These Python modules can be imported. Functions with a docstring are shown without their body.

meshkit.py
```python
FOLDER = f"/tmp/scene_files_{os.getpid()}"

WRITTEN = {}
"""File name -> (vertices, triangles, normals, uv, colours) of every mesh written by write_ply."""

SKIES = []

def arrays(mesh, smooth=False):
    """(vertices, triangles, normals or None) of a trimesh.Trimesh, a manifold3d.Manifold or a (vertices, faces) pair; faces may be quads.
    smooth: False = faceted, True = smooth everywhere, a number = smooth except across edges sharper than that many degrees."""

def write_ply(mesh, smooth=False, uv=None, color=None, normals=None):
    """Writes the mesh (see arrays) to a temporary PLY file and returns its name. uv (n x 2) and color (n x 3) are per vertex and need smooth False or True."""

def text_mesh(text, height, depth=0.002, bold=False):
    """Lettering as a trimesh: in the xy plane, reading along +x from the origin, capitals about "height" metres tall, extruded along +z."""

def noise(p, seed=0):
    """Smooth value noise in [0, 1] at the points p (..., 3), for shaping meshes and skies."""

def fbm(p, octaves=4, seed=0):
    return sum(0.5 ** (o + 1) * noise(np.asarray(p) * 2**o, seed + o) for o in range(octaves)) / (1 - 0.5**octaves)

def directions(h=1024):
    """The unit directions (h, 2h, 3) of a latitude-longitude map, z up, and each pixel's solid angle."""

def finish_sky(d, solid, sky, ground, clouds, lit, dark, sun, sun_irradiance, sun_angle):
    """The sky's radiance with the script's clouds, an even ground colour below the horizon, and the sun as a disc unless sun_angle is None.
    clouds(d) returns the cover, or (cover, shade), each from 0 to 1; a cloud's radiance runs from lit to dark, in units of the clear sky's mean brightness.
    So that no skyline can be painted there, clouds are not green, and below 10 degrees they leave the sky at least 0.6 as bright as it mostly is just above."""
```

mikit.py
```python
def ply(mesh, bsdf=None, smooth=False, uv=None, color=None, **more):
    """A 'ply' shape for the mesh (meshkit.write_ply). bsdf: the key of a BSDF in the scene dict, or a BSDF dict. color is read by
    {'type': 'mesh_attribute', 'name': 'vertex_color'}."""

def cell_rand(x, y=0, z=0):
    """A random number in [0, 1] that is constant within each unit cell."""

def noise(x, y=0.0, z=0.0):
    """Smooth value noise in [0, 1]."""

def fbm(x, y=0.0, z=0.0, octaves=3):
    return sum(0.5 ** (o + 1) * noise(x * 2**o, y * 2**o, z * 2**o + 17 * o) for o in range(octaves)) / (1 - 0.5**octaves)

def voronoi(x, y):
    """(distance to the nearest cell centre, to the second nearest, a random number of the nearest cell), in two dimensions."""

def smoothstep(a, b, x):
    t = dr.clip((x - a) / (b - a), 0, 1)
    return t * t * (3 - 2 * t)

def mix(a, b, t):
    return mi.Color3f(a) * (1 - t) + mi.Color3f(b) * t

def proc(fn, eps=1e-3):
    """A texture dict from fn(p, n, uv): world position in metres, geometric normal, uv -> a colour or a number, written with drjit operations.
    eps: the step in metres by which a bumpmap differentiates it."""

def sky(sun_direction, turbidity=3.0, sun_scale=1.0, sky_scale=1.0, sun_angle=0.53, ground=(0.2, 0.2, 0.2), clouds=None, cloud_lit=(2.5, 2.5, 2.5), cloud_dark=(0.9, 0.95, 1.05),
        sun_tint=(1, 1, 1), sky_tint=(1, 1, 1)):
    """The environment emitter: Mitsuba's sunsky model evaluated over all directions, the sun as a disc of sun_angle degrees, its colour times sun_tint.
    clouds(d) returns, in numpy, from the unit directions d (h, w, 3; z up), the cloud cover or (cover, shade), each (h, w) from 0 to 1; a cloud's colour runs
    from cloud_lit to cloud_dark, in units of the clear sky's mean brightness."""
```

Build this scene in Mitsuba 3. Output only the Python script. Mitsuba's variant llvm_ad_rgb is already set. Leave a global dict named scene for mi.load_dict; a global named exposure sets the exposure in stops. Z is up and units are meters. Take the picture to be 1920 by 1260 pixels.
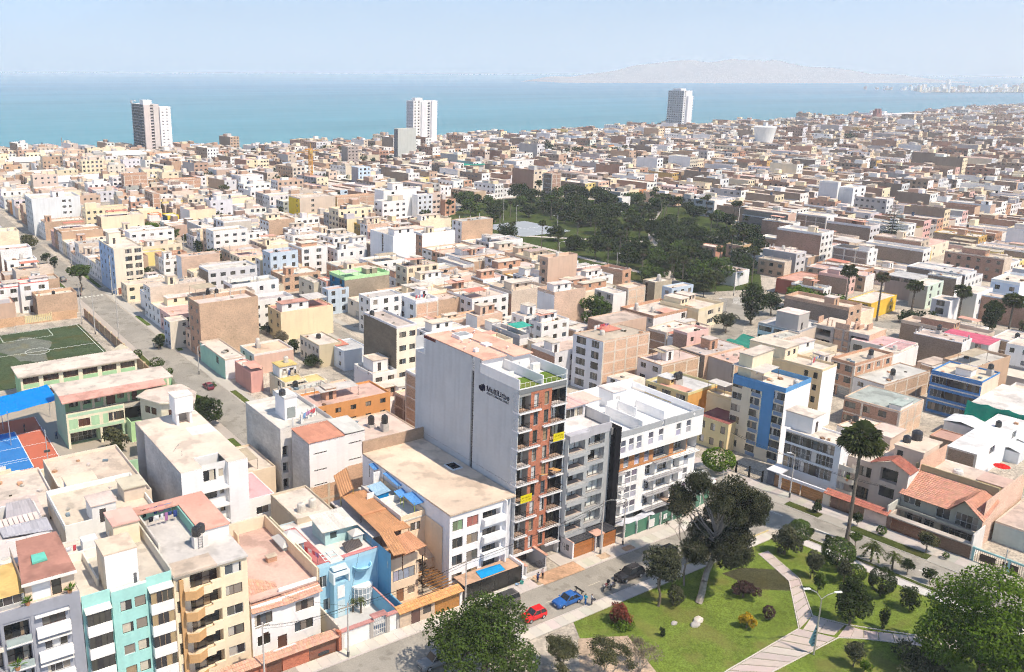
import math, random, numpy as np, trimesh, mitsuba as mi, drjit as dr, mikit, meshkit, manifold3d
from mikit import noise, fbm, voronoi, cell_rand, smoothstep, mix
T = mi.ScalarTransform4f
scene, labels = {}, {}

# ------------------------------------------------------------------ camera, sky, exposure
EYE = np.array([0.0,0.0,72.0])
FOCAL, CX, CY = 1680.0,755.0,590.0                      # the lens in pixels of a 1920 x 1260 frame: shifted, as the picture is a crop
RIGHT, DOWN, FWD = np.array([0.84647,-0.53242,0.00386]), np.array([-0.13774,-0.22598,-0.96434]), np.array([0.51431,0.81576,-0.26462])
scene['camera'] = {'type': 'perspective', 'fov': math.degrees(2 * math.atan(960 / FOCAL)), 'fov_axis': 'x', 'near_clip': 1.0, 'far_clip': 60000.0,
				   'principal_point_offset_x': 0.10677, 'principal_point_offset_y': 0.03175,
				   'to_world': T().look_at(origin=EYE.tolist(), target=(EYE + FWD).tolist(), up=(-DOWN).tolist()),
				   'medium': {'type': 'ref', 'id': 'air'}}
SUN = np.array([0.34 * 0.545,-0.94 * 0.545,0.839])
def sky_clouds(d):
	q = d * np.array([2.2,2.2,9.0])
	c = meshkit.fbm(q + 3.7,5,11)
	w = meshkit.fbm(d * np.array([5.0,5.0,30.0]) + 1.3,4,5)
	return np.clip(0.30 + 0.9 * (c - 0.45) + 0.5 * (w - 0.5),0.05,0.85), np.clip(0.5 - 1.2 * (c - 0.5),0,1)
scene['sky'] = mikit.sky(SUN, turbidity=3, sky_scale=1.0, sky_tint=(0.88,1.0,1.14), clouds=sky_clouds, cloud_lit=(0.98,1.2,1.48), cloud_dark=(0.78,1.02,1.36), sun_tint=(0.97,1.0,1.05))
exposure = 2.1
scene['air'] = {'type': 'homogeneous', 'albedo': {'type': 'rgb', 'value': [0.86,0.935,0.99]}, 'sigma_t': 0.00017}

# ------------------------------------------------------------------ materials: one material per finish; the hue and the finish of each face ride in its uv
def unpack(uv):
	a, b = dr.floor(uv.x + 0.5), dr.floor(uv.y + 0.5)
	g = dr.floor(a / 64); r = a - 64 * g
	t = dr.floor(b / 64); bl = b - 64 * t
	return mi.Color3f(dr.square(r / 63), dr.square(g / 63), dr.square(bl / 63)), t
PLASTER, BRICK, ROOF, SHEET, ASPHALT, PAVING, TURF, TILE, SOIL, PLAIN, BLOCK = range(11)
def paint_colour(p, n, uv):
	c, t = unpack(uv)
	h = p.x * dr.abs(n.y) + p.y * dr.abs(n.x)
	flat = dr.abs(n.z) > 0.7
	big = fbm(p.x * 0.33, p.y * 0.33, p.z * 0.33)
	fine = noise(p.x * 4.1, p.y * 4.1, p.z * 4.1)
	streak = noise(h * 1.9, p.z * 0.22,3.0)
	k = (0.93 + 0.14 * big) * (0.965 + 0.07 * fine)
	wall = k * (0.955 + 0.06 * smoothstep(0.15,0.6, streak))
	# bricks: courses of 9 cm with pale joints
	row = dr.floor(p.z / 0.095)
	hx = h / 0.26 + 0.5 * (row - 2 * dr.floor(row / 2))
	fx, fz = hx - dr.floor(hx), p.z / 0.095 - row
	joint = (fx < 0.06) | (fz < 0.16)
	brick = dr.select(joint, 1.12,0.78 + 0.42 * cell_rand(dr.floor(hx), row)) * (0.82 + 0.36 * big)
	# concrete blocks and bare render
	blk = (0.80 + 0.4 * big) * (0.9 + 0.2 * fine) * (0.93 + 0.14 * cell_rand(dr.floor(h / 0.9), dr.floor(p.z / 0.5)))
	stain = smoothstep(0.52,0.74, fbm(p.x * 0.55 + 9.1, p.y * 0.55,4.0))
	dust = smoothstep(0.35,0.75, fbm(p.x * 0.16, p.y * 0.16,7.0))
	roof = (0.82 + 0.34 * big) * (0.93 + 0.14 * fine) * (1 - 0.22 * stain) * (0.92 + 0.16 * dust)
	sheet = (0.86 + 0.2 * cell_rand(dr.floor(p.x / 0.9), dr.floor(p.y / 1.8))) * (0.9 + 0.2 * big)
	patch = smoothstep(0.5,0.56, fbm(p.x * 0.21 + 5, p.y * 0.21,2.0))
	road = (0.86 + 0.28 * big) * (0.9 + 0.2 * noise(p.x * 9, p.y * 9)) * (1 - 0.10 * patch) * (1 - 0.2 * smoothstep(0.62,0.75, fbm(p.x * 0.7, p.y * 0.7,8.0)))
	turf = (0.55 + 0.5 * fbm(p.x * 0.25, p.y * 0.25,1.0) + 0.4 * fbm(p.x * 1.7, p.y * 1.7,5.0)) * (0.70 + 0.6 * noise(p.x * 7, p.y * 7))
	s = dr.select(t == BRICK, brick, dr.select(t == ROOF, roof, dr.select(t == SHEET, sheet, dr.select(t == ASPHALT, road, dr.select(t == TURF, turf, dr.select(t == BLOCK, blk, dr.select(flat & (t == PLASTER), roof, wall)))))))
	s = dr.select(t == PLAIN, 0.97 + 0.06 * fine, dr.select(t == SOIL, roof * (0.8 + 0.4 * fine), s))
	out = c * s
	dry = smoothstep(0.5,0.8, fbm(p.x * 0.3 + 40, p.y * 0.3,3.0)) * dr.select(t == TURF, 0.45,0)
	rust = smoothstep(0.55,0.8, fbm(h * 0.8, p.z * 0.35,11.0)) * dr.select((t == PLASTER) & ~flat, 0.05,0)
	return mix(mix(out, mi.Color3f(c.y * 1.1, c.y * 0.95, c.y * 0.35), dry), out * mi.Color3f(0.93,0.84,0.72), rust)
def uv_colour(p, n, uv):
	c, t = unpack(uv)
	return c * (0.92 + 0.16 * noise(p.x * 2.3, p.y * 2.3, p.z * 2.3))
def leaf_colour(p, n, uv):
	c, t = unpack(uv)
	return c * (0.75 + 0.5 * noise(p.x * 1.1, p.y * 1.1, p.z * 1.1))
PAINT, TINT, LEAFY = mikit.proc(paint_colour), mikit.proc(uv_colour), mikit.proc(leaf_colour)
scene['paint'] = {'type': 'twosided', 'b': {'type': 'diffuse', 'reflectance': PAINT}}
scene['gloss'] = {'type': 'twosided', 'b': {'type': 'principled', 'base_color': TINT, 'roughness': 0.28, 'specular': 0.5, 'clearcoat': 0.6, 'clearcoat_gloss': 0.9}}
scene['metal'] = {'type': 'twosided', 'b': {'type': 'principled', 'base_color': TINT, 'roughness': 0.45, 'metallic': 0.55}}
scene['glass'] = {'type': 'twosided', 'b': {'type': 'principled', 'base_color': TINT, 'roughness': 0.12, 'specular': 0.6}}
scene['leaf'] = {'type': 'principledthin', 'base_color': LEAFY, 'roughness': 0.6, 'diff_trans': 0.7, 'spec_trans': 0.0}
scene['cloth'] = {'type': 'principledthin', 'base_color': TINT, 'roughness': 0.8, 'diff_trans': 0.5, 'spec_trans': 0.0}
def sea_colour(p, n, uv):
	d = dr.sqrt(dr.square(p.x) + dr.square(p.y))
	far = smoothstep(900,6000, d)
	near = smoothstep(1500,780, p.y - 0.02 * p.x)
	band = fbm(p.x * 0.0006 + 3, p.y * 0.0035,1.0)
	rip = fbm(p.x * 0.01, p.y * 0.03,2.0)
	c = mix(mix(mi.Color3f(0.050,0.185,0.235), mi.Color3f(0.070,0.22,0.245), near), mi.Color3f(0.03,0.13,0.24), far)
	foam = smoothstep(0.66,0.72, noise(p.x * 0.02, p.y * 0.11)) * smoothstep(812,770, p.y) * 0.5
	return mix(c * (0.80 + 0.34 * band) * (0.93 + 0.14 * rip), mi.Color3f(0.6,0.65,0.66), foam)
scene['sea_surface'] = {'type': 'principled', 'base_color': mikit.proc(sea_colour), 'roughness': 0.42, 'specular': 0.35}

# ------------------------------------------------------------------ mesh helpers
def code(c, t=PLASTER):
	q = [min(63, max(0, round(math.sqrt(max(x, 0)) * 63))) for x in c]
	return q[0] + 64 * q[1], q[2] + 64 * t
def mul(c, k): return tuple(min(1.0, x * k) for x in c)
RND = random.Random(7)
def jit(c, a=0.06, r=RND):
	k = 1 + r.uniform(-a, a)
	return tuple(min(1, max(0, x * k * (1 + r.uniform(-a, a) * 0.35))) for x in c)
BOXF = np.array([[0,1,3,2],[4,6,7,5],[0,4,5,1],[2,3,7,6],[0,2,6,4],[1,5,7,3]])
class MB:
	"""One mesh of the scene, built up from quads, boxes, tubes and ready meshes."""
	def __init__(s): s.v, s.f, s.uv, s.n = [],[],[],0
	def add(s, v, f, col, t=PLASTER):
		v, f = np.asarray(v, float), np.asarray(f, int)
		if f.shape[1] == 4: f = np.vstack([f[:, [0,1,2]], f[:, [0,2,3]]])
		s.v.append(v); s.f.append(f + s.n); s.n += len(v)
		s.uv.append(np.tile(np.array(code(col, t), float),(len(v),1)))
		return s
	def quad(s, a, b, c, d, col, t=PLASTER): return s.add([a, b, c, d],[[0,1,2,3]], col, t)
	def box(s, x0, x1, y0, y1, z0, z1, col, t=PLASTER):
		v = np.array([[x, y, z] for x in (x0, x1) for y in (y0, y1) for z in (z0, z1)], float)
		return s.add(v, BOXF, col, t)
	def obox(s, c, u, w, size, col, t=PLASTER):
		"""a box about c with axes u, w and u x w"""
		u, w = np.array(u, float), np.array(w, float); u /= np.linalg.norm(u); w /= np.linalg.norm(w); q = np.cross(u, w)
		v = np.array([[x, y, z] for x in (-.5,.5) for y in (-.5,.5) for z in (-.5,.5)]) * size
		return s.add(np.array(c) + v @ np.array([u, w, q]), BOXF, col, t)
	def bar(s, a, b, r, col, t=PLAIN, sides=4, r2=None):
		a, b = np.array(a, float), np.array(b, float); d = b - a; L = np.linalg.norm(d)
		if L < 1e-6: return s
		d /= L; u = np.cross(d, [0,0,1.0] if abs(d[2]) < .9 else [1.0,0,0]); u /= np.linalg.norm(u); w = np.cross(d, u)
		an = (np.arange(sides) + .5) * 2 * math.pi / sides
		ring = np.cos(an)[:, None] * u + np.sin(an)[:, None] * w
		v = np.vstack([a + ring * r, b + ring * (r if r2 is None else r2),[a],[b]]); i = np.arange(sides); j = (i + 1) % sides
		f = np.vstack([np.stack([i, j, j + sides],1), np.stack([i, j + sides, i + sides],1), np.stack([j, i, i * 0 + 2 * sides],1), np.stack([i + sides, j + sides, i * 0 + 2 * sides + 1],1)])
		return s.add(v, f, col, t)
	def tube(s, pts, rad, col, t=PLAIN, sides=6):
		rad = np.broadcast_to(rad, len(pts))
		for k in range(len(pts) - 1): s.bar(pts[k], pts[k + 1], rad[k], col, t, sides, rad[k + 1])
		return s
	def lathe(s, prof, c, col, t=PLAIN, n=12):
		prof = np.array(prof, float); an = np.arange(n) * 2 * math.pi / n
		v = np.stack([prof[:, None, 0] * np.cos(an), prof[:, None, 0] * np.sin(an), np.repeat(prof[:, 1:2], n, 1)],-1).reshape(-1,3) + np.array(c)
		f = [[i * n + j, i * n + (j + 1) % n, (i + 1) * n + (j + 1) % n, (i + 1) * n + j] for i in range(len(prof) - 1) for j in range(n)]
		return s.add(v, f, col, t)
	def mesh(s, m, col, t=PLAIN):
		if hasattr(m, 'to_mesh'):
			q = m.to_mesh(); return s.add(q.vert_properties[:, :3], q.tri_verts, col, t)
		return s.add(m.vertices, m.faces, col, t)
	def poly(s, pts, z, col, t=PLAIN):
		"""a flat sheet with this outline"""
		from shapely.geometry import Polygon
		v, f = trimesh.creation.triangulate_polygon(Polygon(pts), engine='earcut')
		return s.add(np.hstack([v, np.full((len(v),1), z)]), f, col, t)
	def build(s, key, bsdf='paint', M=None, smooth=False):
		if not s.n: return None
		v = np.vstack(s.v)
		if M is not None: v = v @ M[:3, :3].T + M[:3,3]
		m = trimesh.Trimesh(v, np.vstack(s.f), process=False)
		if smooth: scene[key] = mikit.ply(m, bsdf, smooth=True, uv=np.vstack(s.uv))
		else: scene[key] = mikit.ply(m, bsdf, uv=np.vstack(s.uv))
		return key
USED = {}
def numbered(name):
	n = USED.get(name, 0); USED[name] = n + 1
	return name if n == 0 else f'{name}_{n:03d}'
def label(key, text, cat, group=None, kind=None):
	labels[key] = {'label': text, 'category': cat}
	if group: labels[key]['group'] = group
	if kind: labels[key]['kind'] = kind
def kind(key, k, text=None):
	labels.setdefault(key, {})['kind'] = k
	if text: labels[key]['label'] = text
def frame(x, y, z=0.0, deg=0.0, degy=None):
	a = math.radians(deg); b = a if degy is None else math.radians(degy)
	M = np.eye(4); M[:2,0] = math.cos(a), math.sin(a); M[:2,1] = -math.sin(b), math.cos(b); M[:3,3] = x, y, z
	return M
class Thing:
	"""A thing with parts: meshes by part name in a frame of its own; build() writes one entry per part."""
	def __init__(s, name, text, cat, x=0, y=0, z=0, deg=0, degy=None, group=None):
		s.key = numbered(name); s.M = frame(x, y, z, deg, degy); s.p = {}; s.bs = {}; s.cnt = {}; s.kinds = {}
		label(s.key, text, cat, group)
	def __call__(s, part, bsdf='paint'):
		if part not in s.p: s.p[part] = MB(); s.bs[part] = bsdf
		return s.p[part]
	def new(s, part, bsdf='paint'):
		"""the next part of this name"""
		n = s.cnt.get(part, 0); s.cnt[part] = n + 1
		head, _, tail = part.rpartition('__')
		return s(part if n == 0 else f'{part}_{n:03d}', bsdf)
	def last(s, part): 
		n = s.cnt[part] - 1
		return part if n == 0 else f'{part}_{n:03d}'
	def build(s, smooth=()):
		for k, m in s.p.items():
			key = f'{s.key}__{k}'
			m.build(key, s.bs[k], s.M, smooth=k in smooth)
			if k in s.kinds: kind(key, s.kinds[k])
		return s.key

# ------------------------------------------------------------------ buildings: walls with real openings
DARK = [(0.020,0.024,0.028),(0.035,0.038,0.040),(0.055,0.055,0.052),(0.03,0.028,0.025),(0.10,0.10,0.095),(0.22,0.20,0.17),(0.07,0.09,0.11)]
WHITE, CREAM, BEIGE, CONC, BRICKC = (0.80,0.80,0.80),(0.80,0.69,0.50),(0.62,0.54,0.455),(0.47,0.45,0.42),(0.50,0.30,0.215)
ROOFC, PINKROOF, BROWN, GREYW = (0.63,0.555,0.48),(0.62,0.38,0.32),(0.33,0.24,0.18),(0.60,0.62,0.65)
class Bld(Thing):
	def plane(s, side, off=0.0, w=None, d=None):
		"""(origin, direction, inward) of a face of the footprint: F is the face at y = 0, L the face at x = 0, R and K those opposite"""
		w, d = w or s.w, d or s.d
		return {'F': ((0, off),(1,0),(0,1)), 'L': ((off, 0),(0,1),(1,0)), 'R': ((w - off, 0),(0,1),(-1,0)), 'K': ((0, d - off),(1,0),(0,-1))}[side]
	def wall(s, plane, u0, u1, z0, z1, holes, col, t=PLASTER, part='wall', detail=1, depth=0.16, wf=None):
		o, dr_, inw = (np.array(q, float) for q in plane)
		P = lambda u, z, k=0.0: (o[0] + dr_[0] * u + inw[0] * k, o[1] + dr_[1] * u + inw[1] * k, z)
		H = [h for h in holes if h[0] < u1 - .02 and h[1] > u0 + .02]
		H = [(max(h[0], u0 + .01), min(h[1], u1 - .01), max(h[2], z0), min(h[3], z1 - .01), *h[4:]) for h in H]
		us = sorted({u0, u1, *(h[0] for h in H), *(h[1] for h in H)}); zs = sorted({z0, z1, *(h[2] for h in H), *(h[3] for h in H)})
		m = s(part)
		V, F = [],[]
		for j in range(len(zs) - 1):
			run = None
			for i in range(len(us)):
				solid = i < len(us) - 1 and not any(h[0] < (us[i] + us[i + 1]) / 2 < h[1] and h[2] < (zs[j] + zs[j + 1]) / 2 < h[3] for h in H)
				if solid and run is None: run = us[i]
				if not solid and run is not None:
					n = len(V); V += [P(run, zs[j]), P(us[i], zs[j]), P(us[i], zs[j + 1]), P(run, zs[j + 1])]; F.append([n, n + 1, n + 2, n + 3]); run = None
		if V: m.add(V, F, col, t)
		for h in H:
			a, b, c, e = h[:4]; k = h[4] if len(h) > 4 else 'w'
			dp = {'w': depth, 'g': 0.12, 'd': 0.14, 'o': 1.1, 's': 0.10}.get(k, depth)
			rv = col if t != BRICK else CONC
			for q in ((P(a, c), P(b, c), P(b, c, dp), P(a, c, dp)),(P(a, e), P(b, e), P(b, e, dp), P(a, e, dp)),(P(a, c), P(a, e), P(a, e, dp), P(a, c, dp)),(P(b, c), P(b, e), P(b, e, dp), P(b, c, dp))):
				m.quad(*q, rv, PLASTER)
			tint = h[5] if len(h) > 5 else None
			if k in 'wso': s.window(P, a, b, c, e, dp, detail, tint, wf, k)
			elif k == 'g': s.gate(P, a, b, c, e, dp, tint or (0.25,0.12,0.05), detail)
			elif k == 'd': s.new('door', 'gloss').quad(P(a, c, dp), P(b, c, dp), P(b, e, dp), P(a, e, dp), tint or (0.10,0.06,0.04), PLAIN)
	def gate(s, P, a, b, c, e, dp, col, detail):
		g = s.new('garage_door', 'gloss')
		g.quad(P(a, c, dp), P(b, c, dp), P(b, e, dp), P(a, e, dp), mul(col, .7), PLAIN)
		if detail > 0:
			n = max(3, int((e - c) / 0.4))
			for i in range(n):
				z0, z1 = c + (e - c) * (i + .06) / n, c + (e - c) * (i + .94) / n
				g.quad(P(a + .04, z0, dp - .04), P(b - .04, z0, dp - .04), P(b - .04, z1, dp - .05), P(a + .04, z1, dp - .05), jit(col, .1), PLAIN)
				g.quad(P(a + .04, z1, dp - .05), P(b - .04, z1, dp - .05), P(b - .04, z1, dp), P(a + .04, z1, dp), mul(col, .6), PLAIN)
	def window(s, P, a, b, c, e, dp, detail, tint=None, wf=None, k='w'):
		r = RND
		n = max(1, round((b - a) / 0.85)); fr = wf or r.choice([(0.04,0.035,0.03),(0.55,0.55,0.55),(0.08,0.05,0.035)])
		if detail == 0:
			m = s('window', 'glass'); s.kinds['window'] = 'stuff'
			m.quad(P(a, c, dp), P(b, c, dp), P(b, e, dp), P(a, e, dp), tint or r.choice(DARK), PLAIN); return
		m = s.new('window', 'glass')
		if detail >= 2:
			q = s(s.last('window') + '__pane', 'glass')
		else: q = m
		for i in range(n):
			u0, u1 = a + (b - a) * i / n, a + (b - a) * (i + 1) / n
			q.quad(P(u0, c, dp), P(u1, c, dp), P(u1, e, dp), P(u0, e, dp), jit(tint, .25) if tint else r.choice(DARK), PLAIN)
		if detail >= 2 and tint is None and r.random() < .6:            # a curtain behind part of the pane is seen as a paler strip
			i = r.randrange(n); u0, u1 = a + (b - a) * i / n + .05, a + (b - a) * (i + r.choice([.5,.8,1])) / n - .05
			q.quad(P(u0, c + .06, dp - .006), P(u1, c + .06, dp - .006), P(u1, e - .06, dp - .006), P(u0, e - .06, dp - .006), r.choice([(.42,.40,.36),(.5,.46,.38),(.3,.22,.15),(.55,.55,.55)]), PLAIN)
		w = 0.05
		def bar(u0, u1, z0, z1):
			V = [P(u0, z0, dp - .05), P(u1, z0, dp - .05), P(u1, z1, dp - .05), P(u0, z1, dp - .05), P(u0, z0, dp), P(u1, z0, dp), P(u1, z1, dp), P(u0, z1, dp)]
			m.add(V, [[0,1,2,3],[0,1,5,4],[3,2,6,7],[0,3,7,4],[1,2,6,5]], fr, PLAIN)
		if detail >= 1:
			bar(a, b, c, c + w); bar(a, b, e - w, e); bar(a, a + w, c + w, e - w); bar(b - w, b, c + w, e - w)
			for i in range(1, n): bar(a + (b - a) * i / n - w / 2, a + (b - a) * i / n + w / 2, c + w, e - w)
			if k == 'o' or (e - c) > 1.9: bar(a + w, b - w, c + 0.95, c + 1.0)
	def roof(s, x0, x1, y0, y1, z, col, t=ROOF, part='roof'):
		return s(part).box(x0, x1, y0, y1, z - 0.25, z, col, t)
	def parapet(s, x0, x1, y0, y1, z, h, col, t=PLASTER, th=0.16, sides='FLRK', part='parapet'):
		m = s(part)
		if 'F' in sides: m.box(x0, x1, y0, y0 + th, z, z + h, col, t)
		if 'K' in sides: m.box(x0, x1, y1 - th, y1, z, z + h, col, t)
		if 'L' in sides: m.box(x0, x0 + th, y0 + th * ('F' in sides), y1 - th * ('K' in sides), z, z + h, col, t)
		if 'R' in sides: m.box(x1 - th, x1, y0 + th * ('F' in sides), y1 - th * ('K' in sides), z, z + h, col, t)
	def rail(s, P, a, b, z, h=0.95, col=(0.06,0.06,0.065), step=0.22, part='railing', posts=True):
		m = s(part, 'metal')
		m.bar(P(a, z + h), P(b, z + h),.035, col); m.bar(P(a, z + .1), P(b, z + .1),.02, col)
		n = max(1, int((b - a) / step))
		for i in range(n + 1): m.bar(P(a + (b - a) * i / n, z), P(a + (b - a) * i / n, z + h),.016, col, sides=3)
def grid_holes(L, spec, z0, nf, fh, r=None, g0=True):
	"""openings of a face of length L. spec: 'n w h s' columns of windows per floor, or 'c1:w,c2:w h s' with given centres (fractions)."""
	H = []
	if not spec: return H
	a = spec.split()
	wh, sill = float(a[1]), float(a[2])
	if ':' in a[0]: cols = [(float(q.split(':')[0]) * L, float(q.split(':')[1])) for q in a[0].split(',')]
	else:
		n, w = a[0].split('x'); n = int(n); w = float(w); cols = [((i + .5) * L / n, w) for i in range(n)]
	lo = int(a[3]) if len(a) > 3 else 0
	for f in range(lo, nf):
		for c, w in cols: H.append((c - w / 2, c + w / 2, z0 + f * fh + sill, z0 + f * fh + sill + wh))
	return H
TANKS = {}
def tank(x, y, z, where, col=None, r=None, h=None, stand=0.0):
	col = col or RND.choice([(0.02,0.02,0.022)] * 3 + [(0.55,0.54,0.5),(0.5,0.48,0.44),(0.06,0.09,0.16)])
	name = {True: 'black', False: 'pale'}[col[0] < .1]
	r = r or RND.uniform(.5,.62); h = h or RND.uniform(1.1,1.5)
	q = TANKS[name + where] = TANKS.get(name + where, 0) + 1; name = ['', 'second ', 'third ', 'fourth ', 'fifth '][q - 1] + name
	t = Thing('water_tank', f'{name} water tank on {where}', 'water tank', x, y, z, group='water tanks on the roofs')
	if stand: t('stand').box(-r, r, -r, r, 0, stand, CONC, BLOCK)
	p = [(0,0),(r, 0)]
	for i in range(4): p += [(r, h * (.02 + .2 * i)),(r * 1.035, h * (.06 + .2 * i)),(r * 1.035, h * (.13 + .2 * i)),(r, h * (.17 + .2 * i))]
	p += [(r * .9, h * .9),(r * .45, h)]
	t('body', 'gloss').lathe(p, (0,0, stand), col, PLAIN, 12)
	t('lid', 'gloss').lathe([(r * .45, h),(r * .45, h + .07),(0, h + .1)],(0,0, stand), mul(col, .8), PLAIN, 10)
	return t.build()
def laundry(x, y, z, deg, L, where, seed):
	r = random.Random(seed)
	t = Thing('clothes_line', f'washing line on {where}', 'laundry', x, y, z, deg, group='washing lines on the roofs')
	t('post', 'metal').bar((0,0,0),(0,0,1.7),.03,(.2,.2,.2)); t.new('post', 'metal'); t('post_001', 'metal').bar((L, 0,0),(L, 0,1.7),.03,(.2,.2,.2))
	t('line', 'metal').bar((0,0,1.65),(L, 0,1.62),.012,(.3,.3,.3), sides=3)
	u = .2
	while u < L - .5:
		w, h = r.uniform(.35,.9), r.uniform(.5,1.2)
		c = r.choice([(.75,.75,.78),(.05,.08,.25),(.02,.02,.03),(.6,.1,.12),(.2,.35,.6),(.6,.55,.5),(.45,.2,.4),(.8,.8,.8)])
		t.new('garment', 'cloth').add([(u, 0,1.62),(u + w, 0,1.62),(u + w * .95,.12,1.62 - h),(u + w * .05,.1,1.62 - h),(u + w / 2,-.06,1.62 - h * .6)],[[0,1,4],[1,2,4],[2,3,4],[3,0,4]], c, PLAIN)
		u += w + r.uniform(.03,.2)
	return t.build()
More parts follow.
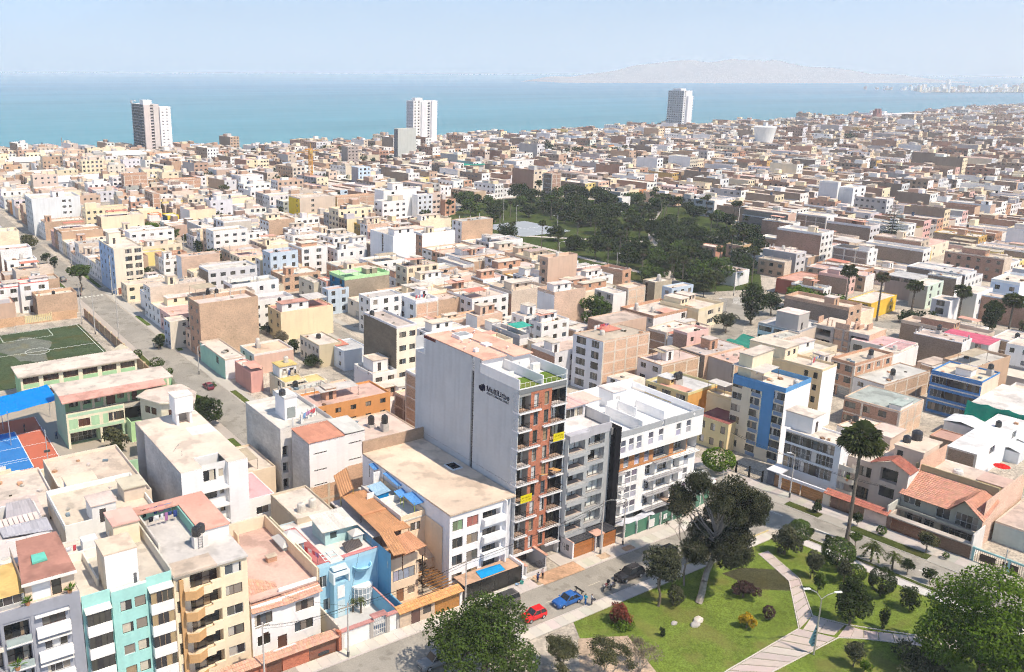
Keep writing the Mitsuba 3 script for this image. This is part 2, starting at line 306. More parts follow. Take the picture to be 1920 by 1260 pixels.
def house(name, text, cat, x, y, w, d, h, deg=0, degy=None, F=WHITE, L=None, tF=PLASTER, tL=None, roofc=ROOFC, nf=2, wF='', wL='', par=0.5, ground='', group=None, detail=1, top='', seed=0, parc=None, tP=None, roof_t=ROOF, base=0.0, short=None, ground_L=''):
	"""A flat-roofed building. F, L: the wall colours of the faces at y = 0 and x = 0; wF, wL: their windows (grid_holes); ground: what the ground floor of face F holds; top: what stands on the roof."""
	r = random.Random(seed * 7919 + int(abs(x) * 31 + abs(y) * 17)); global RND; RND = r
	L = L or F; tL = tF if tL is None else tL
	b = Bld(name, text, cat, x, y, 0, deg, degy, group); b.w, b.d = w, d
	fh = (h - base) / nf
	for side, Ln, col, t, sp, gr in (('F', w, F, tF, wF, ground),('L', d, L, tL, wL, ground_L)):
		H = grid_holes(Ln, sp, base, nf, fh)
		if gr:
			H = [q for q in H if q[2] > base + fh * .98]; u = .5
			for ch in gr:
				gw = {'g': 2.9, 'd': 1.0, 'w': 1.4, '-': .6, 'G': 3.6, 's': 2.4}[ch]
				if u + gw > Ln - .2: break
				if ch in 'gG': H.append((u, u + gw, 0.02, min(2.4, fh - .2), 'g', r.choice([(.23,.11,.05),(.16,.08,.045),(.35,.35,.36),(.28,.10,.06)])))
				elif ch == 'd': H.append((u, u + gw, 0.02, min(2.1, fh - .2), 'd'))
				elif ch in 'ws': H.append((u, u + gw, .8,2.0))
				u += gw + .35
		b.wall(b.plane(side),0, Ln, 0, h, H, col, t, detail=detail)
		if t == BRICK and detail > 0 and h > 4:                        # the concrete frame that holds the bricks
			m = b('concrete_frame'); n = max(1, round(Ln / 4.2))
			for i in range(n + 1):
				u = (Ln - .3) * i / n
				if any(q[0] < u + .3 and q[1] > u for q in H): continue
				m.box(*((u, u + .4,-.035,.05) if side == 'F' else (-.035,.05, u, u + .4)),0, h, (.64,.58,.51), BLOCK)
			for f in range(1, nf + 1):
				zz = base + f * fh
				m.box(*((0, Ln, -.022,.05) if side == 'F' else (-.022,.05,0, Ln)), zz - .3, zz - .02,(.62,.56,.49), BLOCK)
	K = jit(L, .1, r)
	b.wall(b.plane('R'),0, d, 0, h, [], K, tL, detail=0); b.wall(b.plane('K'),0, w, 0, h, [], K, tL, detail=0)
	b.roof(0.02, w - .02,0.02, d - .02, h, roofc, roof_t)
	if par: b.parapet(-.01, w + .01,-.01, d + .01, h, par, parc or F, tF if tP is None else tP)
	toptext = short or 'the roof of a house'
	for item in top.split():
		k, *a = item.split(','); a = [float(q) for q in a]
		if k == 'box':       # a stair head: x y w d h as fractions and metres
			X, Y, W, D, Hh = a[0] * w, a[1] * d, *a[2:5]; m = b.new('stair_head')
			c = [WHITE, CREAM, BRICKC, BEIGE, CONC, L, F][int(a[5])] if len(a) > 5 else WHITE
			m.box(X, X + W, Y, Y + D, h + .004, h + Hh, c, BRICK if c is BRICKC else PLASTER)
			b(b.last('stair_head') + '__slab').box(X - .15, X + W + .15, Y - .15, Y + D + .15, h + Hh, h + Hh + .14, jit(ROOFC, .1, r), ROOF)
			b(b.last('stair_head') + '__door', 'gloss').box(X + W * .3, X + W * .3 + .85, Y - .02, Y + .01, h + .05, h + 2.0,(.05,.045,.04), PLAIN)
		elif k == 'shed':    # a light roof on posts
			X, Y, W, D, Hh = a[0] * w, a[1] * d, *a[2:5]
			c = [(.50,.49,.46),(.55,.23,.17),(.1,.28,.6),(.42,.36,.28),(.05,.35,.28),(.62,.34,.28)][int(a[5])]
			m = b.new('canopy'); m.add([(X, Y, h + Hh - .15),(X + W, Y, h + Hh - .15),(X + W, Y + D, h + Hh),(X, Y + D, h + Hh),(X, Y, h + Hh - .1),(X + W, Y, h + Hh - .1),(X + W, Y + D, h + Hh + .05),(X, Y + D, h + Hh + .05)],[[0,1,2,3],[4,5,6,7],[0,1,5,4],[1,2,6,5],[2,3,7,6],[3,0,4,7]], c, SHEET)
			q = b(b.last('canopy') + '__post', 'metal')
			for px, py in ((X + .1, Y + .1),(X + W - .1, Y + .1),(X + .1, Y + D - .1),(X + W - .1, Y + D - .1)): q.bar((px, py, h),(px, py, h + Hh - .1),.05,(.2,.17,.14))
		elif k == 'room':    # rooms set back on the roof
			X, Y, W, D, Hh = a[0] * w, a[1] * d, a[2] * w, a[3] * d, a[4]
			c = [F, L, BRICKC, WHITE, CREAM, BEIGE][int(a[5])]; tt = BRICK if c is BRICKC else PLASTER
			wl = [(q * W - .5, q * W + .5, h + .9, h + 2.0) for q in (.3,.72)] if W > 3 else []
			b.wall(((X, Y),(1,0),(0,1)),0, W, h, h + Hh, wl, c, tt, 'roof_room', detail); b.wall(((X, Y),(0,1),(1,0)),0, D, h, h + Hh, [], mul(c, .97), tt, 'roof_room', detail)
			b.wall(((X + W, Y),(0,1),(-1,0)),0, D, h, h + Hh, [], c, tt, 'roof_room', 0); b.wall(((X, Y + D),(1,0),(0,-1)),0, W, h, h + Hh, [], c, tt, 'roof_room', 0)
			b('roof_room_slab').box(X - .2, X + W + .2, Y - .25, Y + D + .1, h + Hh, h + Hh + .16, jit(roofc, .08, r), ROOF)
		elif k == 'rebar':   # columns left to be built on
			m = b('column_stub')
			for i in range(int(a[0])):
				X, Y = r.uniform(.3, w - .6), r.choice([.1, d - .4, r.uniform(0, d - .4)])
				m.box(X, X + .25, Y, Y + .25, h, h + r.uniform(.6,1.6), CONC, BLOCK)
			b.kinds['column_stub'] = 'stuff'
		elif k == 'clutter':
			m = b('roof_clutter'); b.kinds['roof_clutter'] = 'stuff'
			for i in range(int(a[0])):
				X, Y = r.uniform(.3, w - 1.3), r.uniform(.3, d - 1.3); s_ = r.uniform(.2,.9)
				m.obox((X, Y, h + s_ * .25),(math.cos(i), math.sin(i),0),(-math.sin(i), math.cos(i),0),(s_ * r.uniform(.6,1.6), s_, s_ * .5), r.choice([(.3,.2,.13),(.4,.38,.35),(.08,.07,.06),(.5,.3,.2),(.2,.25,.3),(.55,.52,.48)]), SOIL)
	b.build()
	M = b.M
	for item in top.split():
		k, *a = item.split(',')
		if k in ('tank', 'tankw', 'wash'):
			q = M @ np.array([float(a[0]) * w, float(a[1]) * d, 0,1]); 
			if k == 'wash': laundry(q[0], q[1], h, deg, float(a[2]), toptext, seed)
			else: tank(q[0], q[1], h, toptext, (.02,.02,.022) if k == 'tank' else (.55,.53,.49), stand=float(a[2]) if len(a) > 2 else 0)
	return b

# ------------------------------------------------------------------ the ten storey red brick building with the lettered wall
LG, NAVY, SLAB, REDB, FRAMEC = (0.50,0.525,0.55),(0.045,0.05,0.065),(0.74,0.74,0.76),(0.42,0.175,0.115),(0.025,0.022,0.02)
def bay(b, x0, x1, z0, z1, y=0.0, depth=1.1, lining=CONC, floor=(.30,.17,.09), n=4, tint=None, rail=True, frame=FRAMEC, curtain=0.3):
	"""a balcony bay: a recess with a glazed back wall, mullions and a railing"""
	m = b('wall')
	m.quad((x0, y, z0),(x0, y + depth, z0),(x0, y + depth, z1),(x0, y, z1), lining); m.quad((x1, y, z0),(x1, y + depth, z0),(x1, y + depth, z1),(x1, y, z1), lining)
	m.quad((x0, y, z1),(x1, y, z1),(x1, y + depth, z1),(x0, y + depth, z1), mul(lining, .9)); b('balcony_floor').quad((x0, y, z0),(x1, y, z0),(x1, y + depth, z0),(x0, y + depth, z0), floor, PLAIN)
	w = b.new('window', 'gloss'); k = b.last('window'); g = b(k + '__pane', 'glass')
	for i in range(n):
		u0, u1 = x0 + (x1 - x0) * i / n, x0 + (x1 - x0) * (i + 1) / n
		g.quad((u0, y + depth, z0),(u1, y + depth, z0),(u1, y + depth, z1),(u0, y + depth, z1), tint or RND.choice([(.05,.045,.04),(.10,.09,.075),(.025,.025,.025),(.16,.14,.11)]), PLAIN)
		if RND.random() < curtain: g.quad((u0 + .05, y + depth - .02, z0 + .05),(u1 - .05, y + depth - .02, z0 + .05),(u1 - .05, y + depth - .02, z1 - .05),(u0 + .05, y + depth - .02, z1 - .05), RND.choice([(.66,.67,.65),(.74,.76,.74),(.55,.56,.54)]), PLAIN)
		if i: w.box(u0 - .035, u0 + .035, y + depth - .09, y + depth - .03, z0, z1, frame, PLAIN)
	w.box(x0, x1, y + depth - .09, y + depth - .03, z1 - .07, z1, frame, PLAIN); w.box(x0, x1, y + depth - .09, y + depth - .03, z0, z0 + .06, frame, PLAIN)
	if rail: b.rail(lambda u, z: (u, y - .02, z), x0, x1, z0,.92, FRAMEC, .3)
def red_brick_building():
	global RND; RND = random.Random(3)
	b = Bld('apartment_building', 'ten storey building with red brick front and blank grey side wall with dark lettering', 'apartment building', 77.4,91.9); b.w, b.d = 9.0,26.8
	fl = [2.3 + 2.82 * i for i in range(10)]
	L = lambda y0, y1, z, z0=0.0: b.wall(((0,0),(0,1),(1,0)), y0, y1, z0, z, [], LG, PLASTER, 'side_wall', 0)
	L(0,9.1,29.85); L(9.1,10.55,30.45); L(11.25,20.9,30.3); L(20.9,24.4,30.3); L(24.4,26.8,27.3)
	g = b('side_wall'); g.quad((.4,10.55,0),(.4,11.25,0),(.4,11.25,29.9),(.4,10.55,29.9), mul(LG, .8)); g.quad((0,10.55,0),(.4,10.55,0),(.4,10.55,30),(0,10.55,30), LG); g.quad((0,11.25,0),(.4,11.25,0),(.4,11.25,30),(0,11.25,30), LG)
	pp = b('drain_pipe', 'metal')
	for yy in (10.75,11.02): pp.bar((.2, yy, 0),(.2, yy, 29.8),.07,(.12,.12,.13), PLAIN, 8)
	for z in range(2,29,3): pp.box(.1,.3,10.65,11.12, z, z + .12,(.2,.2,.2), PLAIN)
	b('joint').box(-.012,.02,.05,10.5,13.38,13.42,(.22,.22,.23), PLAIN).box(-.012,.02,11.3,24.0,13.30,13.34,(.22,.22,.23), PLAIN)
	b('dark_strip').box(-.03,.02,20.95,24.35,29.85,30.3,(.15,.06,.05), PLAIN)
	b.wall(b.plane('K'),0,9,0,29.5,[], LG, detail=0); b.wall(b.plane('R'),0,26.8,0,29.0,[], WHITE, detail=0)
	# the lettering and the emblem
	ink = (0.012,0.014,0.028)
	for text, y0, y1, z, hh, bold in (('MultiUrbe', 7.37,2.08,26.0,.80, True),('GRUPO INMOBILIARIO', 7.32,2.16,25.5,.32, False)):
		tm = meshkit.text_mesh(text, hh, .03, bold); v = np.array(tm.vertices); s_ = (y0 - y1) / (v[:, 0].max() - v[:, 0].min())
		v = np.stack([-.006 - v[:, 2], y0 - (v[:, 0] - v[:, 0].min()) * s_, z + v[:, 1]],1)
		b('lettering' if bold else 'small_lettering').add(v, tm.faces, ink, PLAIN)
	e = b('emblem')
	for P in ([(9.32,26.24),(8.98,26.42),(8.5,26.21),(8.5,25.56),(8.59,25.53),(9.3,25.84)],[(8.79,26.56),(8.58,26.67),(8.2,26.39),(8.17,25.68),(8.4,25.55),(8.4,26.24)],[(8.42,26.71),(8.21,26.84),(7.76,26.56),(7.76,25.88),(8.01,25.76),(8.06,26.43)]):
		n = len(P); v = [(-.03, *p) for p in P] + [(0, *p) for p in P]
		e.add(v, [[0, i, i + 1] for i in range(1, n - 1)], ink, PLAIN); e.add(v, [[i, (i + 1) % n, (i + 1) % n + n, i + n] for i in range(n)], ink, PLAIN)
	# the front: brick between two balcony bays
	H = [(2.9,3.72, z + .30, z + 2.35) for z in fl[:9]] + [(4.85,5.68, z + .30, z + 2.35) for z in fl[:9]]
	b.wall(((0,0),(1,0),(0,1)),2.25,6.2,2.3,27.66, H, REDB, BRICK, 'brick_wall', 2,.22, FRAMEC)
	e1 = b('wall')
	e1.box(0,.14,-.02,1.2,2.3,27.66, LG); e1.box(8.86,9.02,-.10,1.2,0,28.3,(.66,.67,.70))
	b('cornice').box(0,9.02,-.06,.3,27.66,28.34,(.20,.21,.23))
	for i, z in enumerate(fl[:9]):
		bay(b, .14,2.25, z + .02, z + 2.62,0,1.25,(.40,.39,.37), n=4); bay(b, 6.2,8.86, z + .02, z + 2.62,0,1.25,(.30,.30,.31), n=4)
		b('wall').quad((8.84,.01, z),(8.84,1.2, z),(8.84,1.2, z + 2.6),(8.84,.01, z + 2.6), NAVY)
		for side, x0, xs, xl, long in (('l', -.02,2.4,4.1, i % 2 == 0),('r', 6.1,8.95,8.95, False)):
			x1 = xl if long else xs; xa = 4.6 if side == 'r' and i % 2 == 1 else x0
			b.new('balcony_slab').box(xa, x1,-.38,1.25, z - .22, z + .02, SLAB)
			if i: b.rail(lambda u, zz: (u, -.35, zz), xa + .05, x1 - .05, z + .02,.92, FRAMEC, .34)
	b('wall').box(.02,8.98,.02,.30,27.2,27.66,(.3,.3,.31))
	# roof terraces
	b('terrace_floor').box(.15,8.85,.1,9.3,28.0,28.3,(.62,.62,.62))
	tg = b('terrace_turf'); tg.box(.2,4.3,.15,4.1,28.3,28.34,(.115,.19,.035), TURF); tg.box(4.62,8.8,.15,4.4,28.3,28.34,(.115,.19,.035), TURF)
	pw = b('parapet'); pw.box(-.004,.16,0,9.1,28.3,29.85, WHITE); pw.box(8.84,9.0,0,24,28.3,29.9, WHITE); pw.box(4.35,4.55,.05,9.1,28.3,29.75, WHITE); pw.box(.16,2.4,4.15,4.3,28.3,29.6, WHITE); pw.box(5.2,7.2,6.3,6.5,28.3,29.9, WHITE)
	gl = b('glass_balustrade', 'gloss')
	gl.box(.0,9.02,-.06,.0,28.34,28.50,(.8,.8,.8), PLAIN)
	for i in range(10): gl.bar((.05 + i * .99,-.03,28.34),(.05 + i * .99,-.03,29.25),.025,(.75,.75,.75))
	gl.bar((.0,-.03,29.25),(9.0,-.03,29.25),.025,(.75,.75,.75))
	for x0, x1, y0 in ((.16,4.5,9.1),(5.3,8.84,8.2)):
		b.wall(((x0, y0),(1,0),(0,1)),0, x1 - x0,28.3,30.3,[(1.9,3.1,28.35,30.1, 'w')], WHITE, PLASTER, 'roof_room', 2,.3)
		b('roof_room').box(x0, x1, y0 + .02,23.8 if x0 < 1 else 24.3,28.0,30.28, WHITE)
		b.new('roof_slab').box(x0 - .12, x1 + .1, y0 - .5,23.9 if x0 < 1 else 24.4,30.28,30.44,(.70,.42,.32), ROOF)
	lw = b('light_well'); lw.box(4.5,5.3,10,24,28.3,29.2,(.72,.72,.72)); lw.box(3.0,5.6,18.6,20.8,30.45,31.0, WHITE); lw.box(3.2,5.4,18.8,20.6,31.004,31.02,(.35,.36,.38)); lw.box(4.3,5.6,13.5,14.9,30.45,30.75, WHITE)
	b('back_parapet').box(.0,9,24.4,26.8,27.0,27.3, WHITE).box(0,9,23.9,24.4,27.0,30.6, WHITE)
	ac = b('air_conditioner', 'gloss'); ac.box(6.9,8.3,5.2,5.9,28.3,29.5,(.7,.7,.7), PLAIN); ac.box(1.2,1.9,12,12.6,30.46,31.0,(.75,.75,.75), PLAIN)
	for i in range(6):
		x, y = RND.uniform(.5,8), RND.uniform(11,23); b('roof_vent', 'gloss').lathe([(.12,0),(.12,.35),(.2,.36),(0,.5)],(x, y, 30.44),(.75,.6,.55), PLAIN, 8)
	# the ground floor
	b.wall(b.plane('F', .9),0,9,0,2.3,[(.4,3.6,.05,2.1, 'w', (.05,.04,.04)),(5.2,6.4,.05,2.1, 'd', (.2,.1,.06))],(.3,.29,.28), detail=2)
	b('lobby_wall').box(-.05,0.12,-3.2,.9,0,2.1,(.62,.62,.64)); b('lobby_wall').box(3.9,4.1,-2.9,.9,0,2.6,(.42,.42,.44)).box(.1,4.1,-3.1,-2.95,0,.7,(.60,.60,.60)); b('coping').box(3.75,4.25,-3.1,.2,2.6,2.68,(.62,.36,.28)); b('coping').box(-.2,.3,-3.3,-.6,2.1,2.18,(.62,.36,.28))
	for i in range(16): b('entrance_grille', 'metal').bar((.3 + i * .22,-3.02,.7),(.3 + i * .22,-3.02,2.2),.02, FRAMEC)
	b.build()
	for x0, z, i in ((6.3, fl[6],0),(.55, fl[3],1)):
		t = Thing('sale_banner', ('yellow sale banner high on the right hand balcony bay of the red brick front', 'yellow sale banner low on the long balcony beside the grey side wall')[i].replace('right hand ', 'outer '), 'banner', 77.4 + x0,91.9 - .66, z)
		t('sheet', 'cloth').add([(0,0,.06),(2.1,0,.06),(2.1,-.02,1.34),(0,-.02,1.34),(1.05,.05,.7)],[[0,1,4],[1,2,4],[2,3,4],[3,0,4]],(.85,.74,.03), PLAIN)
		for text, zz, hh in (('EN VENTA', .78,.24),('1, 2 y 3 DORM', .40,.19)):
			tm = meshkit.text_mesh(text, hh, .006); v = np.array(tm.vertices); w = v[:, 0].max(); s_ = min(1,1.8 / w)
			t('lettering').add(np.stack([1.05 + (v[:, 0] - w / 2) * s_, -.035 - v[:, 2], zz + v[:, 1]],1), tm.faces, (.36,.29,.01), PLAIN)
		t.build()
	pl = Thing('plywood_sheet', 'two pale plywood sheets propped on a balcony of the red brick front', 'plywood', 77.4 + 6.9,91.9 - .35, fl[4])
	pl('board').obox((.3,0,1.0),(1,0,0),(0,.2,1),(1.0,.03,1.9),(.62,.36,.14), PLAIN); pl.new('board'); pl('board_001').obox((-2.0,-.1,.8),(1,.3,0),(0,.35,1),(.5,.03,1.5),(.6,.38,.17), PLAIN); pl.build()
red_brick_building()

def grey_balcony_building():
	global RND; RND = random.Random(5)
	b = Bld('apartment_building', 'grey building of deep curtained balconies between the red brick front and the black fin', 'apartment building', 86.6,91.9); b.w, b.d = 9.6,22
	G = (.40,.415,.435); fl = [3.05 + 2.62 * i for i in range(6)]
	b.wall(b.plane('L'),0,22,0,19.2,[],(.6,.61,.63), detail=0); b.wall(b.plane('R'),0,22,0,18.5,[], G, detail=0); b.wall(b.plane('K'),0,9.6,0,18.5,[], G, detail=0)
	f = b('wall'); f.box(8.3,9.6,-.02,.4,3.0,18.2, G); f.box(.0,.12,-.9,.3,3.0,18.9,(.66,.67,.69)); f.box(4.2,4.9,-.02,.4,3.0,18.9, G)
	for i, z in enumerate(fl):
		if i < 6:
			bay(b, .14,4.2, z + .03, z + 2.3,0,1.3, G, (.52,.40,.35),4, None, False, curtain=.75); bay(b, 4.9,8.3, z + .03, z + 2.3,.0,1.0, G, (.52,.40,.35),3, None, False, curtain=.6)
			m = b.new('balcony'); m.box(.05,4.3,-1.15,1.3, z - .30, z + .02, G); m.box(.05,4.3,-1.15,-1.0, z + .02, z + .28, G); m.box(4.3,8.4,-.10,1.0, z - .30, z + .03, G)
			m.box(.05,.2,-1.0,0, z + .02, z + .28, G); m.box(4.3,8.4,-.10,.02, z + .03, z + .35, G)
			for h_ in (.45,.62,.80): 
				b('railing', 'metal').bar((.1,-1.08, z + h_),(4.3,-1.08, z + h_),.025,(.62,.62,.63)); b('railing', 'metal').bar((4.9,-.06, z + h_),(8.3,-.06, z + h_),.025,(.62,.62,.63))
			b('wall').box(.1,8.4,.0,.35, z + 2.3, z + 2.34, G)
	b('wall').box(0,9.6,-.02,.4,2.6,2.75, G)
	b('cornice').box(.04,4.3,-1.1,.2,18.5,19.6,(.44,.455,.48)).box(4.3,9.55,-.14,.2,18.2,19.6,(.44,.455,.48))
	b.roof(.1,9.5,.2,21.9,18.6,(.66,.64,.62))
	b('roof_terrace_wall').box(-.1,.05,.3,9,18.6,20.0,(.72,.72,.73)); b('roof_terrace_wall').box(9.4,9.55,.3,20,18.6,20.4,(.6,.6,.6))
	b.wall(((3.9,5.4),(1,0),(0,1)),0,5.2,18.6,21.0,[(.4,4.8,19.1,20.6, 'w')],(.62,.63,.65), part='penthouse', detail=2); b.wall(((3.9,5.4),(0,1),(1,0)),0,12,18.6,21,[],(.66,.66,.67), part='penthouse')
	s_ = b('penthouse_roof'); 
	for i in range(9): s_.box(3.6 + .66 * i, 3.6 + .66 * (i + 1) - .04,5.0,17.6,21.0 + .02 * (i % 2),21.14 + .02 * (i % 2), jit((.62,.43,.40),.04), SHEET)
	# ground floor: columns, dark car park roof and two timber garage doors under a pink coped gate house
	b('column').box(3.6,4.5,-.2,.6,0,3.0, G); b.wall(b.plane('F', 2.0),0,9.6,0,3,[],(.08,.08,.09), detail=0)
	b('car_park_roof', 'gloss').box(.6,9.5,-2.55,-.2,2.45,2.6,(.035,.037,.045), PLAIN)
	for i in range(7): b('car_park_roof', 'gloss').box(.6,9.5,-2.5 + i * .33,-2.44 + i * .33,2.6,2.66,(.07,.07,.08), PLAIN)
	for x0, x1 in ((.55,4.9),(6.6,9.5)):
		g = b.new('garage_door', 'gloss')
		for i in range(14):
			z = .05 + i * .165; g.box(x0, x1,-2.62,-2.55, z, z + .15, jit((.36,.135,.04),.12), PLAIN)
	b('gate_wall').box(.3,.5,-4.2 + 1.5,.0,0,2.75,(.70,.69,.68)); b('gate_wall').box(.2,.5,-2.8,-2.66,0,2.8,(.78,.77,.78)).box(4.95,5.15,-2.8,-1.0,0,2.5,(.6,.6,.6)).box(6.4,6.58,-2.8,-1,0,2.5,(.6,.6,.6)); b('gate_door', 'gloss').box(5.2,6.35,-2.2,-2.12,0,2.2,(.06,.06,.07), PLAIN)
	b('coping').box(4.8,6.8,-2.9,-1.2,2.62,2.74,(.60,.36,.29)).box(.28,.52,-2.8,0,2.75,2.82,(.66,.44,.38))
	b.build()
	s_ = Thing('wall_sign', 'grey curl emblem on the white gate wall beside the timber garage door', 'sign', 86.6 + .285,91.9)
	m = s_('mark'); k = (.13,.13,.12)
	m.box(-.01,.012,-1.9,-1.2,1.0,1.75,(.20,.19,.18), PLAIN); m.box(-.014,.0,-1.9,-1.3,1.75,2.0, k, PLAIN)
	for i in range(10):
		a0, a1 = -.5 + i * .55,-.5 + (i + 1) * .55
		m.bar((-.01,-.75 + .26 * math.cos(a0),1.55 + .32 * math.sin(a0)),(-.01,-.75 + .26 * math.cos(a1),1.55 + .32 * math.sin(a1)),.03, k)
	m.bar((-.01,-1.0,1.6),(-.01,-1.05,.95),.03, k); m.bar((-.01,-1.05,.95),(-.01,-.8,.85),.03, k); s_.build()
grey_balcony_building()

def white_corner_building():
	global RND; RND = random.Random(9)
	b = Bld('apartment_building', 'white five storey corner building with overhanging top floor and orange panels', 'apartment building', 97.5,91.9); b.w, b.d = 19.0,15.5
	Wt, GB = (.84,.845,.86),(.38,.395,.42); P = (.40,.40,.47); O = (.50,.24,.11)
	def tall(u, z, w=1.1): return [(u, u + w, z, z + 1.06, 'w', P),(u, u + w, z + 1.12, z + 2.15, 'w', (.12,.12,.15))]
	top = []
	for u in (.1,1.85,3.6,6.2,8.5,12.6,15.0): top += tall(u, 14.15 + .02 * u)
	b.wall(((0,-.9),(1,0),(0,1)),0,19.0,13.35,16.9, top, Wt, part='top_floor_wall', detail=2, depth=.12, wf=(.7,.7,.72))
	t = b('top_floor_wall'); t.quad((0,-.9,13.35),(0,0,13.35),(0,0,16.9),(0,-.9,16.9), Wt); t.quad((19,-.9,13.35),(19,6,13.35),(19,6,16.9),(19,-.9,16.9), Wt); t.quad((0,-.9,13.35),(19,-.9,13.35),(19,0.3,13.35),(0,0.3,13.35),(.7,.7,.72))
	b('grey_band').box(-.02,9.2,-.94,-.7,16.9,17.85, GB).box(9.6,19.02,-.94,-.7,16.9,17.95, GB).box(18.84,19.02,-.7,15.3,16.9,17.9, Wt)
	b('lamp_disc', 'gloss').bar((16.6,-1.0,17.45),(16.6,-.93,17.45),.22,(.8,.8,.8), PLAIN, 12)
	b('grey_band').box(18.9,19.06,-.9,1.2,17.0,17.9, GB)
	# fourth floor: orange panels and grey windows
	f4 = [(.1,1.2,10.9,13.1, 'o')] 
	for u in (2.0,4.4,6.6): f4 += tall(u, 10.95)
	f4 += [(8.7,12.4,10.75,13.15, 'o'),(13.4,16.5,10.75,13.2, 'o')]
	b.wall(((0,.05),(1,0),(0,1)),0,16.7,10.5,13.35, f4, O, BRICK, 'orange_panel', 2,.14,(.6,.6,.62))
	# floors two to four
	low = []
	for i in range(3):
		z = 2.5 + 2.68 * i
		low += [(.05,1.9, z, z + 2.35, 'o')]
		for u in (2.5,3.95): low += tall(u, z + .12,1.25)
		low += [(7.0,9.3, z, z + 2.3, 'o'),(9.8,13.2, z, z + 2.3, 'o'),(13.6,15.2, z, z + 2.3, 'o')]
		low += tall(16.2, z + .12,1.1)
	b.wall(((0,0),(1,0),(0,1)),0,19,2.4,10.5, low, Wt, part='wall', detail=2, depth=.12, wf=(.62,.62,.66))
	for i in range(4):
		z = 2.5 + 2.68 * i
		for x0, x1 in ((-.1,1.95),(6.9,15.3) if i < 3 else (8.6,12.5)):
			m = b.new('balcony_slab'); m.box(x0, x1,-.85,.0, z - .24, z - .02,(.45,.455,.47))
			b.rail(lambda u, zz: (u, -.8, zz), x0 + .05, x1 - .05, z, .95,(.13,.13,.13),1.2)
			b('railing', 'metal').bar((x0 + .05,-.8, z + .5),(x1 - .05,-.8, z + .5),.015,(.13,.13,.13))
	b('balcony_slab_terrace').box(12.5,19.0,-.85,3,10.36,10.5, Wt); b.rail(lambda u, zz: (u, -.8, zz),13,18.9,10.5,.95,(.13,.13,.13),1.0)
	b.wall(b.plane('L'),0,15.5,0,17.0,[],(.62,.63,.66), detail=0); b.wall(b.plane('R'),0,15.5,0,13.35, grid_holes(15.5, '3x1.2 1.2 .9', 2.4,3,2.7), Wt, detail=0); b.wall(b.plane('K'),0,19,0,17,[], Wt, detail=0)
	b.wall(b.plane('F', .8),0,19,0,2.4,[(1,4,.05,2.2, 'o'),(6,9,.05,2.2, 'o'),(11,14,.05,2.2, 'o')],(.42,.42,.43), detail=1)
	b.roof(.0,19,-.7,15.3,16.6,(.78,.78,.78)); rw = b('roof_wall')
	rw.box(4.8,5.0,-.65,7.5,16.6,18.6, Wt); rw.box(5.0,7.6,7.3,7.5,16.6,19.2, Wt); rw.box(7.4,7.6,3.2,7.3,16.6,19.0, Wt); rw.box(7.6,11.8,7.3,7.5,16.6,18.7, Wt); rw.box(11.6,11.8,1.0,7.3,16.6,18.3, Wt); rw.box(.0,19,15.0,15.3,16.6,18.4, Wt); rw.box(0,.2,4,15,16.6,18.4, Wt)
	b('stair_house').box(8.2,11.2,9.2,12.6,16.6,19.6, Wt); b('stair_house').box(8.0,11.4,9.0,12.8,19.6,19.75,(.7,.66,.62), ROOF); b('stair_house_door', 'gloss').box(8.9,9.8,9.16,9.2,16.7,18.8,(.5,.5,.5), PLAIN); b('roof_room').box(1.0,5.4,9.5,13.5,16.6,18.9, Wt); b('roof_room').box(.8,5.6,9.3,13.7,18.9,19.05,(.62,.53,.46), ROOF)
	b.build()
	k = Thing('fin_wall', 'tall black fin wall between the grey balconies and the white corner building', 'wall', 96.25,91.9); k('slab').box(0,1.25,-.95,6,0,18.75,(.018,.018,.02)); k('cap').box(-.35,0,-.4,6,17.6,18.7,(.25,.25,.26)); k.build()
white_corner_building()

# ------------------------------------------------------------------ the row of fronts at the near end of the street
def corrugated(m, A, B, Cc, D, col, pitch=.28, amp=.06, t=SHEET, thick=True):
	"""a ribbed roof sheet with corners A B C D; the ribs run from AB to DC"""
	A, B, Cc, D = (np.array(q, float) for q in (A, B, Cc, D)); n = max(4, int(np.linalg.norm(B - A) / pitch * 2))
	nn = np.cross(B - A, D - A); nn /= np.linalg.norm(nn); nn = nn if nn[2] > 0 else -nn
	V, F = [],[]
	for i in range(n + 1):
		f = i / n; k = nn * (amp if i % 2 else 0)
		V += [A + (B - A) * f + k, D + (Cc - D) * f + k]
	for i in range(n): F.append([2 * i, 2 * i + 2,2 * i + 3,2 * i + 1])
	m.add(V, F, col, t)
	m.quad(A - nn * .03, B - nn * .03, Cc - nn * .03, D - nn * .03, mul(col, .8), t)
def tiles(b, part, A, B, Cc, D, col, rows=6, cols=0, each=True):
	"""pantiles in courses: every course steps over the one below, every tile has its roll"""
	A, B, Cc, D = (np.array(q, float) for q in (A, B, Cc, D)); nn = np.cross(B - A, D - A); nn /= np.linalg.norm(nn); nn = nn if nn[2] > 0 else -nn
	cols = cols or max(2, int(np.linalg.norm(B - A) / .32))
	b(part).quad(A, B, Cc, D, mul(col, .55), PLAIN)
	m = b(part + '__tile'); b.kinds[part + '__tile'] = 'stuff'
	for j in range(rows):
		f0, f1 = j / rows, (j + 1.08) / rows
		for i in range(cols):
			c = jit(col, .13)
			pts = []
			for u, k in ((0,.02),(.25,.07),(.5,.09),(.75,.07),(1,.02)):
				g = (i + u) / cols; lo = A + (B - A) * g; hi = D + (Cc - D) * g
				pts += [lo + (hi - lo) * f0 + nn * (k + .05), lo + (hi - lo) * min(f1,1.0) + nn * k]
			m.add(pts, [[0,2,3,1],[2,4,5,3],[4,6,7,5],[6,8,9,7]], c, PLAIN)
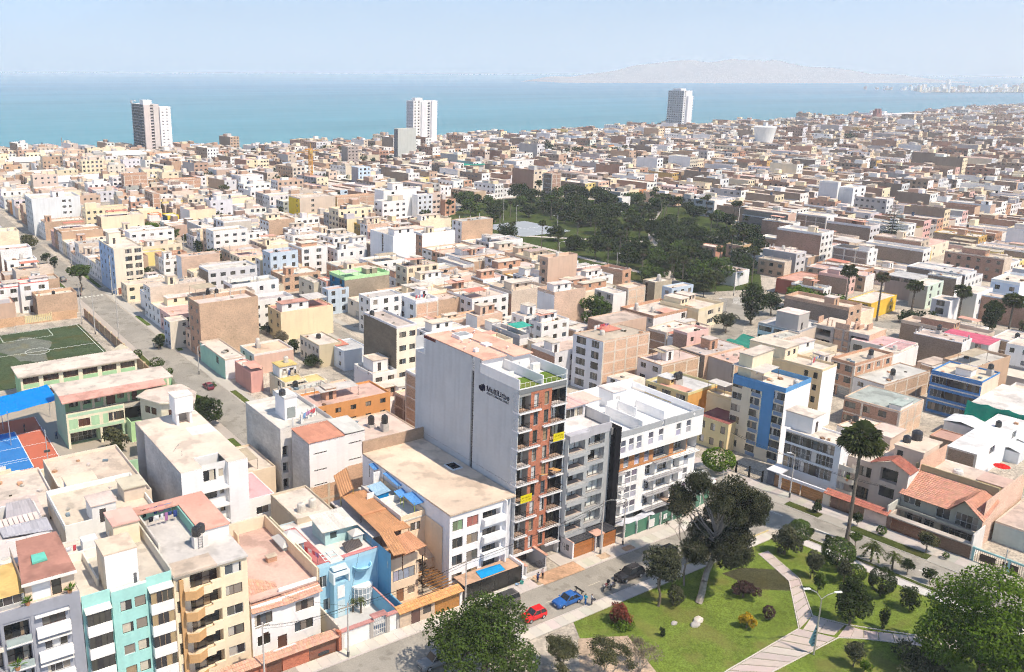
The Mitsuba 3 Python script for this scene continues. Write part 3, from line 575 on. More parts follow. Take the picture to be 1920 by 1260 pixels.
def pot_plant(x, y, z, s, where, seed, col=(.10,.20,.03)):
	r = random.Random(seed); t = Thing('potted_plant', f'potted plant with pointed leaves {where}', 'plant', x, y, z)
	t('pot', 'gloss').lathe([(0,0),(.16 * s, 0),(.22 * s, .3 * s),(.18 * s, .3 * s)],(0,0,0),(.42,.2,.1), PLAIN, 8)
	m = t('leaves', 'leaf')
	for i in range(26):
		a, e = r.uniform(0,6.28), r.uniform(.3,1.4); L = s * r.uniform(.5,.9); d = np.array([math.cos(a) * math.cos(e), math.sin(a) * math.cos(e), math.sin(e)]); q = np.array([-math.sin(a), math.cos(a),0]) * .05 * s
		p = np.array([0,0,.3 * s]); mid = p + d * L * .6; m.add([p, mid - q, p + d * L + np.array([0,0,-.1 * s]), mid + q],[[0,1,2,3]], jit(col, .3, r), PLAIN)
	t.build()
def grey_white_block():
	global RND; RND = random.Random(21)
	b = Bld('apartment_building', 'grey framed building with white balcony fronts and a penthouse under a dusty red roof', 'apartment building', 5.0,91.7); b.w, b.d = 11.25,18
	G = (.30,.335,.385); H = []
	fl = [1.0,4.0,7.0,10.0,13.0]
	for z in fl:
		H += [(.3,3.0, z - .0, z + 2.35, 'o'),(3.4,5.9, z, z + 2.35, 'o')]
		if z < 13.5: H += [(7.2,9.6, z + 1.0, z + 2.35, 'w')]
	b.wall(b.plane('F'),0,11.25,0,16.9, H, G, detail=2)
	for z in fl:
		m = b.new('balcony'); m.box(6.5,10.0,-.55,.0, z - .1, z + 1.0,(.78,.78,.80)); m.box(6.5,10.0,-.5,.0, z + 2.35, z + 2.45,(.7,.7,.7))
		m2 = b.new('balcony_slab'); m2.box(.2,3.1,-.7,0, z - .2, z, (.66,.62,.56)); m2.box(3.4,6.0,-.5,0, z - .2, z, (.7,.7,.7))
		for h_ in (.4,.65,.9): b('railing', 'metal').bar((.25,-.66, z + h_),(3.05,-.66, z + h_),.02,(.10,.09,.08))
		b('glass_balustrade', 'glass').box(3.45,5.95,-.48,-.45, z, z + .85,(.35,.42,.42), PLAIN)
	b('frame').box(3.05,3.35,-.08,.1,0,16.9, G).box(6.05,6.4,-.08,.1,0,16.9, G).box(10.05,11.25,-.10,.1,0,16.9, G).box(0,11.25,-.12,.1,15.7,17.0, G)
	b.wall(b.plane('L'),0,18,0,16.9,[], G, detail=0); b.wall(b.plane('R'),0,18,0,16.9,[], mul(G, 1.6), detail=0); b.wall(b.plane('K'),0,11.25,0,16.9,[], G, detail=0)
	b.roof(.05,11.2,.1,17.9,16.9,(.58,.54,.50))
	C = (.80,.64,.48)
	b.wall(((5.9,.5),(1,0),(0,1)),0,5.1,16.9,19.4,[(.7,2.6,17.0,19.0, 'd', (.74,.76,.78)),(2.7,3.7,17.0,19.1, 'w')], C, part='penthouse', detail=2); b.wall(((5.9,.5),(0,1),(1,0)),0,8.9,16.9,19.4,[], C, part='penthouse'); b.wall(((11.0,.5),(0,1),(-1,0)),0,8.9,16.9,19.4,[], C, part='penthouse')
	b('penthouse_roof').add([(5.6,-.1,19.4),(11.15,-.1,19.4),(11.05,9.3,19.75),(6.6,9.3,19.75),(5.6,-.1,19.55),(11.15,-.1,19.55),(11.05,9.3,19.9),(6.6,9.3,19.9)],[[4,5,6,7],[0,1,5,4],[1,2,6,5],[3,0,4,7],[2,3,7,6]],(.40,.205,.165), ROOF); b('penthouse_roof').box(5.55,11.2,-.22,-.1,19.3,19.62,(.78,.76,.74))
	b('skylight', 'gloss').add([(7.3,3.3,19.72),(8.9,3.4,19.72),(8.9,5.0,19.8),(7.5,5.0,19.8),(7.3,3.3,19.95),(8.9,3.4,19.95),(8.9,5.0,20.0),(7.5,5.0,20.0)],[[4,5,6,7],[0,1,5,4],[1,2,6,5],[3,0,4,7]],(.12,.46,.36), PLAIN)
	b('yellow_roof').add([(1.5,.1,18.5),(5.8,.2,18.5),(5.8,7,18.6),(1.5,7,18.6)],[[0,1,2,3]],(.60,.43,.17), ROOF); b.wall(((1.5,.4),(1,0),(0,1)),0,4.3,16.9,18.45,[(.3,4.1,17.3,18.4, 'w', (.05,.05,.05))],(.4,.4,.4), part='penthouse', detail=2)
	b.build()
	for i, (x, y) in enumerate(((11.0,91.75),(15.3,91.8))): pot_plant(x, y, 16.95,1.3,('below the dusty red roof, by the white shutter', 'below the dusty red roof, at the outer end')[i], i)
	for i in range(4): pot_plant(5.6 + i * .8 + (i > 1) * 1.2,91.2, fl[3 - i % 3] + .05,1.5,['on the topmost railed balcony of the grey frame', 'trailing over the middle railed balcony of the grey frame', 'by the glass balcony below the skylight roof', 'on the lowest railed balcony in view of the grey frame'][i],30 + i)
	tank(10.2,99.6,16.9, 'the roof beside the green skylight', (.62,.58,.52),.95,1.9); tank(11.7,98.9,17.2, 'the slab between the red and yellow roofs', (.62,.55,.48),.7,1.0)
	t = Thing('sheet_roof', 'low grey sheet roofs stepping back behind the dusty red penthouse roof', 'roof', 0,0,0)
	for P, c in (([(11.1,107.8,17.2),(16.6,106.7,17.2),(16.6,110.4,17.3),(11,110.4,17.3)],(.42,.42,.46)),([(11.8,110.6,16.9),(16.2,110.6,16.9),(15.9,117.4,17.1),(12.9,117.4,17.1)],(.40,.39,.40))):
		corrugated(t.new('sheet'), *P, c, .5,.05)
	t('wall').box(11.3,16.4,106.9,107.1,0,17.1,(.6,.6,.62)).box(12.0,15.9,116.9,117.2,0,16.9,(.7,.7,.7)).box(11.2,11.4,106.9,117,0,16.8,(.6,.6,.6)).box(16.1,16.25,106.9,117,0,16.8,(.7,.7,.7))
	for i in range(9): t('tile_strip').box(10.5 + i * .6,11.0 + i * .6,110.45 + (i % 2) * .05,112.6,17.25,17.32, jit((.72,.60,.55),.1), TILE)
	t.build()
grey_white_block()

def teal_block():
	global RND; RND = random.Random(22)
	b = Bld('apartment_building', 'turquoise five storey building with white bays and a tall white stair box on top', 'apartment building', 16.35,91.7); b.w, b.d = 10.1,15
	Tq = (.34,.63,.61); tops = [14.25 - 2.84 * i for i in range(5)]
	mid = []
	for z in tops: mid += [(4.05,5.3, z - 1.3, z),(5.65,6.9, z - 1.25, z + .1)]
	# the middle bows out a little
	N = 8; xs = [3.15 + (7.1 - 3.15) * i / N for i in range(N + 1)]; bow = [-.35 * math.sin(math.pi * i / N) for i in range(N + 1)]
	b.wall(((0,-.25),(1,0),(0,1)),3.15,7.1,0,15.75, mid, Tq, detail=2)
	for x in (3.15,7.1): b('wall').quad((x, -.25,0),(x, .1,0),(x, .1,15.75),(x, -.25,15.75), Tq)
	b('parapet').box(3.15,7.1,-.25,-.1,15.75,16.0,(.7,.78,.76)).box(.02,3.1,0,.16,14.9,16.1, Tq).box(7.15,10.05,.0,.16,15.0,16.15, Tq)
	b.wall(b.plane('F'),0,3.15,0,14.9,[], Tq, detail=0); b.wall(b.plane('F'),7.1,10.1,0,15.0,[], Tq, detail=0)
	for i, z in enumerate(tops):
		for x0, x1, dz in ((.25,2.9,-.1),(7.3,9.95,.25)):
			m = b.new('bay_window'); zt = z + .12 + dz
			if i == 0: m.add([(x0 - .1,-1.0, zt + .05),(x1 + .1,-1.0, zt + .05),(x1 + .1,0, zt + .35),(x0 - .1,0, zt + .35)],[[0,1,2,3]],(.74,.70,.64))
			m.box(x0, x1,-.85,0, zt - .12, zt, (.72,.72,.72)); m.box(x0, x1,-.85,0, zt - 2.85, zt - 1.6,(.80,.80,.80))
			g = b(b.last('bay_window') + '__pane', 'glass'); n = 4
			for k in range(n):
				u0, u1 = x0 + .05 + (x1 - x0 - .1) * k / n, x0 + .05 + (x1 - x0 - .1) * (k + 1) / n
				g.quad((u0,-.75, zt - 1.6),(u1,-.75, zt - 1.6),(u1,-.75, zt - .12),(u0,-.75, zt - .12), RND.choice([(.03,.03,.035),(.03,.03,.035),(.06,.055,.05),(.34,.25,.15) if x0 > 3 else (.05,.05,.05)]), PLAIN)
				m.box(u1 - .03, u1 + .03,-.80,-.76, zt - 1.6, zt - .12,(.05,.05,.05) if x0 < 3 else (.3,.22,.16), PLAIN)
			g.quad((x0 + .05,-.75, zt - 1.6),(x0 + .05,0, zt - 1.6),(x0 + .05,0, zt - .12),(x0 + .05,-.75, zt - .12),(.05,.05,.06), PLAIN)
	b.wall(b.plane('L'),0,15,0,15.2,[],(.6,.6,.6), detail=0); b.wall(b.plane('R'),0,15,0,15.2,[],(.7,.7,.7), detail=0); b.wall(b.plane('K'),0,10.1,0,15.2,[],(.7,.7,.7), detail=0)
	b.roof(.05,10.05,.1,14.9,15.0,(.56,.50,.44))
	st = b('stair_box'); st.box(2.95,6.55,.55,4.3,15.0,19.95,(.84,.84,.85)); st.quad((2.945,.55,15),(2.945,4.3,15),(2.945,4.3,19.95),(2.945,.55,19.95),(.70,.62,.50)); b('stair_box_roof').box(2.85,6.6,.5,4.4,19.95,20.1,(.66,.54,.42), ROOF); b('stair_box_window', 'glass').box(5.95,6.3,.52,.55,15.6,16.9,(.12,.12,.13), PLAIN)
	pw = b('side_parapet'); pw.box(10.0,10.2,.15,15,15.0,16.35,(.60,.57,.52)); pw.box(2.4,2.6,3,10,15,16.0,(.72,.68,.60)); pw.box(2.4,6,9.8,10,15,16.2,(.78,.74,.68)); pw.box(0,2.4,9.8,10,15,16.2,(.78,.74,.68))
	b('roof_room').box(6.4,9.6,10.6,14.6,15,17.9,(.78,.68,.50)); b('roof_room_slab').box(6.3,9.7,10.4,14.7,17.9,18.05,(.68,.42,.36), SHEET)
	b('water_box').box(2.8,4.6,11.0,12.4,15,16.7,(.78,.78,.78))
	b.build(); laundry(16.0,102.3,15.0,10,3.0, 'the turquoise roof behind the white stair box', 5); laundry(22.2,103.3,15.0,60,3.2, 'a cage of poles on the turquoise building', 6)
teal_block()

def beige_block():
	global RND; RND = random.Random(23)
	b = Bld('apartment_building', 'cream and tan five storey building with stacked angular tan balconies', 'apartment building', 26.6,91.7); b.w, b.d = 9.1,15.5
	Cc, Tn = (.80,.69,.50),(.56,.34,.17); tops = [14.75 - 2.82 * i for i in range(5)]; H = []
	for z in tops: H += [(6.25,8.35, z - 1.35, z),(1.9,5.6, z - 2.25, z + .1, 'o'),(.25,1.0, z - 1.6, z)]
	b.wall(b.plane('F'),0,9.1,0,15.4, H, Cc, detail=2)
	for z in tops:
		zz = z - 2.3; m = b.new('balcony')
		m.box(.95,1.5,-.9,.1,0 if z is tops[-1] else zz - .4, zz + 2.0, Tn) if False else None
		out = [(1.0,0),(1.0,-.9),(2.2,-1.35),(3.3,-.75),(4.4,-.75),(4.4,0)]; h0, h1 = zz - .18, zz + .95
		for i in range(len(out) - 1):
			a, c = out[i], out[i + 1]; m.quad((*a, h0),(*c, h0),(*c, h1),(*a, h1), Tn if i < 3 else Cc); a2, c2 = (a[0], min(0, a[1] + .12)),(c[0], min(0, c[1] + .12)); m.quad((*a2, h0),(*c2, h0),(*c2, h1),(*a2, h1), mul(Tn, .8)); m.quad((*a, h1),(*c, h1),(*c2, h1),(*a2, h1), Tn)
		m.poly(out, h0, mul(Tn, .8)); m.poly(out, zz, (.4,.3,.22))
		m.box(4.4,5.7,-.3,.05, h0, h1, Cc)
	b('pilaster').box(.6,1.1,-.25,.1,0,14.6, Tn).box(5.65,5.8,-.12,.06,0,15.3, mul(Cc, .97))
	b.wall(b.plane('R'),0,15.5,0,15.4,[], Cc, detail=0); b.wall(b.plane('L'),0,15.5,0,15.4,[], Cc, detail=0); b.wall(b.plane('K'),0,9.1,0,15.4,[], Cc, detail=0)
	b.roof(-.1,9.15,-.35,15.4,15.5,(.56,.54,.50)); b.roof(-.05,5.2,-.38,2.6,15.56,(.55,.47,.38))
	Tq = (.24,.46,.40)
	c = b('laundry_court'); c.box(.2,5.2,14.9,15.1,15.5,16.9, Tq); c.box(.1,.3,5.5,15,15.5,16.9,(.62,.60,.56)); c.box(5.1,5.3,5.6,15,15.5,16.95, Tq)
	r = b('salmon_roof'); r.box(-.3,5.4,13.6,15.7,16.95,17.12,(.66,.36,.29), ROOF); r.box(5.3,9.2,5.4,15.7,16.97,17.14,(.68,.36,.29), ROOF); c.box(5.35,9.05,5.6,5.75,15.5,16.97,(.76,.76,.76)); c.box(8.9,9.1,5.6,15.4,15.5,16.97,(.74,.74,.74))
	b('tank_stand').box(4.1,5.9,4.2,5.2,15.5,17.0,(.7,.68,.65)); b('ladder', 'metal').bar((4.6,4.1,15.5),(4.6,4.1,18.4),.03,(.1,.1,.1)).bar((5.1,4.1,15.5),(5.1,4.1,18.4),.03,(.1,.1,.1))
	for i in range(8): b('ladder', 'metal').bar((4.6,4.1,15.7 + i * .33),(5.1,4.1,15.7 + i * .33),.02,(.1,.1,.1))
	b.build(); tank(31.2,96.5,17.0, 'the stand beside the salmon roof, nearer the street', (.02,.02,.022)); tank(32.0,97.1,17.0, 'the stand beside the salmon roof, behind its twin', (.03,.03,.03))
	laundry(27.2,106.0,15.6,2,4.2, 'the court walled in turquoise, along the back', 8); laundry(27.3,103.6,15.6,4,4.2, 'the court walled in turquoise, across the middle', 9)
beige_block()

def white_tiled_house():
	global RND; RND = random.Random(24)
	b = Bld('house', 'white house with skirts of pinkish roof tiles and a red brick garden wall', 'house', 36.0,91.9); b.w, b.d = 9.5,17
	H = [(.4,2.8,4.9,6.5),(6.0,8.6,5.1,6.5),(5.8,8.4,2.2,3.6),(.7,2.4,2.0,3.4),(3.4,4.7,.05,2.5, 'd', (.10,.05,.035))]
	b.wall(b.plane('F'),0,9.5,0,8.0, H, (.84,.84,.84), detail=2); b.wall(b.plane('R'),0,17,0,10.2,[],(.8,.78,.7), detail=0); b.wall(b.plane('L'),0,17,0,8,[],(.78,.76,.7), detail=0); b.wall(b.plane('K'),0,9.5,0,8,[],(.7,.66,.58), detail=0)
	tl = (.56,.33,.25); tiles(b, 'tile_skirt', (-.1,-.55,7.2),(4.5,-.55,7.0),(4.2,2.2,8.9),(.2,4.0,9.9), tl, 9); tiles(b, 'tile_skirt_001', (4.2,-.6,7.0),(9.6,-.6,7.3),(9.4,.7,8.4),(4.2,.7,8.2), tl, 5)
	b.roof(.05,9.45,.3,16.9,8.5,(.58,.40,.34)); p = b('parapet'); p.box(9.2,9.45,.2,17,8.5,10.3,(.76,.64,.46)); p.box(.2,9.2,16.7,17,8.5,10.3,(.76,.66,.50)); p.box(3.9,9.2,.3,.5,8.5,9.0,(.82,.82,.82)); p.box(.0,.25,4,17,8.5,9.6,(.76,.66,.50)); p.box(1.6,1.8,13.2,15,8.5,10.2,(.7,.58,.42)); p.box(3.8,4.0,13.4,15,8.5,10.3,(.7,.58,.42))
	b('chimney').box(5.6,6.9,7.4,8.2,8.5,9.2, BRICKC, BRICK).box(5.5,7.0,7.3,8.3,9.2,9.3,(.6,.5,.4), ROOF)
	b('arch_window', 'glass').box(1.3,2.2,-.02,.02,3.4,3.7,(.05,.03,.02), PLAIN)
	b.build(); tank(38.6,107.2,8.5, 'the pinkish terrace above the tile skirts', (.55,.53,.50),.5,1.5)
	w = Thing('garden_wall', 'red brick garden wall with tiled coping and brown gates before the white tiled house', 'wall', 36.0,88.3)
	B2 = (.42,.155,.10)
	w('brickwork').box(-6,.2,0,.3,0,2.2, B2, BRICK).box(2.4,6.0,0,.35,0,2.4, B2, BRICK).box(10.0,10.5,-.2,.5,0,2.9, B2, BRICK)
	for k, (x0, x1, c) in enumerate(((.3,2.3,(.17,.07,.045)),(6.1,9.9,(.20,.08,.05)))):
		g = w.new('gate', 'gloss')
		for i in range(11): g.box(x0, x1,.1,.16,.04 + i * .2,.22 + i * .2, jit(c, .1), PLAIN)
	tiles(w, 'coping', (-6,-.5,2.35),(10.2,-.5,2.35),(10.2,.9,2.85),(-6,.9,2.85),(.56,.34,.25),3); w.build()
	for x0, nm in ((33.2, 'side'),): pass
	y = Thing('yard_paving', 'pale tiled yard behind the red brick garden wall', 'yard'); y('slab').box(36,46.4,88.7,91.9,0,.06,(.60,.46,.38), PAVING); y('wall').box(46.4,46.6,88.5,96,0,3.2,(.62,.56,.46)); y('balustrade').box(37.5,40.5,88.9,89.1,2.0,2.9,(.7,.7,.75)); kind(y.build(), 'structure')
white_tiled_house()

def blue_house():
	global RND; RND = random.Random(25)
	b = Bld('house', 'sky blue house with a glass roofed bay and a round white bay window', 'house', 46.4,96.0); b.w, b.d = 10.2,13.5
	Bl = (.32,.56,.72); wf = (.78,.78,.78); H = [(.9,2.2,4.4,6.2),(1.6,3.2,.8,2.6),(5.0,5.5,4.0,6.0),(3.6,4.6,.05,2.4, 'd', (.7,.75,.8))]
	b.wall(b.plane('F'),0,10.2,0,7.6, H, Bl, detail=2, wf=wf); b.wall(b.plane('L'),0,13.5,0,7.6,[],(.45,.62,.70), detail=0); b.wall(b.plane('R'),0,13.5,0,7.6,[], Bl, detail=0); b.wall(b.plane('K'),0,10.2,0,7.6,[],(.5,.6,.66), detail=0)
	t = b('tower_bay'); t.box(2.6,4.9,-1.3,0,0,5.2, Bl); t.box(2.5,2.75,-1.4,0,5.2,6.8,(.74,.82,.86)).box(4.8,5.0,-1.4,0,5.2,6.8,(.74,.82,.86)).box(2.5,5.0,-1.4,-1.2,6.3,6.9,(.74,.82,.86))
	b('door_bay').box(3.1,4.2,-1.36,-1.3,.1,2.6,(.5,.62,.68), PLAIN).box(3.1,4.2,-1.36,-1.3,3.0,4.8,(.8,.8,.8), PLAIN)
	gl = b('glass_roof', 'glass')
	for i in range(5): gl.quad((2.7,-1.2 + i * .9,7.1),(4.85,-1.2 + i * .9,7.1),(4.85,-.35 + i * .9,7.5),(2.7,-.35 + i * .9,7.5),(.45,.55,.56), PLAIN); b('glass_roof_bar', 'gloss').bar((2.7,-1.2 + i * .9,7.15),(4.85,-1.2 + i * .9,7.15),.05,(.78,.82,.82))
	for x in (2.7,3.8,4.85): b('glass_roof_bar', 'gloss').bar((x, -1.2,7.1),(x, 3.3,7.65),.05,(.78,.82,.82))
	# the round bay
	n = 8; R = 1.55; cx = 7.6; m = b('round_bay', 'gloss'); q = b('round_bay__pane', 'glass')
	for i in range(n):
		a0, a1 = math.pi + math.pi * i / n, math.pi + math.pi * (i + 1) / n
		p0, p1 = (cx + R * math.cos(a0), R * .8 * math.sin(a0)),(cx + R * math.cos(a1), R * .8 * math.sin(a1))
		q.quad((*p0,.3),(*p1,.3),(*p1,3.0),(*p0,3.0),(.30,.36,.40), PLAIN); m.quad((*p0,0),(*p1,0),(*p1,.35),(*p0,.35), wf, PLAIN); m.bar((*p0,0),(*p0,3.1),.06, wf)
		for z in (1.2,2.1,3.0): m.bar((*p0, z),(*p1, z),.05, wf)
	m.poly([(cx + R * math.cos(math.pi + math.pi * i / n), R * .8 * math.sin(math.pi + math.pi * i / n)) for i in range(n + 1)],3.15, wf, PLAIN)
	b('balcony').lathe([(0,4.6),(1.1,4.7),(1.45,5.3),(1.3,5.3),(1.1,4.9)],(cx, 0,.9),(.35,.62,.80), PLAIN, 16)
	b.roof(.1,10.1,.2,13.4,7.4,(.60,.56,.53)); rr = b('red_deck'); rr.box(.3,3.2,.4,12,7.404,7.44,(.40,.14,.14), ROOF); rr.box(5.2,9.9,.3,1.6,7.404,7.43,(.5,.2,.2), ROOF)
	b('parapet').box(-.02,2.6,-.02,.14,7.4,8.0,(.40,.62,.76)).box(5.0,10.2,-.02,.14,7.4,8.0,(.40,.62,.76)).box(-.1,.1,.14,13.5,7.4,9.4,(.72,.62,.46)); b('coping').box(5.0,10.25,-.08,.22,8.0,8.08,(.55,.25,.25))
	b('roof_room').box(4.6,9.0,5.0,9.0,7.4,9.7,(.42,.62,.62)); corrugated(b('roof_room_sheet'),(4.0,4.6,9.7),(9.4,4.2,9.7),(9.6,9.4,10.1),(4.3,9.6,10.1),(.62,.60,.55),.5,.04); b('roof_room_window', 'glass').box(5.4,6.4,4.96,5.0,8.3,9.2,(.06,.08,.08), PLAIN)
	b('solar_heater', 'gloss').obox((7.6,2.6,7.9),(1,.2,0),(0,.9,.35),(2.9,1.6,.12),(.10,.085,.075), PLAIN)
	for i in range(12): b('solar_heater', 'gloss').obox((6.3 + i * .24,2.4 + i * .05,8.0),(.2,1,.4),(1,-.2,0),(1.5,.1,.08),(.06,.05,.05), PLAIN)
	for x, y, c in ((-.2,6.5,(.52,.52,.50)),(8.9,4.0,(.55,.53,.50))):
		p = b.new('lantern_roof'); z = 9.2 if x < 0 else 8.7; s_ = 1.9 if x < 0 else .95
		p.box(x - s_ * .8, x + s_ * .8, y - s_ * .8, y + s_ * .8,7.4, z, (.55,.66,.66)); p.add([(x - s_, y - s_, z),(x + s_, y - s_, z),(x + s_, y + s_, z),(x - s_, y + s_, z),(x, y, z + s_ * .75)],[[0,1,4],[1,2,4],[2,3,4],[3,0,4]], c, PLAIN)
	b.build(); laundry(46.9,101.2,7.4,-75,4.0, 'the red deck of the sky blue house', 12)
	yard = Thing('yard_paving', 'grey paved forecourt behind the white gates of the sky blue house', 'yard'); yard('slab').box(46.7,55.2,88.6,96,0,.07,(.50,.50,.50), PAVING); kind(yard.build(), 'structure')
	w = Thing('garden_wall', 'wall with white garage doors, barred gate and red coping before the sky blue house', 'wall', 46.7,88.2)
	w('pier').box(-.1,.3,0,.4,0,2.6,(.62,.6,.58)).box(4.1,4.6,0,.4,0,2.7,(.40,.38,.37)).box(6.6,7.1,0,.4,0,2.7,(.40,.38,.37)).box(8.2,8.7,0,.4,0,2.5,(.45,.42,.4))
	w('coping').box(-.2,4.7,-.1,.6,2.6,2.72,(.52,.26,.24)).box(6.5,8.8,-.1,.6,2.6,2.72,(.52,.26,.24)).box(4.5,6.7,-.15,.9,3.0,3.15,(.52,.26,.24)).box(8.5,8.75,.6,8,2.5,2.62,(.5,.25,.24)); w('side_wall').box(8.5,8.7,.5,7.5,0,2.5,(.24,.50,.70))
	for x0, x1 in ((.35,4.05),(7.15,8.15)): 
		g = w.new('garage_door', 'gloss')
		for i in range(8): g.box(x0, x1,.1,.15,.03 + i * .31,.33 + i * .31, jit((.78,.78,.78),.03), PLAIN)
	for i in range(7): w('barred_gate', 'metal').bar((4.7 + i * .3,.2,.1),(4.7 + i * .3,.2,2.8),.05,(.8,.8,.8))
	for z in (.1,1.0,1.9,2.8): w('barred_gate', 'metal').bar((4.7,.2, z),(6.5,.2, z),.05,(.8,.8,.8))
	w.build()
blue_house()

def orange_roof_house():
	global RND; RND = random.Random(26)
	b = Bld('house', 'peach house with orange ribbed roofs, a spiral stair and a blue side wall', 'house', 56.6,93.3); b.w, b.d = 9.0,17
	Pc = (.80,.62,.47)
	b.wall(b.plane('L'),-.8,12,0,8.6,[],(.14,.36,.55), detail=0, part='blue_wall'); b('blue_wall').box(-.2,.0,-5,-.8,0,2.6,(.16,.38,.56))
	b.wall(b.plane('F'),0,5.0,0,6.1,[(.9,4.4,3.5,5.2, 'w', (.30,.34,.42)),(1.4,2.6,.05,2.2, 'd', (.2,.1,.06)),(3.2,4.4,.9,2.0)], Pc, detail=2, wf=(.2,.16,.14))
	b.wall(b.plane('F', 2.6),5.0,9.0,0,4.0,[(6.2,8.0,1.6,3.2, 'w')], Pc, detail=2, wf=(.06,.04,.04))
	b.wall(b.plane('F', 4.5),4.9,9.0,4,9.7,[(5.2,6.4,4.6,5.8),(6.5,8.2,7.6,8.9)], Pc, detail=2, wf=(.10,.06,.05))
	b.wall(b.plane('R'),0,17,0,9.7,[], Pc, detail=0); b.wall(b.plane('K'),0,9,0,8.6,[], Pc, detail=0)
	f = b('terrace_floor'); f.box(.1,5,.1,8,5.9,6.1,(.5,.3,.18), PAVING); f.box(.1,5.0,4.5,17,8.4,8.6,(.55,.52,.48), ROOF); f.box(4.9,9.0,4.4,17,9.5,9.7,(.58,.55,.52), ROOF)
	b('sloped_roof').add([(4.6,2.0,4.0),(9.3,1.9,4.0),(9.2,4.5,4.7),(4.9,4.5,4.7),(4.6,2.0,4.12),(9.3,1.9,4.12),(9.2,4.5,4.82),(4.9,4.5,4.82)],[[4,5,6,7],[0,1,5,4],[0,3,7,4],[0,1,2,3],[1,2,6,5]],(.64,.48,.36), ROOF)
	p = b('terrace_wall'); p.box(0,5,-.02,.16,6.1,7.1, Pc); p.box(4.8,5,.16,4.5,6.1,6.9, Pc); p.box(4.9,9,4.5,4.66,9.7,10.4, Pc); p.box(8.84,9,4.66,17,9.7,10.5, Pc); p.box(4.9,5.06,4.66,16,9.7,10.5,(.6,.58,.56)); p.box(4.9,8.8,10.2,10.35,9.7,10.7,(.74,.73,.72)); p.box(7.6,8.8,16.8,17,9.7,11.6,(.82,.82,.82)); p.box(3.8,5,12.2,12.35,8.6,11,(.8,.8,.8))
	b('back_room').box(.2,4.6,4.5,14.5,6.1,8.4,(.22,.17,.14)); b.wall(((.0,4.5),(0,1),(1,0)),0,11,6.1,8.4, grid_holes(11, '6x1.2 1.6 .4', 6.1,1,2.3),(.34,.28,.24), part='glazed_side', detail=2)
	cp = Bld('canopy_roof', 'long ribbed orange roof running back over the peach house terrace', 'canopy', 56.6,93.3); O = (.50,.27,.15)
	corrugated(cp('sheet'),(.6,2.8,9.6),(5.3,2.4,9.6),(5.1,15.0,10.2),(.9,15.4,10.2), O, .36,.09); cp('ridge').obox((3.0,8.6,10.0),(1,0,0),(0,1,.03),(4.6,.5,.1),(.56,.28,.15), SHEET); cp.build()
	c2 = Bld('canopy_roof', 'narrow tongue of orange ribbed roof reaching down to the street side', 'canopy', 56.6,93.3); corrugated(c2('sheet'),(-.3,-4.2 + 2.2,9.0),(1.6,-2.2,9.0),(2.6,3.0,9.7),(.6,3.4,9.7), O, .36,.09); c2.build()
	c3 = Bld('canopy_roof', 'fan of orange ribbed roof over the front terrace with the spiral stair', 'canopy', 56.6,93.3); corrugated(c3('sheet'),(1.2,-2.0,8.6),(5.3,-1.6,8.7),(4.8,2.2,9.3),(1.9,1.8,9.3), mul(O, 1.1),.36,.09); c3.build()
	c4 = Bld('canopy_roof', 'small tilted orange roof at the head of the peach house', 'canopy', 57.2,108.0); corrugated(c4('sheet'),(0,0,10.2),(2.2,-.2,11.2),(3.4,4.2,12.6),(1.2,4.4,11.6), O, .36,.09); c4('post', 'metal').bar((.2,.2,8.6),(.2,.2,10.2),.07,(.5,.4,.1)).bar((2.2,0,8.6),(2.2,0,11.1),.07,(.5,.4,.1)).bar((3.2,4,8.6),(3.2,4,12.5),.07,(.3,.2,.1)); c4.build()
	for x, y in ((.7,3),(5.1,2.7),(.9,9),(5,9),(.9,15),(5,15),(1.4,-1.5),(5.2,-1.3)): b('canopy_post', 'metal').bar((x, y, 6),(x, y, 9.4 if y > 0 else 8.6),.07,(.16,.10,.07))
	st = b('spiral_stair', 'metal')
	for i in range(18):
		a = i * .55; st.obox((5.6 + .55 * math.cos(a),-.1 + .55 * math.sin(a),1.2 + i * .27),(math.cos(a), math.sin(a),0),(-math.sin(a), math.cos(a),0),(.9,.34,.05),(.09,.07,.06), PLAIN)
	st.bar((5.6,-.1,0),(5.6,-.1,6.4),.08,(.06,.05,.05))
	b('pergola', 'metal'); 
	for i in range(9): b('pergola', 'metal').box(5.2,8.9,-4.0 + i * .7,-3.86 + i * .7,2.5,2.6,(.42,.2,.06), PLAIN)
	b('yard').box(-.2,9.0,-5,.0,0,.06,(.56,.36,.24), PAVING); b.build()
	for i, (x, y, w, d, z, txt) in enumerate(((63.9,98.0,4.5,3.4,11.8, 'largest blue ribbed canopy, on yellow posts at the street end of the peach roof'),(65.0,104.2,4.1,4.7,11.9, 'middle blue ribbed canopy beside the white roof wall'),(64.8,111.0,5.6,1.9,11.9, 'long blue ribbed canopy at the far end of the peach roof'),(64.0,102.0,1.6,2.0,11.2, 'smallest blue ribbed canopy, on thin yellow posts'))):
		k = Thing('canopy', txt, 'canopy', x, y, 0); corrugated(k('sheet'),(0,0, z - .35),(w, .3, z - .35),(w, d, z),(0, d - .2, z),(.10,.27,.58),.36,.07)
		for px, py in ((.15,.15),(w - .15,.4),(.15, d - .3),(w - .15, d - .15)): k.new('post', 'metal').bar((px, py, 9.7 if x > 61.4 else 8.6),(px, py, z - .1),.05,(.45,.55,.05) if i in (0,3) else (.2,.2,.2))
		k.build()
	k = Thing('tent', 'blue walled tent with a pale ribbed lid among the roof canopies', 'tent', 62.2,105.4,8.7); k('wall', 'cloth').box(0,1.9,0,2.6,0,1.7,(.02,.25,.62), PLAIN); corrugated(k('lid'),(-.3,-.2,1.7),(2.2,-.2,1.9),(2.2,2.9,2.2),(-.3,2.9,2.0),(.32,.48,.64),.3,.05); k.build()
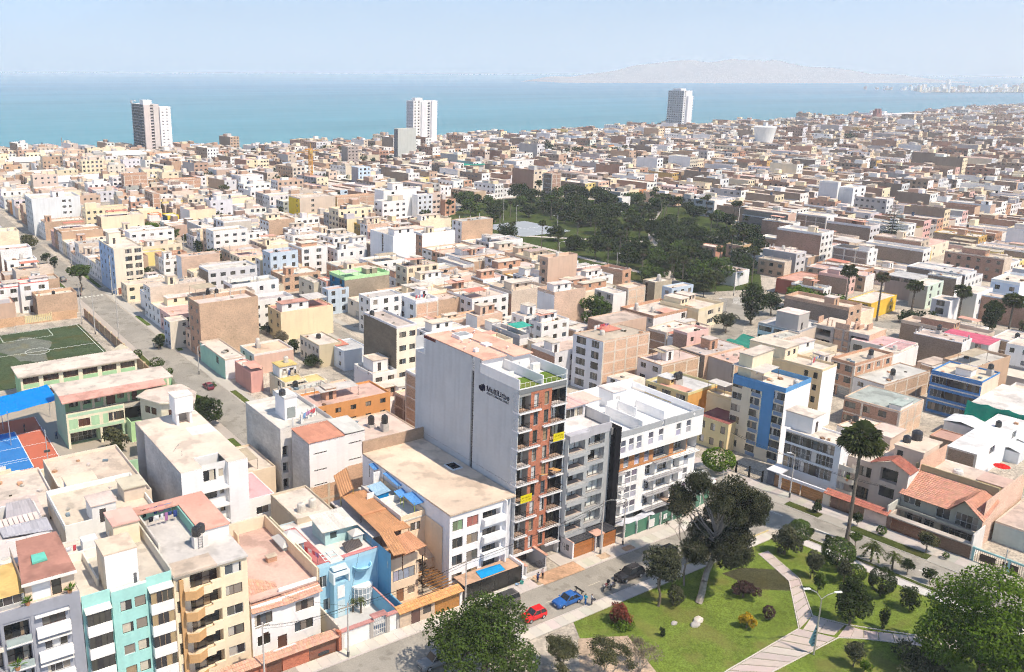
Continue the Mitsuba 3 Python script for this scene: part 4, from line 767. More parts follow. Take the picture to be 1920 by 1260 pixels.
	w = Thing('garden_wall', 'stone garden wall with orange coping and timber garage door before the peach house', 'wall', 55.3,88.1)
	w('stonework').box(0,5.6,0,.4,0,2.4,(.58,.47,.36), BLOCK); w('pier').box(9.8,10.2,0,.5,0,2.6,(.78,.77,.76))
	g = w('garage_door', 'gloss')
	for i in range(12): g.box(5.7,9.75,.12,.2,.05 + i * .2,.22 + i * .2, jit((.36,.17,.04),.1), PLAIN)
	w('door', 'gloss').box(1.8,3.2,-.03,.02,.05,2.1,(.10,.05,.04), PLAIN); w('window', 'glass').box(3.7,5.0,-.03,.02,1.0,2.1,(.06,.05,.05), PLAIN)
	tiles(w, 'coping', (-.3,-.5,2.5),(10.2,-.5,2.6),(10.2,1.0,3.0),(-.3,1.0,2.9),(.62,.34,.15),3); w.build()
orange_roof_house()

def white_flats():
	global RND; RND = random.Random(27)
	b = Bld('apartment_building', 'white four storey building with a broad dusty roof in the shade of the lettered wall', 'apartment building', 65.7,91.7); b.w, b.d = 11.6,24.5
	W = (.82,.83,.85); H = []
	cur = [(.18,.24,.16),(.30,.12,.10),(.45,.44,.42), None]
	for i in range(4):
		z = 1.0 + 2.72 * i + (.0 if i else .4); hh = 1.6
		for k, (u0, u1) in enumerate(((.5,2.3),(3.0,5.0))): H.append((u0, u1, z + .3, z + .3 + hh - (.6 if i == 0 else 0), 'w', cur[k] if i == 3 else None))
		H.append((5.75,9.0, z + .2, z + 1.9, 'o'))
	b.wall(b.plane('F'),0,9.6,0,12.2, H, W, detail=2, wf=(.25,.22,.2)); b('wall').box(9.6,11.6,.8,1.0,0,12.2,(.62,.66,.70)).box(9.5,9.7,-.7,1,0,12.2, W)
	for i in range(4): b.new('balcony').box(5.6,9.6,-.75,0,1.0 + 2.72 * i, 1.2 + 2.72 * i + .75,(.76,.79,.83))
	b.wall(b.plane('L'),0,24.5,0,12.2,[], W, detail=0); b.wall(b.plane('R'),.9,24.5,0,12.0,[], W, detail=0); b.wall(b.plane('K'),0,11.6,0,12.2,[], W, detail=0)
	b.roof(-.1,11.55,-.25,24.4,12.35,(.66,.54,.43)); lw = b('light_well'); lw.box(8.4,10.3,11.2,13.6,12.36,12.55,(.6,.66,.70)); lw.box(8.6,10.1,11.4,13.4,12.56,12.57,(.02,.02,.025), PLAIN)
	b('back_wall').box(-.1,11.6,24.2,24.5,12.3,14.3,(.40,.29,.21), BLOCK); b.build()
	g = Thing('garden_wall', 'black sheet metal fence with white posts and a blue pool of tarpaulin behind it', 'fence', 66.2,88.6)
	for i in range(4): g.new('panel', 'gloss').box(.4 + i * 2.5,2.85 + i * 2.5,0,.08,0,2.6,(.012,.012,.013), PLAIN)
	g('post').box(10.3,10.55,-.1,3,0,2.8,(.82,.82,.84)); g('terrace').box(.3,10.3,.3,3.1,2.2,2.3,(.52,.34,.24), ROOF); g.build()
	t = Thing('tarpaulin', 'bright blue tarpaulin spread behind the black metal fence', 'tarpaulin', 69.6,89.2,2.32); t('sheet', 'cloth').add([(0,0,.05),(4.4,.1,.02),(4.6,1.7,.1),(.4,1.9,.12),(2.2,.9,.2)],[[0,1,4],[1,2,4],[2,3,4],[3,0,4]],(.02,.35,.75), PLAIN); t.build()
white_flats()

# the blocks behind the row
def back_row():
	global RND; RND = random.Random(28)
	b = Bld('apartment_building', 'white five storey block with open stair landings in its front and a dusty cream roof', 'apartment building', 36.3,117.5); b.w, b.d = 10.3,23
	H = []
	for i in range(5): H += [(3.6,5.6,1.3 + 2.85 * i, 3.1 + 2.85 * i, 'w'),(6.0,6.8,1.6 + 2.85 * i, 2.9 + 2.85 * i, 'w')]
	b.wall(b.plane('F', 1.0),3.3,7.2,0,15.5, H, (.74,.74,.74), detail=2); b.wall(b.plane('F'),0,3.3,0,15.5,[],(.86,.86,.87), detail=0); b.wall(b.plane('F'),7.2,10.3,0,15.5,[],(.86,.86,.87), detail=0)
	for x in (3.3,7.2): b('wall').quad((x, 0,0),(x, 1,0),(x, 1,15.5),(x, 0,15.5),(.84,.84,.84))
	for i in range(5): b.new('landing').box(3.3,7.2,-.04,1.0,2.85 * i, 2.85 * i + .35,(.84,.84,.85))
	b.wall(b.plane('L'),0,18,0,15.5,[],(.52,.51,.50), BLOCK, detail=0); b.wall(b.plane('R'),0,23,0,15.5,[], WHITE, detail=0); b.wall(b.plane('K'),0,10.3,0,15.5,[], WHITE, detail=0)
	b('roof').box(0,3.3,0,23,15.3,15.5,(.68,.57,.48), ROOF).box(7.2,10.3,0,23,15.3,15.5,(.68,.57,.48), ROOF).box(3.3,7.2,4.2,23,15.3,15.5,(.68,.57,.48), ROOF); b('stair_well').box(3.3,7.2,4.0,4.2,8,15.5,(.78,.78,.78))
	b('tank_house').box(5.2,8.2,17.5,20.5,17.6,20.4,(.84,.84,.86)); b('tank_house__roof').box(5.1,8.3,17.4,20.6,20.4,20.5,(.66,.62,.58), ROOF); b('tank_house__leg').box(5.4,5.8,17.8,20.2,15.5,17.6, WHITE).box(7.6,8.0,17.8,20.2,15.5,17.6,(.8,.8,.8)).box(5.8,7.6,19.6,19.8,15.5,17.6,(.3,.3,.3)); b('light_well').box(6.2,10.2,12.5,16,15.1,15.51,(.70,.71,.72))
	b('roof_mark').bar((1.5,8,15.51),(2.5,8,16.6),.03,(.2,.2,.2)).bar((2.2,6,15.5),(2.2,6,16.5),.03,(.2,.2,.2)); b.build()
	c = Bld('apartment_building', 'four storey block with white upper wall, bare brick below and a flaking red sheet roof', 'apartment building', 59.0,121.9); c.w, c.d = 10.4,6.6
	c.wall(c.plane('F'),0,10.4,0,5.4,[],(.58,.38,.25), BRICK, detail=0, part='brick_wall'); c.wall(c.plane('F'),0,10.4,5.4,13.3,[],(.84,.83,.82), detail=0)
	f = c('concrete_frame')
	for x in (0,3.2,7.0,9.9): f.box(x, x + .45,-.06,.05,0,5.5,(.56,.46,.36), BLOCK)
	f.box(0,10.4,-.05,.05,2.6,3.0,(.56,.46,.36), BLOCK); c('brick_patch').box(7.0,10.4,-.03,.02,5.4,7.6,(.58,.38,.25), BRICK)
	s_ = c('vent_slot', 'glass')
	for x, z in ((.8,8.2),(.8,11.2),(7.3,8.6),(7.3,11.6),(.8,5.6)): s_.box(x, x + 2.4,-.02,.02, z, z + .16,(.06,.06,.06), PLAIN)
	c.wall(c.plane('L'),0,6.6,0,13.3,[],(.52,.51,.50), BLOCK, detail=0); c.wall(c.plane('R'),0,6.6,0,13.3,[], WHITE, detail=0); c.wall(c.plane('K'),0,10.4,0,13.3,[], CONC, BLOCK, detail=0)
	c.roof(0,10.4,0,6.6,13.2, CONC); corrugated(c('red_sheet_roof'),(-.1,-.15,13.35),(6.6,-.1,13.3),(6.8,6.7,13.6),(-.1,6.7,13.6),(.52,.235,.165),.7,.04); corrugated(c('grey_sheet_roof'),(6.7,0,13.5),(10.6,.1,13.4),(10.8,6.8,13.7),(6.8,6.8,13.7),(.56,.55,.53),.7,.04); c.build()
	d = Bld('apartment_building', 'long grey concrete walled block with a white roof hut and washing lines', 'apartment building', 57.6,130.0); d.w, d.d = 10,15
	d.wall(d.plane('L'),0,15,0,13.2,[],(.54,.53,.51), BLOCK, detail=0, part='side_wall'); d.wall(d.plane('F'),0,10,0,13.2,[(.3,1.4,2,4, 'o'),(.3,1.4,5,7, 'o'),(.3,1.4,8,10, 'o')],(.7,.68,.66)); d.wall(d.plane('R'),0,15,0,13.2,[], WHITE, detail=0); d.wall(d.plane('K'),0,10,0,13.2,[], CONC, BLOCK, detail=0)
	d.roof(0,10,0,15,12.6,(.64,.60,.55)); d.parapet(0,10,0,15,12.6,.7,(.6,.58,.56)); h = d('roof_hut'); h.box(3.0,5.4,4.5,8.5,12.6,16.6,(.78,.79,.82)); d('roof_hut__window', 'glass').box(3.4,5.0,4.46,4.5,12.9,14.9,(.28,.30,.30), PLAIN); d('roof_hut__roof').box(2.9,5.5,4.4,8.6,16.6,16.9,(.6,.6,.6)); d('roof_column')
	for x, y in ((2.6,.6),(4.6,1.4),(5.4,2.6),(6.8,3.2),(7.8,3.6),(8.6,4.4)): d('roof_column').box(x, x + .3, y, y + .3,12.6,14.4,(.76,.75,.74))
	d.build(); laundry(62.2,131.8,12.6,25,4.5, 'the grey concrete block, between white roof columns', 17); tank(60.9,136.0,16.9, 'the white roof hut, dark and round', (.03,.03,.035),.6,1.0)
	house('house', 'broad low house with a pale pink roof beside the lettered building', 'house', 70.2,129.2,16.5,14,6.0, F=(.64,.50,.38), L=BEIGE, nf=2, par=.25, roofc=(.64,.50,.44), seed=4, top='clutter,3')
	tank(80.0,138.0,6.0, 'the pale pink roof beside the lettered building, alone', (.02,.02,.022),.62,1.7,.6); tank(81.2,135.0,6.0, 'a brick post on the pale pink roof', (.02,.02,.022),.62,1.6,1.6)
	house('house', 'small white house with a pink ribbed roof tucked behind the white five storey block', 'house', 47.4,119.5,4.2,9,7.4, F=(.84,.84,.86), L=WHITE, nf=2, wF='1x2.0 1.2 .9', par=.1, roofc=(.66,.40,.42), seed=5)
	house('house', 'beige lean-to house with two pale tanks before the blank concrete wall', 'house', 50.3,108.5,6.0,9.5,8.0, F=(.56,.48,.38), L=(.5,.42,.33), nf=3, par=.3, seed=6, top='tankw,.3,.25 tankw,.65,.3')
	house('house', 'long house under pale flat roofs between the school wall and the turquoise building', 'house', 19.3,114.3,12,12,12.6, F=(.80,.79,.76), L=(.55,.48,.40), nf=4, par=.8, roofc=(.56,.48,.40), seed=7, top='box,.3,.0,3.2,3.5,2.6,0 clutter,6 room,.75,.35,.25,.3,2.0,5', short='the pale roofs between the school wall and the turquoise building')
	house('house', 'dusty roofed house with an unfinished walled terrace next to the school wall', 'house', 22.5,127.0,12,20,9.0, F=(.72,.62,.54), L=(.55,.48,.40), nf=3, par=.5, roofc=(.60,.50,.42), seed=8, top='room,.05,.1,.35,.25,2.4,3 clutter,12')
	house('house', 'house with a bare terrace roof and mesh over a sunken court, below the school front', 'house', 11.5,118.0,9.5,24,10.0, F=(.7,.62,.55), L=(.55,.48,.40), nf=3, par=.5, roofc=(.56,.48,.42), seed=9, top='clutter,12 room,.1,.2,.6,.3,1.6,3')
	house('house', 'brown brick house between the white five storey block and the bare brick one', 'house', 48.0,130.0,8.5,11,6.5, F=(.68,.55,.42), L=(.62,.52,.42), nf=2, par=.3, seed=10, top='shed,.1,.1,5,5,2.0,3 clutter,6')
back_row()

# ------------------------------------------------------------------ the school with its courts and playing field
def school():
	global RND; RND = random.Random(31)
	GR, CR, RW = (.36,.58,.34),(.80,.74,.56),(.20,.085,.055)
	def block(text, x, y, w, d, h, nf, cols, roofc, deg=0):
		b = Bld('school_building', text, 'school building', x, y, 0, deg, None, 'school buildings around the courts'); b.w, b.d = w, d; fh = h / nf; H = []
		for f in range(nf):
			for i in range(cols):
				u = (i + .5) * w / cols; H.append((u - w / cols * .39, u + w / cols * .39, f * fh + 1.3, f * fh + fh - .45, 'w', (.05,.03,.025)))
		b.wall(b.plane('F'),0, w, 0, h, H, CR, detail=2, wf=RW)
		for hh in H: b.new('window_panel').box(hh[0], hh[1],-.02,.05, hh[2] - 1.05, hh[2] - .02, GR)
		b.wall(b.plane('L'),0, d, 0, h, [], GR, detail=0); b.wall(b.plane('R'),0, d, 0, h, [], CR, detail=0); b.wall(b.plane('K'),0, w, 0, h, [], CR, detail=0)
		b('roof').box(-.6, w + .5,-.7, d + .4, h, h + .28, roofc, ROOF); return b
	b = block('cream and green classroom block beside the playing field', 28.2,202.3,25.6,7.6,6.3,2,6,(.60,.53,.47)); b.build()
	# the block with the gallery
	h = 10.1; b = Bld('school_building', 'cream and green school building with an open gallery under a flaking pink eave', 'school building', 31.3,171.6,0,0, None, 'school buildings around the courts'); b.w, b.d = 22,10
	b.wall(b.plane('L'),0,10,0, h, [],(.34,.52,.36), detail=0); b.wall(b.plane('R'),0,10,0, h, [], CR, detail=0); b.wall(b.plane('K'),0,22,0, h, [], CR, detail=0)
	b.wall(b.plane('F', 2.6),0,22,6.6, h, [(1.2,3.0,7.6,9.2),(3.8,5.4,7.7,9.2),(6.0,7.4,7.7,9.2),(8.4,10.2,6.7,9.2, 'd', (.12,.05,.04)),(10.6,12,7.6,9.2),(13.5,14.6,6.7,9.1, 'd', (.12,.05,.04))], GR, detail=2, wf=RW)
	for u in (3.3,5.6,7.8,12.6,16.5,20.8): b('pilaster').box(u, u + .5,2.52,2.7,6.6, h, CR)
	b('gallery_floor').box(0,22,0,2.6,6.3,6.6,(.36,.35,.30), PAVING)
	b.wall(b.plane('F'),0,11.2,3.2,6.3,[(2.2,4.4,4.2,5.8, 'w', (.08,.03,.02)),(8.0,11.0,4.2,6.0, 'w')], CR, detail=2, wf=RW)
	for u0, u1 in ((.4,2.1),(4.6,6.2),(6.9,7.9)): b.new('green_panel').box(u0, u1,-.02,.03,4.0,6.0,(.42,.62,.40))
	b('gallery_parapet').box(0,11.2,-.02,.16,6.3,7.3, CR); b('green_panel_band').box(.3,10.9,-.05,-.02,6.5,7.1,(.46,.66,.46)).box(.3,10.9,-.05,.02,3.3,3.9,(.46,.66,.46))
	b.wall(((11.2,0),(0,1),(-1,0)),0,2.6,3.2,6.6,[], CR, detail=0); b.wall(b.plane('F', 2.0),0,22,0,3.2,[(.8,6.0,0.1,2.7, 'o'),(7,11,.1,2.7, 'o')],(.40,.55,.38), detail=1)
	for u in (0,6.2): b('column').box(u, u + .45,0,.5,0,3.2, CR)
	b('soffit').quad((0,0,3.2),(11.2,0,3.2),(11.2,2.0,3.2),(0,2.0,3.2), CR)
	b('roof').box(-.6,22.2,2.5,10.4, h, h + .26,(.61,.53,.46), ROOF); b('eave').add([(-.6,-.5, h - .5),(20,.2, h - .5),(20,2.5, h + .1),(-.6,2.5, h + .1),(-.6,-.5, h - .3),(20,.2, h - .3),(20,2.5, h + .24),(-.6,2.5, h + .24)],[[4,5,6,7],[0,1,5,4],[0,1,2,3],[0,3,7,4],[1,2,6,5]],(.58,.32,.27), ROOF)
	b.rail(lambda u, z: (u, .1, z),0,11,7.3,.3,(.3,.3,.3),.5)
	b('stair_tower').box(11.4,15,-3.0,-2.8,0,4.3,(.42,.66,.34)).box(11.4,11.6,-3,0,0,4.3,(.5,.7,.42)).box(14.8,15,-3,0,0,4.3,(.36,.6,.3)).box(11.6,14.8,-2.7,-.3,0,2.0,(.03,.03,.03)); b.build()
	# the eight sided hall
	o = Thing('school_building', 'cream eight sided school hall with a flat dusty roof', 'school building', group='school buildings around the courts'); P = [(45,169),(48.2,172.2),(53.8,171.2),(54.8,165.6),(52.8,160.8),(47.5,163.6)]
	from shapely.geometry import Polygon
	for i in range(6):
		a, c = P[i], P[(i + 1) % 6]; o('wall').quad((*a, 0),(*c, 0),(*c, 9.0),(*a, 9.0), CR); d = np.array(c) - np.array(a); n = np.array([d[1],-d[0]]) / np.linalg.norm(d); n = n if np.dot(n, np.array(a) + d / 2 - np.array((50.5,167))) > 0 else -n
		for f in (.35,.65): q = np.array(a) + d * f + n * .02; u = d / np.linalg.norm(d) * .7; o.new('window', 'glass').quad((*(q - u),6.2),(*(q + u),6.2),(*(q + u),7.6),(*(q - u),7.6),(.07,.03,.02), PLAIN)
	Q = list(Polygon(P).buffer(.6, join_style=2).exterior.coords)[:-1]; o('roof').poly(Q, 9.24,(.62,.54,.47), ROOF).poly(Q, 9.0,(.5,.45,.4), ROOF)
	for i in range(len(Q)): a, c = Q[i], Q[(i + 1) % len(Q)]; o('roof').quad((*a, 9.0),(*c, 9.0),(*c, 9.24),(*a, 9.24), CR)
	o.build()
	c = Thing('sheet_roof', 'small grey glazed lean-to roof beside the eight sided hall', 'roof', 41.5,158.5,5.6,-8); corrugated(c('sheet'),(0,0,0),(6.5,.4,0),(6.6,4.4,.8),(1.0,4.4,.8),(.34,.33,.38),1.2,.05)
	for x, y in ((.3,.2),(6.2,.5),(1.2,4.2),(6.3,4.2)): c('post', 'metal').bar((x, y, -5.6),(x, y, .1 + y * .15),.07,(.3,.3,.3))
	c.build()
	aw = Thing('shade_awning', 'big bright blue shade awning stretched over the school yard', 'awning'); V = []; F = []; n, m = 10,6
	for i in range(n + 1):
		for j in range(m + 1):
			f, g = i / n, j / m; a = np.array([14,186.5,7.2]) * (1 - f) + np.array([31.7,191,7.4]) * f; d = np.array([13,177.2,6.6]) * (1 - f) + np.array([31.9,181.6,7.0]) * f
			q = a * (1 - g) + d * g; q[2] -= .55 * math.sin(math.pi * f) * math.sin(math.pi * g) + .08 * math.sin(f * 23); V.append(q)
	for i in range(n):
		for j in range(m): k = i * (m + 1) + j; F.append([k, k + 1, k + m + 2, k + m + 1])
	aw('sheet', 'cloth').add(V, F, (.01,.24,.72), PLAIN)
	for x, y in ((31.7,191),(31.9,181.7),(22,179.7),(22,188.6)): aw.new('mast', 'metal').bar((x, y, 0),(x, y, 7.2),.09,(.5,.5,.5))
	aw.build()
	court = Thing('sports_court', 'red and blue painted ball court with white lines in the school yard', 'court'); court('red_surface').box(9,29.0,164,193.2,.0,.03,(.48,.15,.09), PAVING); court('blue_surface').box(9,23.8,166.4,186.6,.03,.038,(.04,.20,.50), PAVING)
	ln = court('court_line')
	for x0, x1, y0, y1 in ((9,29,177.6,177.72),(28.8,28.92,164,193.2),(23.74,23.88,166.4,186.6),(9,23.8,166.4,166.52),(9,23.8,186.5,186.62),(9,23.8,182.6,182.72),(9,23.8,171.6,171.72),(9,29,170.6,170.7),(23.8,29,184.6,184.7)): ln.box(x0, x1, y0, y1,.04,.048,(.75,.75,.75), PLAIN)
	kind(court.build(), 'structure')
	yd = Thing('school_yard', 'grey concrete school yard', 'yard'); yd('slab').box(-5,55,150,212,-.004,.012,(.36,.33,.28), PAVING); kind(yd.build(), 'structure')
	# field
	f = Thing('playing_field', 'dark green football field with worn patches and white lines', 'sports field'); f('turf').box(-10,54.0,214,262.2,.0,.02,(.055,.085,.045), TURF)
	l = f('field_line')
	for x0, x1, y0, y1 in ((53.2,53.36,214,262),(-10,53.3,261.7,261.9),(-10,53.3,240.8,241.0),(32.2,45.2,254,254.18),(45.1,45.27,254,261.8),(32.2,32.36,254,261.8)): l.box(x0, x1, y0, y1,.022,.03,(.6,.62,.58), PLAIN)
	for i in range(24): a0, a1 = i * math.pi / 12,(i + 1) * math.pi / 12; l.bar((38.5 + 3 * math.cos(a0),240.9 + 3 * math.sin(a0),.025),(38.5 + 3 * math.cos(a1),240.9 + 3 * math.sin(a1),.025),.08,(.6,.62,.58))
	f('worn_patch').poly([(36.5 + 6 * math.cos(t) * (1 + .3 * math.sin(3 * t)),244 + 12 * math.sin(t) * (1 + .15 * math.cos(5 * t))) for t in np.linspace(0,6.28,24)[:-1]],.0215,(.15,.16,.13), TURF); kind(f.build(), 'structure')
	g = Thing('goal_frame', 'white goal frame at the far end of the football field', 'goal', 38.7,262.0); g('frame', 'metal').bar((-2,0,0),(-2,0,2),.08,(.8,.8,.8)).bar((2,0,0),(2,0,2),.08,(.8,.8,.8)).bar((-2,0,2),(2,0,2),.08,(.8,.8,.8)); g.build()
	w = Thing('field_wall', 'orange brick wall with yellow grille bays along the far side of the football field', 'wall'); OB = (.56,.36,.22)
	for i in range(8):
		x = -3 + i * 7.3
		if i % 2: w.new('brick_panel').box(x, x + 7.1,269.5,269.75,0,2.6, OB, BRICK)
		else:
			gr = w.new('grille')
			for k in range(14): gr.box(x + .1 + k * .5, x + .4 + k * .5,269.5,269.65,.3,2.5,(.66,.58,.30), PLAIN)
			gr.box(x, x + 7.1,269.48,269.7,0,.4, OB, BRICK)
		w('pier').box(x - .2, x, 269.4,269.9,0,2.9,(.70,.60,.38))
	w.build()
	w = Thing('field_wall', 'long brown brick wall between the football field and the avenue', 'wall')
	for i in range(11): w.new('brick_panel').box(57.2,57.45,203 + i * 6.05,208.85 + i * 6.05,0,2.7,(.38,.25,.17), BRICK); w('pier').box(57.1,57.6,202.75 + i * 6.05,203 + i * 6.05,0,2.95,(.66,.58,.38))
	w.build()
	bt = Thing('entrance_booth', 'cream barred gate and little canvas roof in the field wall on the avenue', 'gate', 57.0,217.5); 
	for i in range(14): bt('grille').box(.0,.15, i * .5, i * .5 + .3,.3,2.6,(.70,.62,.36), PLAIN)
	bt('roof').add([(-3,0,2.6),(.6,0,2.6),(.6,7,2.6),(-3,7,2.6),(-1.2,1,4.0),(-1.2,6,4.0)],[[0,1,4,4],[1,2,5,4],[2,3,5,5],[3,0,4,5]],(.70,.62,.46), SHEET); bt.build()
	# the front of the school toward the viewer: green wall and the lettered entrance
	w = Thing('school_wall', 'long pale green wall with cream piers between the school and the houses', 'wall')
	for i in range(5):
		x = 25.2 + i * 3.15; a, c = np.array([x, 155.6 - (x - 25) * .1]), np.array([x + 3.15,155.6 - (x - 21.85) * .1]); u = (c - a) / np.linalg.norm(c - a); w.new('panel').obox((*((a + c) / 2),1.35),(*u, 0),(-u[1], u[0],0),(2.9,.25,2.7),(.36,.58,.38), PLASTER); w('pier').box(a[0] - .15, a[0] + .15, a[1] - .2, a[1] + .2,0,2.95, CR)
	w.build()
	e = Thing('school_entrance', 'cream school entrance front with stepped top, dark lettering and green gates', 'school entrance', 12,155.8)
	e('fascia').box(0,12.8,-.1,.5,2.6,3.9, CR).box(2.0,8.0,-.08,.48,3.9,4.6, CR).box(3.0,6.6,-.06,.46,4.6,5.2, CR); e('pier').box(9.0,9.4,-.12,.4,0,2.6, CR).box(11.0,11.3,-.12,.4,0,2.6, CR).box(0,.3,-.12,.4,0,2.6, CR)
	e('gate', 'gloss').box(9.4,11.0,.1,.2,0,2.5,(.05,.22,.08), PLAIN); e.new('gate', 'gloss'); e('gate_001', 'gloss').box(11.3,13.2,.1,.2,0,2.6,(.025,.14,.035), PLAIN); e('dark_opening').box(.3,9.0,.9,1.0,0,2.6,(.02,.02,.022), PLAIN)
	for x0, x1, z0, z1 in ((4.6,6.0,.6,2.1),(6.1,6.6,1.2,2.1),(7.0,7.8,1.6,2.2),(8.0,8.5,1.7,2.2)): e.new('notice').box(x0, x1,.84,.9, z0, z1,(.62,.62,.66), PLAIN)
	e('blue_sign').box(5.4,7.6,-.16,-.1,2.75,3.15,(.10,.25,.32), PLAIN)
	tm = meshkit.text_mesh('JESUS REDENTOR', .42,.03); v = np.array(tm.vertices); s_ = 4.4 / v[:, 0].max(); e('lettering').add(np.stack([5.6 + v[:, 0] * s_, -.105 - v[:, 2],3.3 + v[:, 1]],1), tm.faces, (.07,.05,.03), PLAIN); e.build()
	for i, (x, y) in enumerate(((17.5,160.5),(25.6,161.5))): 
		t = Thing('basketball_hoop' if i == 0 else 'floodlight_pole', ('white basketball backboard on a pole at the edge of the painted court', 'tall pale floodlight pole at the corner of the painted court')[i],('basketball hoop', 'floodlight')[i], x, y)
		t('pole', 'metal').bar((0,0,0),(0,0,3.2 if i == 0 else 9),.09,(.7,.7,.7))
		if i == 0: t('backboard', 'gloss').box(-.9,.9,.4,.46,2.7,3.9,(.8,.8,.8), PLAIN)
		else: t('lamp', 'metal').box(-.5,.5,-.1,.2,4.6,5.0,(.12,.12,.12), PLAIN)
		t.build()
school()

# ------------------------------------------------------------------ ground, streets, park floor, sea, islands
def rot_pt(t, s):                        # the street at the side of the park: t across it from the house fronts, s along it
	a = math.radians(6.8); return (135 + t * math.cos(a) - s * math.sin(a),88 + t * math.sin(a) + s * math.cos(a))
COAST = [(-700,930),(-200,900),(124,850),(250,806),(425,780),(640,785),(830,790),(1108,812),(1441,832),(1860,900),(2400,1010),(3400,1300),(4600,1750),(6500,2900)]
def coast_y(x): return float(np.interp(x, [p[0] for p in COAST],[p[1] for p in COAST]))
def strip(m, pts, half, z, col, t):
	"""a band of ground along a centre line"""
	p = np.array(pts, float); d = np.gradient(p, axis=0); d /= np.linalg.norm(d, axis=1, keepdims=True); n = np.stack([-d[:, 1], d[:, 0]],1) * half
	V = np.hstack([np.vstack([p - n, p + n]), np.full((2 * len(p),1), z)]); k = len(p)
	m.add(V, [[i, i + 1, i + 1 + k, i + k] for i in range(k - 1)], col, t)
def setting():
	m = MB(); m.poly([(-700,-200),(6500,-200)] + COAST[::-1],0,(.43,.385,.33), SOIL); m.build('ground'); kind('ground', 'structure')
	m = MB(); V = []
	for i, (x, y) in enumerate(COAST): V += [(x, y, 0),(x + 4, y + 14,-14),(x + 8, y + 38,-30.5)]
	F = []
	for i in range(len(COAST) - 1):
		for k in range(2): a = 3 * i + k; F.append([a, a + 1, a + 4, a + 3])
	m.add(V, F, (.40,.33,.27), SOIL); m.build('cliff'); kind('cliff', 'structure')
	n = 96; R = 19500.0
	v = [(0,0,-30)] + [(R * math.cos(2 * math.pi * i / n), R * math.sin(2 * math.pi * i / n),-30) for i in range(n)]
	m = MB(); m.add(v, [[0,1 + i, 1 + (i + 1) % n] for i in range(n)],(.1,.3,.35), PLAIN); m.build('sea', 'sea_surface'); kind('sea', 'structure')
	RD, SW = (.30,.285,.265),(.50,.47,.43)
	m = MB(); strip(m, [(-20,82.5),(60,82.5),(124,83.0)],3.6,.02, RD, ASPHALT)
	strip(m, [rot_pt(-9.3, s) for s in (-60,0,60,115)] + [(115,260),(115,400),(115,560),(112,740)],3.4,.024, RD, ASPHALT)
	strip(m, [(65.6,112),(65.6,200),(65,330),(64,520),(60,780)],4.2,.016, RD, ASPHALT)
	strip(m, [(183.5,130),(183.5,300),(184,520),(184,740)],3.4,.028, RD, ASPHALT); strip(m, [(60,299),(240,299)],3.4,.032, RD, ASPHALT); strip(m, [(60,400),(330,402)],3.2,.034, RD, ASPHALT); strip(m, [(60,505),(400,508)],3.2,.036, RD, ASPHALT); strip(m, [(60,604),(500,607)],3.2,.038, RD, ASPHALT); strip(m, [(230,170),(230,420)],3.0,.03, RD, ASPHALT)
	strip(m, [(330,40),(290,92),(250,148),(214,205)],5.0,.04, RD, ASPHALT); strip(m, [(196,149),(212,160),(243,182)],4.0,.044, RD, ASPHALT)
	m.build('road'); kind('road', 'structure')
	# pavements: a slab bed, its paving slabs as pieces, a kerb
	pv = Thing('pavement', 'pale concrete pavement', 'pavement'); bed = pv('bed'); bed.box(-20,120.5,86.25,88.3,0,.10,(.38,.36,.33), PAVING); bed.box(60,119,77.0,78.9,0,.10,(.38,.36,.33), PAVING)
	k = pv('kerb'); k.box(-20,120,86.1,86.25,0,.13,(.55,.52,.48), PAVING); k.box(60,120,78.9,79.05,0,.13,(.55,.52,.48), PAVING); k.box(100,120,78.88,79.06,.13,.136,(.55,.45,.12), PAVING)
	r = random.Random(2)
	for i in range(58):
		x = 40 + i * 1.4
		if 77.5 < x < 86: pv.new('slab').box(x + .02, x + 1.38,86.3,88.25,.1,.125, jit((.44,.32,.22),.1, r), SOIL)
		else: pv.new('slab').box(x + .02, x + 1.38,86.3,88.25,.1,.125, jit((.56,.53,.48),.1, r), PAVING)
	for i in range(38):
		x = 62 + i * 1.5; pv.new('slab').box(x + .02, x + 1.48,77.05,78.85,.1,.125, jit((.55,.52,.47),.08, r), PAVING)
	pv('soil_patch').box(78.6,86.6,85.9,88.6,.126,.14,(.50,.33,.21), SOIL).box(95.5,97.6,86.4,87.6,.126,.14,(.42,.28,.19), SOIL).box(90.6,92.6,86.6,88,.126,.135,(.52,.38,.28), SOIL)
	pv('forecourt').box(84,120,88.3,91.8,0,.09,(.50,.47,.43), PAVING); kind(pv.build(), 'structure')
	def quadstrip(mb, t0, t1, s0, s1, z, col, t): mb.quad((*rot_pt(t0, s0), z),(*rot_pt(t1, s0), z),(*rot_pt(t1, s1), z),(*rot_pt(t0, s1), z), col, t)
	pv = Thing('pavement', 'pale concrete pavements on both sides of the street along the park', 'pavement'); b = pv('bed'); quadstrip(b, -3.2,0,-60,34,.03,(.38,.36,.33), PAVING); quadstrip(b, -16.0,-14.0,-55,-9,.03,(.40,.38,.36), PAVING); quadstrip(b, -5.6,-3.2,-60,20,.026,(.36,.34,.31), PAVING)
	for i in range(58): quadstrip(pv.new('slab'),-3.1,-.1,-57 + i * 1.5,-55.52 + i * 1.5,.055, jit((.46,.43,.40),.1, r), PAVING)
	for i in range(28): quadstrip(pv.new('slab'),-15.9,-14.1,-54 + i * 1.6,-52.44 + i * 1.6,.06, jit((.56,.53,.52),.08, r), PAVING)
	for t0 in (-5.7,-13.0,-14.0,-16.0): quadstrip(pv('kerb'), t0, t0 + .14,-60,26 if t0 > -10 else -9,.09,(.52,.5,.46), PAVING)
	kind(pv.build(), 'structure')
